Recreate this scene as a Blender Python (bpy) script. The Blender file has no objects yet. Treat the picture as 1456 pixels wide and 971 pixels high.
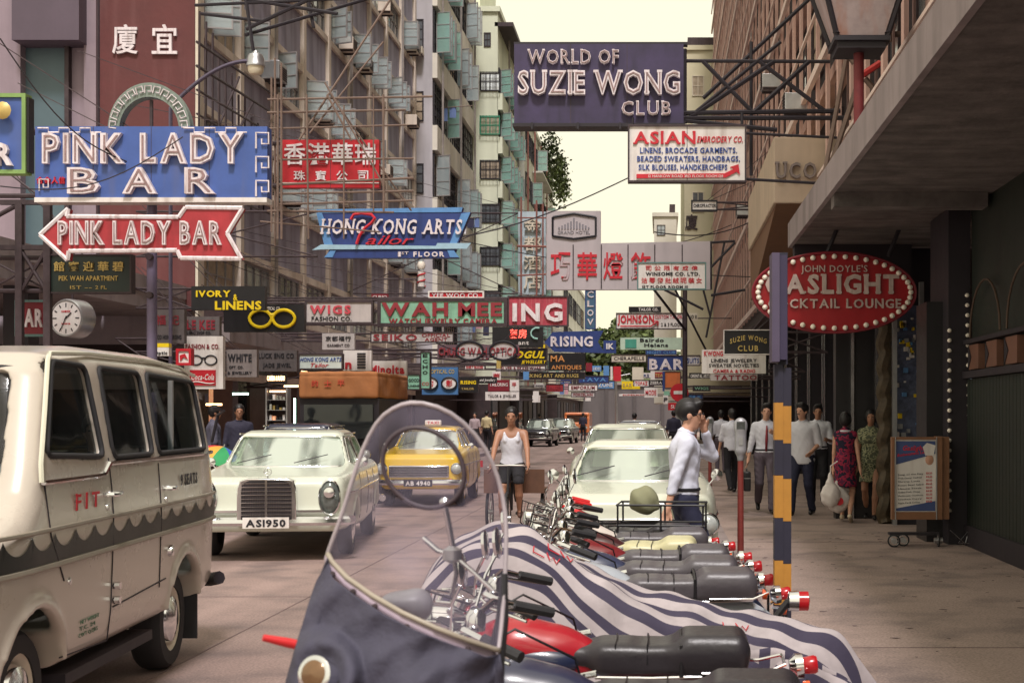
import bpy, math, random, time
import numpy as np
from math import pi, sin, cos, radians, sqrt, atan2
from mathutils import Vector, Matrix
random.seed(7); RNG = np.random.default_rng(7)
T0 = time.time()
SC = bpy.context.scene
COL = SC.collection
# ---------------------------------------------------------------- camera
F, PX, PY, CH = 2022.0, 940.0, 590.0, 1.70      # focal length in photo pixels, vanishing point of the street, eye height
cam_d = bpy.data.cameras.new('camera'); cam = bpy.data.objects.new('camera', cam_d); COL.objects.link(cam)
cam_d.sensor_width = 36; cam_d.lens = F/1456*36
cam_d.shift_x = -(PX-728)/1456; cam_d.shift_y = (PY-485.5)/1456
cam_d.clip_start = .1; cam_d.clip_end = 3000
cam_d.dof.use_dof = True; cam_d.dof.focus_distance = 19; cam_d.dof.aperture_fstop = 9
cam.location = (0, 0, CH); cam.rotation_euler = (pi/2, 0, 0)
SC.camera = cam
# ---------------------------------------------------------------- sky, sun, exposure
world = bpy.data.worlds.new('World'); SC.world = world; world.use_nodes = True
wn, wl = world.node_tree.nodes, world.node_tree.links
bg = wn['Background']; bg.inputs['Strength'].default_value = 0.09
sky = wn.new('ShaderNodeTexSky'); sky.sky_type = 'NISHITA'; sky.sun_disc = False
sky.sun_elevation = radians(58); sky.sun_rotation = radians(172); sky.dust_density = 6; sky.air_density = 1.5
mixw = wn.new('ShaderNodeMix'); mixw.data_type = 'RGBA'; mixw.inputs[0].default_value = .80
wl.new(sky.outputs[0], mixw.inputs[6]); mixw.inputs[7].default_value = (9.4, 8.7, 6.5, 1)   # the even cream cloud layer of a hazy overcast day
wl.new(mixw.outputs[2], bg.inputs['Color'])
sun_d = bpy.data.lights.new('sun', 'SUN'); sun_d.energy = 2.1; sun_d.angle = radians(10); sun_d.color = (1, .95, .95)
sun = bpy.data.objects.new('sun', sun_d); COL.objects.link(sun)
# direction towards the sun: azimuth 172 deg clockwise from +Y -> behind the camera, slightly right
az, el = radians(172), radians(58)
sv = Vector((sin(az)*cos(el), cos(az)*cos(el), sin(el))); sun.rotation_euler = sv.to_track_quat('Z', 'Y').to_euler()
sun.location = (0, -5, 40)
vs = SC.view_settings; vs.view_transform = 'Standard'; vs.look = 'None'; vs.exposure = 0.60; vs.gamma = 1; vs.use_curve_mapping = False
SC.cycles.max_bounces = 7; SC.cycles.transparent_max_bounces = 16; SC.cycles.diffuse_bounces = 4; SC.cycles.glossy_bounces = 3
SC.cycles.use_denoising = True

# ---------------------------------------------------------------- helpers
def lin(c):
    c = c/255.0
    return c/12.92 if c <= .04045 else ((c+.055)/1.055)**2.4
def rgb(r, g, b, k=1.0): return (min(1, lin(r)*k), min(1, lin(g)*k), min(1, lin(b)*k), 1)
def W(px, py, Y): return ((px-PX)/F*Y, Y, CH-(py-PY)/F*Y)
def WX(px, Y): return (px-PX)/F*Y
def WZ(py, Y): return CH-(py-PY)/F*Y
MATS = {}
def mat(name, col, rough=.6, metal=0., var=.12, scale=4., streak=0., bump=0., spec=.5, coat=0., emit=None, estr=0., coord='Object', stain=None, alpha=None):
    if name in MATS: return MATS[name]
    m = bpy.data.materials.new(name); m.use_nodes = True; MATS[name] = m
    n, l = m.node_tree.nodes, m.node_tree.links
    b = n['Principled BSDF']; b.inputs['Roughness'].default_value = rough; b.inputs['Metallic'].default_value = metal
    b.inputs['Specular IOR Level'].default_value = spec
    if coat: b.inputs['Coat Weight'].default_value = coat; b.inputs['Coat Roughness'].default_value = .08
    tc = n.new('ShaderNodeTexCoord')
    no = n.new('ShaderNodeTexNoise'); no.inputs['Scale'].default_value = scale; no.inputs['Detail'].default_value = 6; no.inputs['Roughness'].default_value = .65
    l.new(tc.outputs[coord], no.inputs['Vector'])
    base = tuple(col[:3])
    rp = n.new('ShaderNodeMapRange'); rp.inputs[1].default_value = .3; rp.inputs[2].default_value = .7
    rp.inputs[3].default_value = 1-var; rp.inputs[4].default_value = 1+var
    l.new(no.outputs['Fac'], rp.inputs[0])
    mul = n.new('ShaderNodeVectorMath'); mul.operation = 'SCALE'; mul.inputs[0].default_value = base
    l.new(rp.outputs[0], mul.inputs['Scale']); out = mul.outputs[0]
    if streak or stain:
        mp = n.new('ShaderNodeMapping'); mp.inputs['Scale'].default_value = (1, 1, .12) if streak else (1, 1, 1)
        l.new(tc.outputs[coord], mp.inputs['Vector'])
        n2 = n.new('ShaderNodeTexNoise'); n2.inputs['Scale'].default_value = scale*2.2; n2.inputs['Detail'].default_value = 5
        l.new(mp.outputs[0], n2.inputs['Vector'])
        r2 = n.new('ShaderNodeMapRange'); r2.inputs[1].default_value = .5; r2.inputs[2].default_value = .72; r2.inputs[4].default_value = streak or .6
        l.new(n2.outputs['Fac'], r2.inputs[0])
        mx = n.new('ShaderNodeMix'); mx.data_type = 'RGBA'; l.new(r2.outputs[0], mx.inputs[0]); l.new(out, mx.inputs[6])
        mx.inputs[7].default_value = (*(stain or tuple(c*.35 for c in base)), 1); out = mx.outputs[2]
    l.new(out, b.inputs['Base Color'])
    if bump:
        bp = n.new('ShaderNodeBump'); bp.inputs['Strength'].default_value = bump; bp.inputs['Distance'].default_value = .02
        n3 = n.new('ShaderNodeTexNoise'); n3.inputs['Scale'].default_value = scale*6; n3.inputs['Detail'].default_value = 5
        l.new(tc.outputs[coord], n3.inputs['Vector']); l.new(n3.outputs['Fac'], bp.inputs['Height']); l.new(bp.outputs[0], b.inputs['Normal'])
    if rough > .12 and metal < .5:
        rr = n.new('ShaderNodeMapRange'); rr.inputs[3].default_value = max(.02, rough-.1); rr.inputs[4].default_value = min(1, rough+.12)
        l.new(no.outputs['Fac'], rr.inputs[0]); l.new(rr.outputs[0], b.inputs['Roughness'])
    if emit: b.inputs['Emission Color'].default_value = emit; b.inputs['Emission Strength'].default_value = estr
    if alpha is not None: b.inputs['Alpha'].default_value = alpha
    return m
def glass(name, tint=(.35, .42, .42), rough=.05, thru=.45, dark=.04):
    """pane: part see-through, part dark reflecting sheet"""
    if name in MATS: return MATS[name]
    m = bpy.data.materials.new(name); m.use_nodes = True; MATS[name] = m
    n, l = m.node_tree.nodes, m.node_tree.links; b = n['Principled BSDF']
    b.inputs['Base Color'].default_value = (*[c*dark/.4 for c in tint], 1); b.inputs['Roughness'].default_value = rough
    b.inputs['Specular IOR Level'].default_value = .9
    tc = n.new('ShaderNodeTexCoord'); no = n.new('ShaderNodeTexNoise'); no.inputs['Scale'].default_value = 1.3
    l.new(tc.outputs['Object'], no.inputs['Vector']); bp = n.new('ShaderNodeBump'); bp.inputs['Strength'].default_value = .08; bp.inputs['Distance'].default_value = .1
    l.new(no.outputs['Fac'], bp.inputs['Height']); l.new(bp.outputs[0], b.inputs['Normal'])
    tr = n.new('ShaderNodeBsdfTransparent'); tr.inputs[0].default_value = (*[min(1, c*2) for c in tint], 1)
    mx = n.new('ShaderNodeMixShader'); mx.inputs[0].default_value = thru
    l.new(b.outputs[0], mx.inputs[1]); l.new(tr.outputs[0], mx.inputs[2]); l.new(mx.outputs[0], n['Material Output'].inputs[0])
    return m

def thing(name, label, cat, loc=(0, 0, 0), rz=0., group=None):
    o = bpy.data.objects.new(name, None); o.empty_display_size = .2; COL.objects.link(o)
    o.location = loc; o.rotation_euler = (0, 0, rz)
    if label: o['label'] = label; o['category'] = cat
    if group: o['group'] = group
    return o
def tag(o, label, cat, group=None, kind=None):
    if label: o['label'] = label
    if cat: o['category'] = cat
    if group: o['group'] = group
    if kind: o['kind'] = kind
    return o
def mesh_np(name, V, Q, smooth=False):
    """V (n,3) array, Q list/array of quads or tris (all one size per array) or python list of mixed faces"""
    me = bpy.data.meshes.new(name)
    if isinstance(Q, np.ndarray):
        k = Q.shape[1]; nf = len(Q)
        me.vertices.add(len(V)); me.vertices.foreach_set('co', np.asarray(V, np.float32).ravel())
        me.loops.add(nf*k); me.loops.foreach_set('vertex_index', Q.astype(np.int32).ravel())
        me.polygons.add(nf); me.polygons.foreach_set('loop_start', np.arange(0, nf*k, k, dtype=np.int32))
        me.update(calc_edges=True)
    else:
        me.from_pydata([tuple(v) for v in V], [], Q)
    if smooth: me.polygons.foreach_set('use_smooth', [True]*len(me.polygons))
    return me
def link(name, me, m, parent=None, loc=None, rot=None, scale=None):
    o = bpy.data.objects.new(name, me); COL.objects.link(o)
    if m is not None and not me.materials: me.materials.append(m)
    if parent: o.parent = parent
    if loc is not None: o.location = loc
    if rot is not None: o.rotation_euler = rot
    if scale is not None: o.scale = scale
    return o
def copy_tree(o, parent=None):
    c = o.copy(); COL.objects.link(c); c.parent = parent
    for ch in list(o.children): copy_tree(ch, c)
    return c
def kids(o, name): return [c for c in o.children if c.name.split('.')[0] == name]

class MB:
    def __init__(s): s.v = []; s.f = []
    def box(s, x0, x1, y0, y1, z0, z1, M=None):
        k = len(s.v)
        vs = [(x, y, z) for z in (z0, z1) for y in (y0, y1) for x in (x0, x1)]
        if M: vs = [tuple(M @ Vector(v)) for v in vs]
        s.v += vs
        s.f += [[k+i for i in q] for q in ((0, 2, 3, 1), (4, 5, 7, 6), (0, 1, 5, 4), (2, 6, 7, 3), (0, 4, 6, 2), (1, 3, 7, 5))]
        return s
    def cbox(s, c, d, M=None, rz=0):
        R = Matrix.Translation(c) @ Matrix.Rotation(rz, 4, 'Z')
        if M: R = R @ M
        return s.box(-d[0]/2, d[0]/2, -d[1]/2, d[1]/2, -d[2]/2, d[2]/2, R)
    def cyl(s, a, b, r0, r1=None, n=8, caps=True):
        if r1 is None: r1 = r0
        a, b = Vector(a), Vector(b); d = (b-a)
        if d.length < 1e-6: return s
        d.normalize(); u = d.orthogonal().normalized(); w = d.cross(u); k = len(s.v)
        for p, r in ((a, r0), (b, r1)):
            for i in range(n):
                t = 2*pi*i/n; s.v.append(tuple(p+u*(r*cos(t))+w*(r*sin(t))))
        for i in range(n): s.f.append([k+i, k+(i+1) % n, k+n+(i+1) % n, k+n+i])
        if caps: s.f.append([k+i for i in range(n)][::-1]); s.f.append([k+n+i for i in range(n)])
        return s
    def tube(s, pts, r, n=6, closed=False):
        P = [Vector(p) for p in pts]; m = len(P); k = len(s.v); rs = r if isinstance(r, (list, tuple)) else [r]*m
        u = None
        for i, p in enumerate(P):
            if closed: d = P[(i+1) % m]-P[i-1]
            else: d = P[min(i+1, m-1)]-P[max(i-1, 0)]
            d.normalize()
            if u is None: u = d.orthogonal().normalized()
            else: u = (u-d*u.dot(d)).normalized()
            w = d.cross(u)
            for j in range(n):
                t = 2*pi*j/n; s.v.append(tuple(p+u*(rs[i]*cos(t))+w*(rs[i]*sin(t))))
        for i in range(m if closed else m-1):
            a, b = k+i*n, k+((i+1) % m)*n
            for j in range(n): s.f.append([a+j, a+(j+1) % n, b+(j+1) % n, b+j])
        if not closed:
            s.f.append([k+j for j in range(n)][::-1]); s.f.append([k+(m-1)*n+j for j in range(n)])
        return s
    def lathe(s, prof, M=None, n=20, closed=False):
        """profile of (r, h) turned round +Z, moved by M"""
        k = len(s.v); M = M or Matrix()
        for r, h in prof:
            for j in range(n):
                t = 2*pi*j/n; s.v.append(tuple(M @ Vector((r*cos(t), r*sin(t), h))))
        for i in range(len(prof)-1):
            a, b = k+i*n, k+(i+1)*n
            for j in range(n): s.f.append([a+j, a+(j+1) % n, b+(j+1) % n, b+j])
        if not closed:
            s.f.append([k+j for j in range(n)][::-1]); s.f.append([k+(len(prof)-1)*n+j for j in range(n)])
        else:
            a, b = k+(len(prof)-1)*n, k
            for j in range(n): s.f.append([a+j, a+(j+1) % n, b+(j+1) % n, b+j])
        return s
    def prism(s, poly, a, b, plane='xz'):
        """extrude a 2-D polygon between a and b along the missing axis"""
        k = len(s.v); n = len(poly)
        def P(p, t): return (p[0], t, p[1]) if plane == 'xz' else ((t, p[0], p[1]) if plane == 'yz' else (p[0], p[1], t))
        s.v += [P(p, a) for p in poly]+[P(p, b) for p in poly]
        s.f.append(list(range(k, k+n))); s.f.append(list(range(k+2*n-1, k+n-1, -1)))
        for i in range(n): s.f.append([k+(i+1) % n, k+i, k+n+i, k+n+(i+1) % n])
        return s
    def grid(s, fn, nu, nv):
        k = len(s.v)
        for i in range(nu+1):
            for j in range(nv+1): s.v.append(tuple(fn(i/nu, j/nv)))
        for i in range(nu):
            for j in range(nv):
                a = k+i*(nv+1)+j; s.f.append([a, a+1, a+nv+2, a+nv+1])
        return s
    def add(s, V, Fc, M=None):
        k = len(s.v)
        s.v += [tuple(M @ Vector(v)) for v in V] if M else [tuple(v) for v in V]
        s.f += [[k+i for i in q] for q in Fc]
        return s
    def mesh(s, name, smooth=False):
        import bmesh
        me = bpy.data.meshes.new(name); me.from_pydata(s.v, [], s.f)
        bm = bmesh.new(); bm.from_mesh(me); bmesh.ops.recalc_face_normals(bm, faces=bm.faces)
        if smooth == 'auto':
            for e in bm.edges:
                if len(e.link_faces) == 2 and e.calc_face_angle(0) > .7: e.smooth = False
            for f in bm.faces: f.smooth = True
        elif smooth:
            for f in bm.faces: f.smooth = True
        bm.to_mesh(me); bm.free(); return me
    def build(s, name, m, parent=None, smooth='auto', world=False, bevel=0.):
        if world and parent is not None:      # vertices were given in world space
            Mi = (Matrix.Translation(parent.location) @ parent.rotation_euler.to_matrix().to_4x4()).inverted()
            s.v = [tuple(Mi @ Vector(v)) for v in s.v]
        o = link(name, s.mesh(name, smooth), m, parent)
        if bevel:
            bv = o.modifiers.new('bevel', 'BEVEL'); bv.width = bevel; bv.segments = 2; bv.limit_method = 'ANGLE'
        return o
def struct(name, mb, m, smooth=False):
    o = mb.build(name, m, None, smooth); o['kind'] = 'structure'; return o

# ---------------------------------------------------------------- implicit surfaces (smooth bodies: people, cars, seats)
class Grid:
    def __init__(s, lo, hi, h):
        s.h = h; s.lo = np.array(lo, float)
        n = [int(math.ceil((b-a)/h))+1 for a, b in zip(lo, hi)]
        s.ax = [(lo[i]+h*np.arange(n[i])).astype(np.float32) for i in range(3)]
        s.f = np.full(n, 9., np.float32)
    def sub(s, lo, hi):
        sl = []
        for i in range(3):
            a = max(0, int((lo[i]-s.lo[i])/s.h)); b = min(len(s.ax[i]), int((hi[i]-s.lo[i])/s.h)+2)
            if b <= a: return None
            sl.append(slice(a, b))
        X = s.ax[0][sl[0]][:, None, None]; Y = s.ax[1][sl[1]][None, :, None]; Z = s.ax[2][sl[2]][None, None, :]
        return tuple(sl), X, Y, Z
    def put(s, fn, lo, hi, k=.0, op='add', mar=None):
        mar = (k+3*s.h) if mar is None else mar
        g = s.sub([a-mar for a in lo], [a+mar for a in hi])
        if g is None: return s
        sl, X, Y, Z = g; d = fn(X, Y, Z); a = s.f[sl]
        if op == 'cut': d = -d; a2 = -a; b2 = -d; r = smin(a2, b2, k); s.f[sl] = -r
        else: s.f[sl] = smin(a, d, k)
        return s
    def clip(s, fn, k=0.):
        X = s.ax[0][:, None, None]; Y = s.ax[1][None, :, None]; Z = s.ax[2][None, None, :]
        s.f = -smin(-s.f, -(fn(X, Y, Z)+0*s.f), k); return s
    def cone(s, a, b, ra, rb=None, k=.0, op='add', flat=None):
        rb = ra if rb is None else rb; a = np.array(a, float); b = np.array(b, float); ab = b-a; L = max(1e-9, float(ab@ab)); R = max(ra, rb)
        def fn(X, Y, Z):
            x, y, z = X-a[0], Y-a[1], Z-a[2]
            t = np.clip((x*ab[0]+y*ab[1]+z*ab[2])/L, 0, 1)
            return np.sqrt((x-t*ab[0])**2+(y-t*ab[1])**2+(z-t*ab[2])**2)-(ra+(rb-ra)*t)
        return s.put(fn, np.minimum(a, b)-R, np.maximum(a, b)+R, k, op)
    def ell(s, c, r, k=.0, op='add', R=None):
        c = np.array(c, float); m = max(r); Ri = np.array(R).T if R is not None else None
        def fn(X, Y, Z):
            x, y, z = X-c[0], Y-c[1], Z-c[2]
            if Ri is not None: x, y, z = (Ri[0, 0]*x+Ri[0, 1]*y+Ri[0, 2]*z), (Ri[1, 0]*x+Ri[1, 1]*y+Ri[1, 2]*z), (Ri[2, 0]*x+Ri[2, 1]*y+Ri[2, 2]*z)
            k0 = np.sqrt((x/r[0])**2+(y/r[1])**2+(z/r[2])**2); k1 = np.sqrt((x/r[0]**2)**2+(y/r[1]**2)**2+(z/r[2]**2)**2)
            return k0*(k0-1)/np.maximum(k1, 1e-6)
        return s.put(fn, c-m, c+m, k, op)
    def box(s, c, hd, r=.0, k=.0, op='add', R=None):
        c = np.array(c, float); m = sqrt(sum(a*a for a in hd)); Ri = np.array(R).T if R is not None else None
        def fn(X, Y, Z):
            x, y, z = X-c[0], Y-c[1], Z-c[2]
            if Ri is not None: x, y, z = (Ri[0, 0]*x+Ri[0, 1]*y+Ri[0, 2]*z), (Ri[1, 0]*x+Ri[1, 1]*y+Ri[1, 2]*z), (Ri[2, 0]*x+Ri[2, 1]*y+Ri[2, 2]*z)
            qx, qy, qz = abs(x)-hd[0]+r, abs(y)-hd[1]+r, abs(z)-hd[2]+r
            return np.sqrt(np.maximum(qx, 0)**2+np.maximum(qy, 0)**2+np.maximum(qz, 0)**2)+np.minimum(np.maximum(np.maximum(qx, qy), qz), 0)-r
        return s.put(fn, c-(m if R is not None else np.array(hd)), c+(m if R is not None else np.array(hd)), k, op)
    def mesh(s, name='body', smooth=True, relax=1):
        f = s.f.copy()
        for ax in range(3):
            sl = [slice(None)]*3
            for e in (0, -1): sl[ax] = e; f[tuple(sl)] = np.maximum(f[tuple(sl)], .001)
        ins = f < 0; n = np.array(f.shape)
        c = np.zeros(n-1, np.int8)
        for dx in (0, 1):
            for dy in (0, 1):
                for dz in (0, 1): c += ins[dx:n[0]-1+dx, dy:n[1]-1+dy, dz:n[2]-1+dz]
        act = np.argwhere((c > 0) & (c < 8)); del c
        if len(act) == 0: return mesh_np(name, np.zeros((0, 3)), np.zeros((0, 4), int))
        idx = np.full(n-1, -1, np.int32); idx[act[:, 0], act[:, 1], act[:, 2]] = np.arange(len(act))
        cor = {}
        for dx in (0, 1):
            for dy in (0, 1):
                for dz in (0, 1): cor[dx, dy, dz] = f[act[:, 0]+dx, act[:, 1]+dy, act[:, 2]+dz]
        P = np.zeros((len(act), 3)); cnt = np.zeros(len(act))
        for a, va in cor.items():
            for ax in range(3):
                if a[ax]: continue
                b = list(a); b[ax] = 1; vb = cor[tuple(b)]
                m = (va < 0) != (vb < 0)
                t = np.where(m, va/np.where(m, va-vb, 1), 0)
                p = np.tile(np.array(a, float), (len(act), 1)); p[:, ax] = t
                P += p*m[:, None]; cnt += m
        V = (act+P/cnt[:, None])*s.h+s.lo
        Q = []
        for ax in range(3):
            u, v = (ax+1) % 3, (ax+2) % 3
            sl0 = [slice(None)]*3; sl1 = [slice(None)]*3; sl0[ax] = slice(0, -1); sl1[ax] = slice(1, None)
            A, B = ins[tuple(sl0)], ins[tuple(sl1)]
            e = np.argwhere(A != B); e = e[(e[:, u] > 0) & (e[:, v] > 0) & (e[:, u] < n[u]-1) & (e[:, v] < n[v]-1)]
            ori = A[e[:, 0], e[:, 1], e[:, 2]]
            def at(du, dv):
                q = e.copy(); q[:, u] += du; q[:, v] += dv; return idx[q[:, 0], q[:, 1], q[:, 2]]
            q = np.stack([at(-1, -1), at(0, -1), at(0, 0), at(-1, 0)], 1)
            q[~ori] = q[~ori][:, ::-1]; Q.append(q)
        Q = np.concatenate(Q); Q = Q[(Q >= 0).all(1)]
        for _ in range(relax):
            A = np.zeros_like(V); n_ = np.zeros(len(V))
            for a, b in ((0, 1), (1, 2), (2, 3), (3, 0)):
                for i, j in ((a, b), (b, a)):
                    for d in range(3): A[:, d] += np.bincount(Q[:, i], V[Q[:, j], d], len(V))
                    n_ += np.bincount(Q[:, i], minlength=len(V))
            V = V+.55*(A/np.maximum(n_, 1)[:, None]-V)
        return mesh_np(name, V, Q, smooth)
def smin(a, b, k):
    if k <= 0: return np.minimum(a, b)
    h = np.maximum(k-np.abs(a-b), 0)/k
    return np.minimum(a, b)-h*h*k*.25
def poly_sdf(P, U, V):
    """signed distance to polygon P on 2-D arrays U, V"""
    P = np.array(P, float); d = np.full(np.broadcast(U, V).shape, 1e9); s = np.ones(d.shape); n = len(P)
    for i in range(n):
        a, b = P[i], P[i-1]; ex, ey = b-a; wx, wy = U-a[0], V-a[1]
        t = np.clip((wx*ex+wy*ey)/(ex*ex+ey*ey+1e-12), 0, 1); d = np.minimum(d, (wx-t*ex)**2+(wy-t*ey)**2)
        c1, c2, c3 = V >= a[1], V < b[1], ex*wy > ey*wx
        s = np.where((c1 & c2 & c3) | (~c1 & ~c2 & ~c3), -s, s)
    return (s*np.sqrt(d)).astype(np.float32)
def smooth_poly(P, it=2):
    for _ in range(it):
        Q = []
        for i in range(len(P)):
            a, b = P[i], P[(i+1) % len(P)]; Q += [(a[0]*.75+b[0]*.25, a[1]*.75+b[1]*.25), (a[0]*.25+b[0]*.75, a[1]*.25+b[1]*.75)]
        P = Q
    return P
def rpoly(P, r=.06):
    out = []; n = len(P)
    for i in range(n):
        a, b, c = (np.array(P[i-1], float), np.array(P[i], float), np.array(P[(i+1) % n], float)); u, v = a-b, c-b; lu, lv = np.linalg.norm(u), np.linalg.norm(v); q = min(r, lu*.45, lv*.45)
        p0, p2 = b+u/lu*q, b+v/lv*q
        for t in (0, .33, .67, 1): out.append(tuple((1-t)**2*p0+2*t*(1-t)*b+t*t*p2))
    return out
def ring(c, r, axis='y', n=24, a0=0, a1=2*pi, ry=None):
    ry = ry or r; out = []
    for i in range(n):
        t = a0+(a1-a0)*i/(n if abs(a1-a0-2*pi) < 1e-6 else n-1); u, v = r*cos(t), ry*sin(t)
        out.append((c[0]+u, c[1], c[2]+v) if axis == 'y' else ((c[0], c[1]+u, c[2]+v) if axis == 'x' else (c[0]+u, c[1]+v, c[2])))
    return out
def axis_mat(p, d):
    """matrix whose +Z looks along d, at p"""
    return Matrix.Translation(p) @ Vector(d).normalized().to_track_quat('Z', 'Y').to_matrix().to_4x4()

# ---------------------------------------------------------------- lettering
GLY = {}
STEMS = {'A': ((), (.07, .93)), 'B': ((.1,), (.1,)), 'D': ((.1,), (.1,)), 'E': ((.1,), (.1,)), 'F': ((.1,), (.12,)), 'H': ((.12, .88), (.12, .88)), 'I': ((.5,), (.5,)),
         'K': ((.12, .85), (.12, .9)), 'L': ((.12,), (.12,)), 'M': ((.1, .9), (.1, .9)), 'N': ((.12, .88), (.12,)), 'P': ((.12,), (.14,)), 'R': ((.12,), (.14, .9)),
         'T': ((), (.5,)), 'U': ((.12, .88), ()), 'W': ((.06, .94), ()), 'Z': ((), ()), 'Y': ((.08, .92), (.5,)), 'J': ((.8,), ())}
def prepare_glyphs(reqs):
    """reqs: set of (char, bold). All font curves are converted in one pass."""
    objs = []
    for ch, bo in sorted(reqs):
        if (ch, bo) in GLY or ch == ' ': continue
        cu = bpy.data.curves.new('glyph', 'FONT'); cu.body = ch; cu.size = 1; cu.resolution_u = 2; cu.offset = bo; cu.extrude = .5
        o = bpy.data.objects.new('glyph', cu); COL.objects.link(o); objs.append((ch, bo, o, cu))
    bpy.context.view_layer.update(); dg = bpy.context.evaluated_depsgraph_get(); raw = {}
    for ch, bo, o, cu in objs:
        me = o.evaluated_get(dg).to_mesh(); n = len(me.vertices); V = np.zeros(n*3, np.float32); me.vertices.foreach_get('co', V)
        raw[ch, bo] = (V.reshape(-1, 3), [list(p.vertices) for p in me.polygons]); o.evaluated_get(dg).to_mesh_clear()
    for ch, bo, o, cu in objs: bpy.data.objects.remove(o); bpy.data.curves.remove(cu)
    for (ch, bo), (V, Fc) in raw.items():
        if len(V) == 0: continue
        V = V.copy()
        if ord(ch) > 0x2e80:
            V[:, 0] -= V[:, 0].min(); V[:, 1] -= V[:, 1].min(); V[:, :2] /= max(V[:, 1].max(), V[:, 0].max()*.9); w = float(V[:, 0].max())
        else:
            V[:, 0] -= V[:, 0].min(); V[:, :2] /= .73; w = float(V[:, 0].max())
        GLY[ch, bo] = (V, Fc, w)
def gwidth(t, bo, gap):
    x = 0
    for c in t: x += (.32 if c == ' ' else GLY[c, bo][2])+gap
    return x-gap
ASC = "ABCDEFGHIJKLMNOPQRSTUVWXYZabcdefghijklmnopqrstuvwxyz0123456789.,&'-/+$:"
CJK = "廈宜香港華瑞珠寶公司館賓迎碧巧燈飾偉成有限公司女裝呢絨批發零沽大酒店貿易行的士平安堂金龍茶樓藥房人信行福記衣錶影京都夜總會合生"
prepare_glyphs({(c, -.022) for c in 'PINKLADYBRSUZEWOGFC'} | {(c, b) for c in ASC for b in (0., .018, .035)} | {(c, b) for c in set(CJK) for b in (.012,)})
def lettering(parent, text, w, h, M, m, bold=.018, depth=.02, sep=False, serif=0, slant=0., gap=.12, arc=0., jit=0., inner=False):
    """text w wide, h cap height, laid from the lower left corner of M (local x right, z up, facing -y)"""
    cj = [(.012 if ord(c) > 0x2e80 else bold) for c in text]
    tw = 0; xs = []
    for c, b in zip(text, cj):
        xs.append(tw); tw += (.32 if c == ' ' else GLY[c, b][2]) + gap
    tw -= gap; sx = w/tw; out = MB()
    for c, b, x in zip(text, cj, xs):
        if c == ' ': continue
        V, Fc, gw = GLY[c, b]; V = V.astype(float).copy()
        vs = [((x+p[0]+slant*p[1])*sx, -depth*(.5+p[2]), p[1]*h + (arc*h*sin(pi*(x+gw/2)/tw) if arc else 0)) for p in V]
        fc = [list(q) for q in Fc]
        one = MB()
        k = len(one.v); one.v += vs; one.f += fc
        if serif and c in STEMS:
            t, bt = STEMS[c]; sw = serif*h*.8; sh = .1*h
            for fr in t:
                xc = (x+fr*gw+slant)*sx; one.box(xc-sw/2, xc+sw/2, -depth*1.03, 0, h-sh, h*1.0+.001)
            for fr in bt:
                xc = (x+fr*gw)*sx; one.box(xc-sw/2, xc+sw/2, -depth*1.03, 0, -.001, sh)
        Mj = M @ Matrix.Rotation(random.uniform(-jit, jit), 4, 'Y') if jit else M
        if inner:
            Vt, Ft, wt = GLY[c, -.022]; vt = [tuple(Mj @ Vector(((x+(gw-wt)/2+p[0]+slant*p[1])*sx, -depth-.007*(1+p[2]), p[1]*h))) for p in Vt.astype(float)]
            mt = bpy.data.meshes.new('neon_tube'); mt.from_pydata(vt, [], [list(q) for q in Ft]); link('neon_tube', mt, MATS['tube_off'], parent)
        if sep:
            V2 = [tuple(Mj @ Vector(v)) for v in one.v]
            me = bpy.data.meshes.new('letter'); me.from_pydata(V2, [], one.f); o = link('letter', me, m, parent)
        else: out.add(one.v, one.f, Mj)
    if not sep:
        me = bpy.data.meshes.new('lettering'); me.from_pydata(out.v, [], out.f); link('lettering', me, m, parent)
T = Matrix.Translation

# ---------------------------------------------------------------- materials shared by the street
M_steel = mat('weathered_steel', rgb(70, 58, 62), .6, .3, .3, 6, .4)
M_dark = mat('dark_paint', rgb(38, 32, 40), .6, 0, .2, 5)
M_white = mat('white_enamel', rgb(226, 220, 216), .45, 0, .08, 3, .45, stain=(.30, .22, .18))
M_letterwhite = mat('letter_white', rgb(226, 216, 220), .4, 0, .10, 8, .6, stain=(.25, .16, .14))
mat('tube_off', rgb(150, 122, 122), .4, 0, .3, 30, .6)
M_red = mat('sign_red', rgb(164, 46, 54), .5, 0, .2, 3, .5)
M_brightred = mat('sign_bright_red', rgb(190, 26, 42), .5, 0, .14, 3, .3)
M_maroon = mat('sign_maroon', rgb(130, 30, 45), .5, 0, .15, 3, .3)
M_blue = mat('sign_blue', rgb(66, 92, 158), .5, 0, .14, 2, .55, stain=(.10, .12, .25))
M_navy = mat('sign_navy', rgb(42, 62, 122), .5, 0, .15, 3, .3)
M_skyblue = mat('sign_light_blue', rgb(92, 142, 196), .5, 0, .12, 3, .3)
M_purple = mat('sign_dark_purple', rgb(58, 48, 80), .55, 0, .3, 3, .5)
M_black = mat('sign_black', rgb(30, 28, 32), .4, 0, .2, 4, .2)
M_greenblack = mat('sign_green_black', rgb(24, 40, 36), .4, 0, .2, 4, .2)
M_mint = mat('sign_mint', rgb(136, 186, 160), .5, 0, .1, 4, .3)
M_yellow = mat('sign_yellow', rgb(238, 205, 20), .5, 0, .1, 4, .1)
M_cream = mat('cream_paint', rgb(214, 204, 186), .7, 0, .1, 2, .3)
M_gold = mat('gold_letter', rgb(196, 170, 100), .45, .2, .15, 6)
M_orange = mat('orange_paint', rgb(205, 110, 60), .6, 0, .12, 4, .2)
M_chrome = mat('chrome', (.78, .78, .8), .13, 1., .05, 4)
M_alu = mat('dull_aluminium', (.5, .5, .52), .38, .9, .12, 5)
M_rubber = mat('rubber', (.022, .021, .024), .75, 0, .2, 8)
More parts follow.
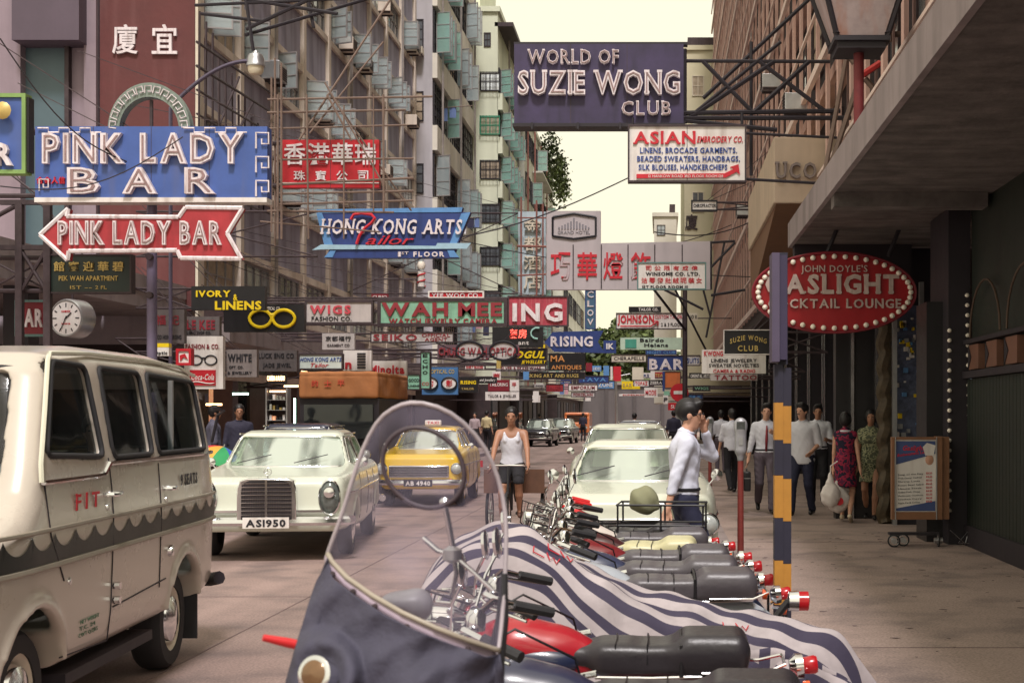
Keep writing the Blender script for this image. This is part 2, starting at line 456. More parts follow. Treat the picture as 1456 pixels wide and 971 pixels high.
M_concrete = mat('concrete', rgb(150, 138, 140), .85, 0, .14, 1.2, .45, bump=.3)
M_bamboo = mat('bamboo', rgb(118, 98, 88), .65, 0, .2, 5)
M_bulb = mat('bulb', rgb(245, 235, 222), .3, 0, .05, 3)
M_ink = mat('ink', rgb(28, 26, 34), .6)
M_inkblue = mat('ink_blue', rgb(45, 70, 140), .6)
M_inkred = mat('ink_red', rgb(196, 34, 50), .6)
M_glassdark = glass('shop_glass', (.25, .28, .30), .05, .35, .05)
M_glassblue = glass('casement_glass', (.50, .58, .60), .08, .55, .38)
M_glassgreen = glass('green_casement_glass', (.40, .58, .52), .08, .5, .38)
M_tube = mat('neon_tube_lit', (.6, 1, .8, 1), .4, emit=(.55, 1, .72, 1), estr=5)
M_warm = mat('warm_lamp', (1, .7, .4, 1), .4, emit=(1, .55, .25, 1), estr=4)
M_warmdim = mat('warm_window_display', (1, .5, .3, 1), .5, 0, .5, 9, emit=(1, .42, .2, 1), estr=.35)
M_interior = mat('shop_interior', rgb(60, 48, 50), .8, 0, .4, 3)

# ---------------------------------------------------------------- ground
road_m = mat('road_surface', rgb(144, 123, 117), .75, 0, .10, .8, .0, bump=.25, coord='Object')
def ground_detail(m, joint=None):
    n, l = m.node_tree.nodes, m.node_tree.links; b = n['Principled BSDF']
    src = b.inputs['Base Color'].links[0].from_socket
    tc = n.new('ShaderNodeTexCoord')
    # oil stains and speckle
    v = n.new('ShaderNodeTexNoise'); v.inputs['Scale'].default_value = 1.7; v.inputs['Detail'].default_value = 3; l.new(tc.outputs['Object'], v.inputs['Vector'])
    mr = n.new('ShaderNodeMapRange'); mr.inputs[1].default_value = .46; mr.inputs[2].default_value = .74; mr.inputs[4].default_value = .7; l.new(v.outputs['Fac'], mr.inputs[0])
    sp = n.new('ShaderNodeTexNoise'); sp.inputs['Scale'].default_value = 55; sp.inputs['Detail'].default_value = 2; l.new(tc.outputs['Object'], sp.inputs['Vector'])
    m2 = n.new('ShaderNodeMapRange'); m2.inputs[1].default_value = .3; m2.inputs[2].default_value = .7; m2.inputs[3].default_value = .70; m2.inputs[4].default_value = 1.24; l.new(sp.outputs['Fac'], m2.inputs[0])
    mx = n.new('ShaderNodeMix'); mx.data_type = 'RGBA'; l.new(mr.outputs[0], mx.inputs[0]); l.new(src, mx.inputs[6]); mx.inputs[7].default_value = (.11, .085, .085, 1)
    sc = n.new('ShaderNodeVectorMath'); sc.operation = 'SCALE'; l.new(mx.outputs[2], sc.inputs[0]); l.new(m2.outputs[0], sc.inputs['Scale'])
    l.new(sc.outputs[0], b.inputs['Base Color'])
ground_detail(road_m)
def lanes(m):
    n, l = m.node_tree.nodes, m.node_tree.links; b = n['Principled BSDF']; src = b.inputs['Base Color'].links[0].from_socket
    tc = n.new('ShaderNodeTexCoord'); mp = n.new('ShaderNodeMapping'); mp.inputs['Scale'].default_value = (1.1, .06, 1); l.new(tc.outputs['Object'], mp.inputs[0])
    no = n.new('ShaderNodeTexNoise'); no.inputs['Scale'].default_value = 1.6; no.inputs['Detail'].default_value = 4; l.new(mp.outputs[0], no.inputs[0])
    mr = n.new('ShaderNodeMapRange'); mr.inputs[1].default_value = .35; mr.inputs[2].default_value = .65; mr.inputs[3].default_value = .84; mr.inputs[4].default_value = 1.12; l.new(no.outputs['Fac'], mr.inputs[0])
    sc = n.new('ShaderNodeVectorMath'); sc.operation = 'SCALE'; l.new(src, sc.inputs[0]); l.new(mr.outputs[0], sc.inputs['Scale']); l.new(sc.outputs[0], b.inputs['Base Color'])
lanes(road_m)
pave_m = mat('pavement_surface', rgb(156, 136, 128), .85, 0, .10, .7, 0, bump=.2); ground_detail(pave_m)
kerb_m = mat('kerb_stone', rgb(140, 126, 124), .85, 0, .15, 3, bump=.2)
KX, KL, WR, WL = .60, -7.3, 3.7, -10.0
struct('ground', MB().box(-400, 400, -60, 700, -.5, -.02), mat('far_ground', rgb(120, 110, 105), .9))
struct('road', MB().box(KL, KX, -20, 170, -.3, 0), road_m)
struct('side_street', MB().box(-60, KL-.002, -20, 22.5, -.3, -.001), road_m)
for nm, x0, x1, y0, y1 in (('pavement_right', KX+.25, 14, -20, 170), ('pavement_left', WL-8, KL-.25, 22.5, 170)):
    struct(nm, MB().box(x0, x1, y0, y1, -.3, .13), pave_m)
kb = thing('kerb_right', None, None); kb['kind'] = 'structure'
kme = MB().box(.003, .25, .006, .994, -.3, .135).mesh('kerb_stone')
for i in range(60): link('kerb_stone', kme, kerb_m, kb, (KX, 3+i, random.uniform(0, .004)))
kb2 = thing('kerb_left', None, None); kb2['kind'] = 'structure'
for i in range(60): link('kerb_stone', kme, kerb_m, kb2, (KL-.25, 22.5+i, random.uniform(0, .004)))
MB().box(KX, KX+.25, 63, 170, -.3, .13).build('kerb_run', kerb_m, kb)
MB().box(KL-.25, KL, 82.5, 170, -.3, .13).build('kerb_run', kerb_m, kb2)
# joints of the concrete road slabs and pavement: shallow dark strips a few mm proud
jm = mat('joint_tar', rgb(120, 102, 100), .9)
rj = MB()
for y in (13.3, 24, 36, 52): rj.box(KL, KX-.02, y, y+.016, .0, .004)
rj.box(-3.3, -3.286, 2, 120, 0, .004)
struct('road_joints', rj, jm)
pj = MB()
for y in (9.6, 17.6, 28): pj.box(KX+.25, WR, y, y+.007, .13, .134)
struct('pavement_joints', pj, jm)
lit = MB()
for i in range(170):
    x, y = (random.uniform(1, 3.6), random.uniform(4, 19)); a = random.uniform(0, 3); r = random.uniform(.01, .035)
    lit.prism([(x+r*cos(a+t)*random.uniform(.5, 1.3), y+.4*r*sin(a+t)) for t in (0, 1.3, 2.5, 3.8, 5)], .1345, .137, 'xy')
o = lit.build('litter', mat('scrap', rgb(108, 92, 92), .9), None); tag(o, None, None, kind='stuff')

# ---------------------------------------------------------------- window kit
def facade_windows(root, plane, coord, a0, a1, z0, z1, n, fm, gm, d=.08, bars=2, sill=True):
    """plane 'x': wall in the YZ plane at x=coord facing +X (d>0) or -X (d<0); plane 'y': wall facing -Y. Windows along a0..a1"""
    out = []
    w = (a1-a0)/n
    for i in range(n):
        b0, b1 = a0+i*w+.06*w, a0+(i+1)*w-.06*w
        out.append(window(root, plane, coord, b0, b1, z0, z1, fm, gm, d, bars))
    return out
def pbox(mb, plane, c, a0, a1, z0, z1, d0, d1):
    """box on a wall; d0..d1 outward distance"""
    if plane == 'x': mb.box(min(c+d0, c+d1), max(c+d0, c+d1), a0, a1, z0, z1)
    elif plane == '-x': mb.box(min(c-d0, c-d1), max(c-d0, c-d1), a0, a1, z0, z1)
    else: mb.box(a0, a1, min(c-d0, c-d1), max(c-d0, c-d1), z0, z1)
    return mb
WIN = random.Random(9)
def window(root, plane, c, a0, a1, z0, z1, fm, gm, d=.06, bars=2, horiz=1, grille=False):
    if gm is wind_dark: gm = WIN.choice([wind_dark, wind_dark, wind_mid, wind_pale, M_curtain])
    f = MB(); t = .05
    for x0, x1, y0, y1 in ((a0, a0+t, z0, z1), (a1-t, a1, z0, z1), (a0+t, a1-t, z0, z0+t), (a0+t, a1-t, z1-t, z1)): pbox(f, plane, c, x0, x1, y0, y1, .003, d)
    for i in range(1, bars): x = a0+(a1-a0)*i/bars; pbox(f, plane, c, x-.02, x+.02, z0+t, z1-t, .003, d*.9)
    for i in range(1, horiz+1): z = z0+(z1-z0)*i/(horiz+1); pbox(f, plane, c, a0+t, a1-t, z-.015, z+.015, .006, d*.8)
    w = f.build('window', fm, root, False, world=True)
    p = pbox(MB(), plane, c, a0+t, a1-t, z0+t, z1-t, .008, .02)
    p2 = p; Mi = Matrix.Translation(root.location).inverted(); p2.v = [tuple(Mi @ Vector(v)) for v in p2.v]
    p2.build('pane', gm, w, False)
    if grille:
        g = MB(); k = int((a1-a0)/.14)
        for i in range(k+1): x = a0+(a1-a0)*i/k; pbox(g, plane, c, x-.012, x+.012, z0, z1, d+.12, d+.145)
        for z in (z0, (z0+z1)/2, z1-.02): pbox(g, plane, c, a0, a1, z, z+.02, d+.145, d+.165)
        for z in (z0, z1-.03): 
            for x in (a0, a1-.03): pbox(g, plane, c, x, x+.03, z, z+.03, .003, d+.12)
        g.v = [tuple(Mi @ Vector(v)) for v in g.v]; g.build('window_grille', fm, w, False)
    return w
ac_mesh = None
def aircon(root, plane, c, a, z, s=1., m=None):
    """window air conditioner with louvred front, on a wall"""
    m = m or M_cream
    b = MB(); pbox(b, plane, c, a-.33*s, a+.33*s, z-.2*s, z+.2*s, .07, .52)
    o = b.build('air_conditioner', m, root, False, world=True, bevel=.015)
    l_ = MB()
    for i in range(6): pbox(l_, plane, c, a-.28*s, a+.28*s, z-.16*s+i*.055, z-.135*s+i*.055, .52, .535)
    Mi = Matrix.Translation(root.location).inverted(); l_.v = [tuple(Mi @ Vector(v)) for v in l_.v]; l_.build('louvre', M_steel, o, False)
    for e in (-.25, .25):
        br = pbox(MB(), plane, c, a+e*s-.015, a+e*s+.015, z-.26*s, z-.2*s, .003, .5)
        br.v = [tuple(Mi @ Vector(v)) for v in br.v]; br.build('bracket', M_steel, o, False)
    return o
def casement(root, x, y, z0, z1, w, ang, fm, gm, side=1):
    """window leaf standing open from a street-facing wall: hinged at (x,y), swung out by ang"""
    dx, dy = cos(ang)*w*side, sin(ang)*w
    M = Matrix.Translation((x, y, 0)) @ Matrix.Rotation(atan2(dy, dx), 4, 'Z')
    f = MB(); t = .035
    for a0, a1, b0, b1 in ((0, t, z0, z1), (w-t, w, z0, z1), (t, w-t, z0, z0+t), (t, w-t, z1-t, z1), (t, w-t, z0+(z1-z0)*.35, z0+(z1-z0)*.35+.025), (t, w-t, z0+(z1-z0)*.68, z0+(z1-z0)*.68+.025)):
        f.box(a0, a1, -.02, .02, b0, b1, M)
    o = f.build('casement', fm, root, False, world=True)
    g = MB().box(t, w-t, -.006, .006, z0+t, z1-t, M); Mi = Matrix.Translation(root.location).inverted(); g.v = [tuple(Mi @ Vector(v)) for v in g.v]
    g.build('pane', gm, o, False)

# ---------------------------------------------------------------- purple office block (left)
lav = mat('lavender_panel', rgb(168, 164, 182), .8, 0, .16, .8, .55, bump=.2, stain=rgb(85, 72, 92)[:3])
tan = mat('tan_frame', rgb(222, 208, 194), .8, 0, .10, 1.5, .35, bump=.2)
wind_dark = glass('office_glass', (.35, .38, .42), .06, .10, .16)
wind_mid = glass('office_glass_mid', (.40, .45, .48), .06, .05, .35); wind_pale = glass('office_glass_pale', (.62, .66, .66), .2, .0, .6); M_curtain = mat('drawn_curtain', rgb(176, 160, 140), .8, 0, .25, 6, .3)
Wf = mat('grey_window_frame', rgb(150, 146, 146), .6, .2, .1, 4)
Y0, Y1 = 30.2, 57.1
bA = thing('office_block', 'lavender panelled office block with a tan concrete grid, behind the red Chinese jewellery sign', 'building', (WL, Y0, 0))
MB().box(WL-9, WL, Y0, Y1, 3.2, 21.6).build('wall', mat('recess_wall', rgb(176, 164, 172), .85, 0, .15, 1, .3), bA, False, world=True)
bays = [Y1-2.95*i for i in range(10)]
pier = MB().box(-.004, .17, -.13, .13, 0, 18).mesh('pier')
for y in bays: link('pier', pier, tan, bA, (0, y-Y0-.1, 3.6))
zf = [5.46+2.87*i for i in range(-1, 6)]
for a in zf:
    for zz in (a, a+1.6):
        if zz > 21: continue
        MB().box(-.004, .14, 0, Y1-Y0, zz-.09, zz+.09).build('floor_beam', tan, bA, False).location = (0, 0, 0)
lp = MB().box(0, .06, -1.34, 1.34, .10, 1.50).mesh('lavender_panel')
for a in zf:
    for i in range(9):
        yc = (bays[i]+bays[i+1])/2
        if a > 18: continue
        if a > 3: link('lavender_panel', lp, lav, bA, (0, yc-Y0-.1, a))
        if a+2.75 < 21: window(bA, 'x', WL, yc-1.42, yc+1.12, a+1.70, a+2.77, Wf, wind_dark, .06, 4, 1)
rr = random.Random(3)
for a in zf[1:5]:
    for i in range(9):
        yc = (bays[i]+bays[i+1])/2; r = rr.random()
        if r < .62: aircon(bA, 'x', WL, yc+rr.uniform(-.9, .8), a+1.95, rr.uniform(.85, 1.15), rr.choice([M_cream, M_alu, tan]))
        if rr.random() < .7:
            k = rr.randint(1, 3); y = yc-1.2
            for q in range(k): casement(bA, WL+.08, y+q*.62, a+1.75, a+2.7, .62, radians(rr.uniform(-25, 15)), Wf, M_glassblue)
# glazed mezzanine and shopfronts under it
MB().box(WL-.02, WL+.9, Y0-.2, Y1, 3.25, 3.62).build('canopy_slab', M_concrete, bA, False, world=True)
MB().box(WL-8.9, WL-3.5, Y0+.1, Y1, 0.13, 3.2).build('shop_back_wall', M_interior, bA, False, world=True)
for i in range(10):
    y = Y0+.25+i*2.95
    MB().box(WL-.45, WL, y-.22, y+.22, .13, 3.24).build('column', mat('tile_column', rgb(96, 84, 90), .5, 0, .2, 4, .2), bA, False, world=True)
for i in range(9):
    y = Y0+.5+i*2.95
    w = MB().box(WL-.3, WL-.24, y, y+1.5, .9, 2.7); w.build('shop_window', M_glassdark, bA, False, world=True)
    MB().box(WL-.34, WL-.2, y-.02, y+1.52, .13, .88).build('stall_riser', M_dark, bA, False, world=True)
    if i in (0, 1, 3, 4, 6): MB().box(WL-1.2, WL-1.0, y+.2, y+1.4, 1.0, 2.5).build('display', M_warmdim, bA, False, world=True)
    MB().cyl((WL-.8, y+.2, 3.0), (WL-.8, y+1.9, 3.0), .03).build('strip_light', M_tube if i % 2 else M_warm, bA, False, world=True)

# ---------------------------------------------------------------- corner building at left with the red pier
RW = Y0-.25
bB = thing('corner_building', 'grey corner building with teal glazing and a tall maroon pier carrying two Chinese characters', 'building', (-14, RW, 0))
maroon_w = mat('maroon_tile', rgb(96, 50, 50), .75, 0, .16, 1.2, .3, bump=.3, stain=rgb(130, 90, 90)[:3])
pinkgrey = mat('pink_grey_plaster', rgb(146, 130, 140), .8, 0, .12, .8, .35, bump=.2)
teal = mat('teal_spandrel', rgb(84, 104, 112), .5, 0, .1, 1, .2)
xs = lambda p: WX(p, RW)
MB().box(xs(142), xs(277), RW, RW+.24, 3.9, 14).build('pier', maroon_w, bB, False, world=True)
MB().box(xs(277)+.003, xs(277)+.06, RW+.02, RW+.24, 3.6, 14).build('quoin', M_cream, bB, False, world=True)
MB().box(-26, xs(142)-.002, RW+.25, RW+6, 3.9, 14).build('wall', pinkgrey, bB, False, world=True)
for a, b, dd in ((-140, -60, .5), (0, 32, .35), (98, 120, .10), (122, 139, .35)):
    MB().box(xs(a), xs(b), RW+.25-dd, RW+.252, 3.9, 14).build('column', pinkgrey, bB, False, world=True)
MB().box(xs(32), xs(98), RW+.15, RW+.252, 3.9, WZ(66, RW)).build('glazing', teal, bB, False, world=True)
MB().box(xs(32), xs(126), RW-.5, RW+.25, WZ(66, RW), 14).build('hoarding', mat('hoarding', rgb(92, 80, 92), .8, 0, .15, 1, .3), bB, False, world=True)
MB().box(xs(92), xs(98), RW-.02, RW+.15, 3.9, WZ(66, RW)).build('mullion', M_steel, bB, False, world=True)
for i, ch in enumerate('廈宜'):
    x0 = (161, 217)[i]; lettering(bB, ch, WX(x0+36, RW)-WX(x0, RW), WZ(36, RW)-WZ(78, RW), T((WX(x0, RW)+14, 0, WZ(78, RW))), M_letterwhite, depth=.06, sep=True)
# projecting street canopy of that building, running towards the camera
cn = MB(); k = [(WL, 19.0), (WL, Y0-.3), (WL-4.5, Y0-.3), (WL-4.5, 19.0)]
cn.prism(k, 3.78, 4.12, 'xy'); cn.build('canopy', M_concrete, bB, False, world=True)
MB().box(WL-.1, WL+.02, 19.0, Y0-.3, 4.12, 4.4).build('canopy_upstand', M_concrete, bB, False, world=True)
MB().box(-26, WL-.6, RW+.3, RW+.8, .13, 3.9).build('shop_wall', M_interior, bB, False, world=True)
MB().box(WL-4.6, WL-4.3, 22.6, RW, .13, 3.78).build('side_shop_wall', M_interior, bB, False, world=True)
for i in range(3):
    y = 23+i*2.3
    MB().box(WL-4.28, WL-4.2, y, y+1.7, .6, 2.9).build('shop_window', M_glassdark, bB, False, world=True)
MB().box(WL-.55, WL-.15, 22.8, 23.2, .13, 3.78).build('column', M_dark, bB, False, world=True)

# ---------------------------------------------------------------- block builder for the taller buildings behind
def block(label, x0, x1, y0, y1, z0, z1, wm, flank=None, side=None, cat='building', name='apartment_block', roofm=None, sd=1):
    r = thing(name, label, cat, ((x0+x1)/2, y0, 0))
    MB().box(x0, x1, y0, y1, z0, z1).build('wall', wm, r, False, world=True)
    MB().box(x0-.12, x1+.12, y0-.12, y1+.1, z1, z1+.25).build('parapet', roofm or wm, r, False, world=True)
    return r
greyw = mat('grey_render', rgb(188, 184, 190), .85, 0, .14, .5, .5, bump=.2)
bC = block('grey rendered tower with long strip windows and open casements, next beyond the lavender office block', -18, -9.2, 57.2, 69, 3, 24, greyw)
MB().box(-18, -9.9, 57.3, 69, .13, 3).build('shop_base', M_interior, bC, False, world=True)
for i in range(7):
    z = 3.9+i*2.9
    window(bC, 'y', 57.2, -10.0, -9.55, z+.9, z+2.1, M_dark, wind_dark, .05, 1, 2, grille=False)
    if i % 3 == 1: aircon(bC, 'y', 57.2, -9.75, z+.75, .7)
    MB().box(-9.2, -9.0, 57.2, 69, z-.25, z+.75).build('spandrel', mat('cream_spandrel', rgb(226, 220, 208), .8, 0, .1, 1, .3), bC, False, world=True)
    for j in range(4):
        window(bC, 'x', -9.2, 57.3+j*2.93, 60.1+j*2.93, z+.8, z+2.55, M_dark, wind_dark, .07, 5, 3)
        if rr.random() < .85:
            for q in range(rr.randint(1, 4)): casement(bC, -9.1, 57.6+j*2.93+q*.6, z+.85, z+2.5, .6, radians(rr.uniform(-20, 10)), Wf, M_glassgreen if rr.random() < .4 else M_glassblue)
creamw = mat('cream_green_render', rgb(222, 226, 204), .85, 0, .08, .4, .3, bump=.15)
bD = block('pale cream green apartment block with barred green and black windows, beyond the grey tower', -16, -7.95, 69.2, 78, 3.2, 21.3, creamw)
window(bD, 'y', 69.2, WX(688, 69.2), WX(698, 69.2), WZ(67, 69.2), WZ(47, 69.2), M_steel, wind_dark, .05, 2, 1)
for i in range(6):
    z = WZ((130, 192, 255, 317, 378, 440)[i], 69.2)
    window(bD, 'y', 69.2, WX(683, 69.2), WX(711, 69.2), z, z+.9, mat('green_frame', rgb(60, 140, 110), .6) if i == 1 else M_dark, wind_dark, .05, 4, 1, grille=True)
    MB().box(-7.97, -7.72, 69.2, 78, z-.9, z-.1).build('spandrel', creamw, bD, False, world=True)
    for j in range(3):
        window(bD, 'x', -7.95, 69.4+j*2.9, 72.0+j*2.9, z, z+1.2, M_dark, wind_dark, .07, 3, 1)
        for q in range(2): casement(bD, -7.85, 69.7+j*2.9+q*.9, z, z+1.15, .6, radians(rr.uniform(-25, 5)), Wf, M_glassgreen)
MB().box(-8.1, -7.2, 69.2, 77.9, 20.6, 20.8).build('roof_overhang', M_steel, bD, False, world=True)
block('tall pale stair tower rising behind the cream apartment block', -15, -9.3, 73, 80, 21.6, 27, creamw, name='stair_tower')
grn = mat('weathered_render', rgb(200, 200, 190), .85, 0, .18, .4, .5, bump=.2)
bE = block('weathered grey green tenement with plants on its roof edge, farther down the left side', -16, -7.6, 79, 100, 3.2, 18.5, grn)
for i in range(6):
    z = 4+i*2.5
    window(bE, 'y', 79, -8.75, -7.8, z, z+1.0, M_dark, wind_dark, .05, 3, 1, grille=True)
    for j in range(6):
        window(bE, 'x', -7.6, 79.5+j*3.3, 82.2+j*3.3, z, z+1.3, M_dark, wind_dark, .07, 3, 1)
        if rr.random() < .6: casement(bE, -7.5, 79.8+j*3.3, z, z+1.25, .6, radians(rr.uniform(-25, 5)), Wf, M_glassgreen)
    MB().box(-7.6, -7.0, 84, 92, z-.5, z-.4).build('balcony', grn, bE, False, world=True)
for i in range(4): MB().cyl((-7.45, 79.6+i*4.4, 3.3), (-7.45, 79.6+i*4.4, 18.4), .05, n=6).build('drain_pipe', mat('rust_pipe', rgb(140, 92, 84), .8), bE, world=True)
bF = block('distant pale tenement at the far end of the left side', -14, -7.2, 104, 135, 3, 12.5, grn, name='tenement')
for i in range(3):
    for j in range(5): window(bF, 'x', -7.2, 105+j*5.5, 109+j*5.5, 4.2+i*2.7, 5.8+i*2.7, M_dark, wind_dark, .07, 3, 1)
for r_, x_, y0, y1 in ((bD, -8.3, 69.2, 78), (bE, -8.0, 79, 100), (bF, -7.6, 104, 135)):
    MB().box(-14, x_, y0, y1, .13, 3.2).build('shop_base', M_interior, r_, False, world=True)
    for k in range(int((y1-y0)/3)): MB().box(x_-.001, x_+.06, y0+k*3+.3, y0+k*3+2.4, .8, 2.7).build('shop_window', (M_glassdark, M_interior, M_steel)[k % 3], r_, False, world=True)

# drain pipes and washing hung out on the left hand fronts
pipe_m = mat('grey_pipe', rgb(150, 142, 138), .6, 0, .2, 3, .3)
for r_, x_, ys_, z1_ in ((bA, WL+.16, (36.2, 45, 53.9), 20), (bC, -8.95, (58, 63.3, 68), 23), (bD, -7.68, (71.5, 76), 20.5)):
    for y_ in ys_: MB().cyl((x_+.05, y_, 3.7), (x_+.05, y_, z1_), .05, n=6).build('drain_pipe', pipe_m, r_, world=True)
lm = [mat('laundry_%s' % n_, c_, .9) for n_, c_ in (('white', rgb(222, 220, 226)), ('blue', rgb(110, 130, 180)), ('pink', rgb(200, 150, 160)), ('dark', rgb(60, 60, 84)))]
lr = random.Random(8)
for i in range(6):
    far = i % 2; x_, y_, z_ = (-7.0, 72+i*4, 13.2-i*1.9) if far else (-8.9, 59+i*1.5, 14.4-i*2.1)
    t = thing('washing_pole', '%s bamboo pole of washing put out over the street from the %s' % (('highest', 'middle', 'lowest')[i//2], 'cream and weathered tenements' if far else 'grey tower'), 'washing line', (x_, y_, z_), 0, 'washing poles on the %s' % ('tenements' if far else 'grey tower'))
    MB().cyl((-.7, 0, 0), (1.1, 0, .12), .02, n=5).build('pole', M_bamboo, t)
    for k in range(lr.randint(2, 4)):
        a = -.2+k*.32; w_ = lr.uniform(.2, .3); h_ = lr.uniform(.4, .8); MB().grid(lambda u, v: (a+w_*u, .03*sin(u*7+v*3)+.02, .05+a*.066-h_*v), 4, 5).build('garment', lr.choice(lm), t, True)
# ---------------------------------------------------------------- right side: finned block over the arcade
pinkc = mat('pink_brown_concrete', rgb(214, 178, 168), .85, 0, .12, .8, .35, bump=.25)
FX = 2.75
bR = thing('finned_block', 'pink brown office block with vertical fins and slanting pale rails above the right arcade', 'building', (FX, 10, 0))
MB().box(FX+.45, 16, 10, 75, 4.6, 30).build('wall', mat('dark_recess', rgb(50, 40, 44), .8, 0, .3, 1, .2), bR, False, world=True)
fin = MB().box(0, .055, -.10, .10, 0, 25.2).mesh('fin')
ny = 43
for i in range(ny+1): link('fin', fin, pinkc, bR, (0, i*1.5+.2, 4.7))
thin = MB().box(.25, .28, -.04, .04, 0, 25.2).mesh('mullion')
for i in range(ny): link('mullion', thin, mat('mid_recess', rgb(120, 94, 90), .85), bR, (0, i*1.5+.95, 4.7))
slabm = mat('slab_edge', rgb(236, 214, 206), .8, 0, .1, 1, .3)
for i in range(9):
    z = 4.75+i*2.85
    MB().box(FX-.12, FX-.04, 10, 75, z-.075, z+.075).build('floor_rail', slabm, bR, False, world=True)
    MB().box(FX-.12, FX-.07, 10, 75, z+.95, z+1.0).build('hand_rail', slabm, bR, False, world=True)
    if i: MB().box(FX+.14, FX+.45, 10, 75, z-.2, z+.0).build('floor_slab', pinkc, bR, False, world=True)
for i in range(6):
    for j in range(20): 
        if rr.random() < .8: window(bR, '-x', FX+.45, 12.9+j*3, 14.6+j*3, 5.6+i*2.85, 7.1+i*2.85, M_steel, wind_dark, .05, 2, 1)
for y, z in ((27, 7.6), (33, 9.4), (44, 8)): aircon(bR, '-x', FX+.1, y, z, .8, M_alu)
# end wall of the block above the canopy (faces the camera, seen behind the lamp)
# far pale tower with characters
bT = block('pale tower block with two large Chinese characters on its side, far right side', WX(973, 76), 9, 76, 90, 2.9, WZ(72, 76), mat('pale_cream_render', rgb(212, 204, 176), .85, 0, .08, .3, .2), name='tower_block')
MB().box(WX(978, 76), 6, 76.5, 84, WZ(72, 76), WZ(50, 76)).build('penthouse', M_steel, bT, False, world=True)
for i in range(4): window(bT, 'y', 76, WX(984, 76), WX(1001, 76), WZ(137+i*55, 76), WZ(108+i*55, 76), M_cream, wind_dark, .05, 2, 1)
for (ch, y0) in (('大', 228), ('廈', 305)):
    lettering(bT, ch, WX(991, 76)-WX(973, 76), WZ(y0, 76)-WZ(y0+22, 76), T((WX(974, 76)-bT.location[0], -.02, WZ(y0+22, 76))), M_steel, depth=.05)
bU = block('small white block with dark roof tank, in the gap at the end of the street', WX(930, 95), WX(962, 95), 95, 104, 2.5, WZ(308, 95), mat('white_render', rgb(206, 200, 190), .85, 0, .1, .4, .3), name='low_block')
MB().box(WX(952, 95), WX(960, 95), 95.2, 99, WZ(308, 95), WZ(290, 95)).build('water_tank', M_steel, bU, False, world=True)
window(bU, 'y', 95, WX(934, 95), WX(946, 95), WZ(335, 95), WZ(320, 95), M_steel, wind_dark, .05, 2, 1)
# arcade at street level beyond the canopy
bW = thing('arcade_shops', 'dark street arcade with mirror edged columns and shopfronts under the finned block', 'building', (WR, 22, 0))
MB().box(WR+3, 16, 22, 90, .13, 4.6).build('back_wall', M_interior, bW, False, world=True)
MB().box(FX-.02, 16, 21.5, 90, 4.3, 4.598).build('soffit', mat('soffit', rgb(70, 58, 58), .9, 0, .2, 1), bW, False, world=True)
mirror = mat('mirror_strip', (.5, .48, .5), .25, .85, .3, 6)
for i in range(12):
    y = 22+i*3.2
    MB().box(WR-.05, WR+.5, y, y+.5, .13, 4.3).build('column', M_dark, bW, False, world=True)
    for e in (-.02, .46): MB().box(WR-.075, WR-.052, y+e, y+e+.06, .13, 3.6).build('mirror_strip', mirror, bW, False, world=True)
    if i < 11:
        MB().box(WR+.3, WR+.36, y+.6, y+3.1, .9, 2.8).build('shop_window', M_glassdark, bW, False, world=True)
        MB().box(WR+.28, WR+.42, y+.55, y+3.15, .13, .88).build('stall_riser', M_dark, bW, False, world=True)
        if i % 3 != 1: MB().box(WR+1.4, WR+1.5, y+.9, y+2.8, 1.0, 2.4).build('display', M_warmdim if i % 2 else mat('cool_display', (.5, .55, .6, 1), .5, 0, .5, 9, emit=(.6, .7, .8, 1), estr=.12), bW, False, world=True)
MB().box(FX-.3, 16, 90, 90.5, .13, 4.6).build('end_wall', M_interior, bW, False, world=True)
# concrete bank block projecting over the street
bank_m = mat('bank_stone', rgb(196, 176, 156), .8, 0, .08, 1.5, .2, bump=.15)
bK = thing('bank_block', 'cream stone bank block jutting out over the pavement, carrying raised letters', 'building', (3, 24, 0))
bx0, bz0, bz1 = WX(1100, 24), WZ(289, 24), WZ(195, 24)
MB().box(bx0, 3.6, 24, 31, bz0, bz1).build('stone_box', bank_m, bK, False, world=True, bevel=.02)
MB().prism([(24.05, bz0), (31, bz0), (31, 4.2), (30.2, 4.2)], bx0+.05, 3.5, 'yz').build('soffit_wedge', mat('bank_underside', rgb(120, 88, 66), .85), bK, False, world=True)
lettering(bK, 'UCO BANK', 1.72, .27, T((WX(1103, 24)-3, -.001, WZ(254, 24))), mat('stone_letter', rgb(140, 128, 126), .5, .3, .1, 6), bold=.018, depth=.08, sep=True, serif=.35, gap=.25)
# near canopy with pale fascia (right)
cf = thing('street_canopy', 'broad concrete street canopy with a pale fascia edge, low over the right pavement', 'canopy', (WR, 12, 0))
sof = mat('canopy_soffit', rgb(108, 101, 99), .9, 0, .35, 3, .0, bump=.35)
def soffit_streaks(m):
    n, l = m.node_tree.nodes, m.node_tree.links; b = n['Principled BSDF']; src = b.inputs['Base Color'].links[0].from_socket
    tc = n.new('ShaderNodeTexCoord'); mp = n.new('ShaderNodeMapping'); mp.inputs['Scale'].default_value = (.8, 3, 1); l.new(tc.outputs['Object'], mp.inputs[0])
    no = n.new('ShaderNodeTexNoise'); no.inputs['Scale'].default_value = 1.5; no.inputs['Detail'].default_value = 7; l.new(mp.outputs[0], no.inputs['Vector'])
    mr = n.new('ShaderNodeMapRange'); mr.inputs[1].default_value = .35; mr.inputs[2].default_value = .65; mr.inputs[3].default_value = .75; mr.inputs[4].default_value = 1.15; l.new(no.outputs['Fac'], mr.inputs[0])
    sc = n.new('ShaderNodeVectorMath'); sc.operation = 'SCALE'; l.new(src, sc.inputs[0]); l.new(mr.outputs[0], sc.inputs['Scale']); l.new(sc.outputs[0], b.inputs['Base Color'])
soffit_streaks(sof)
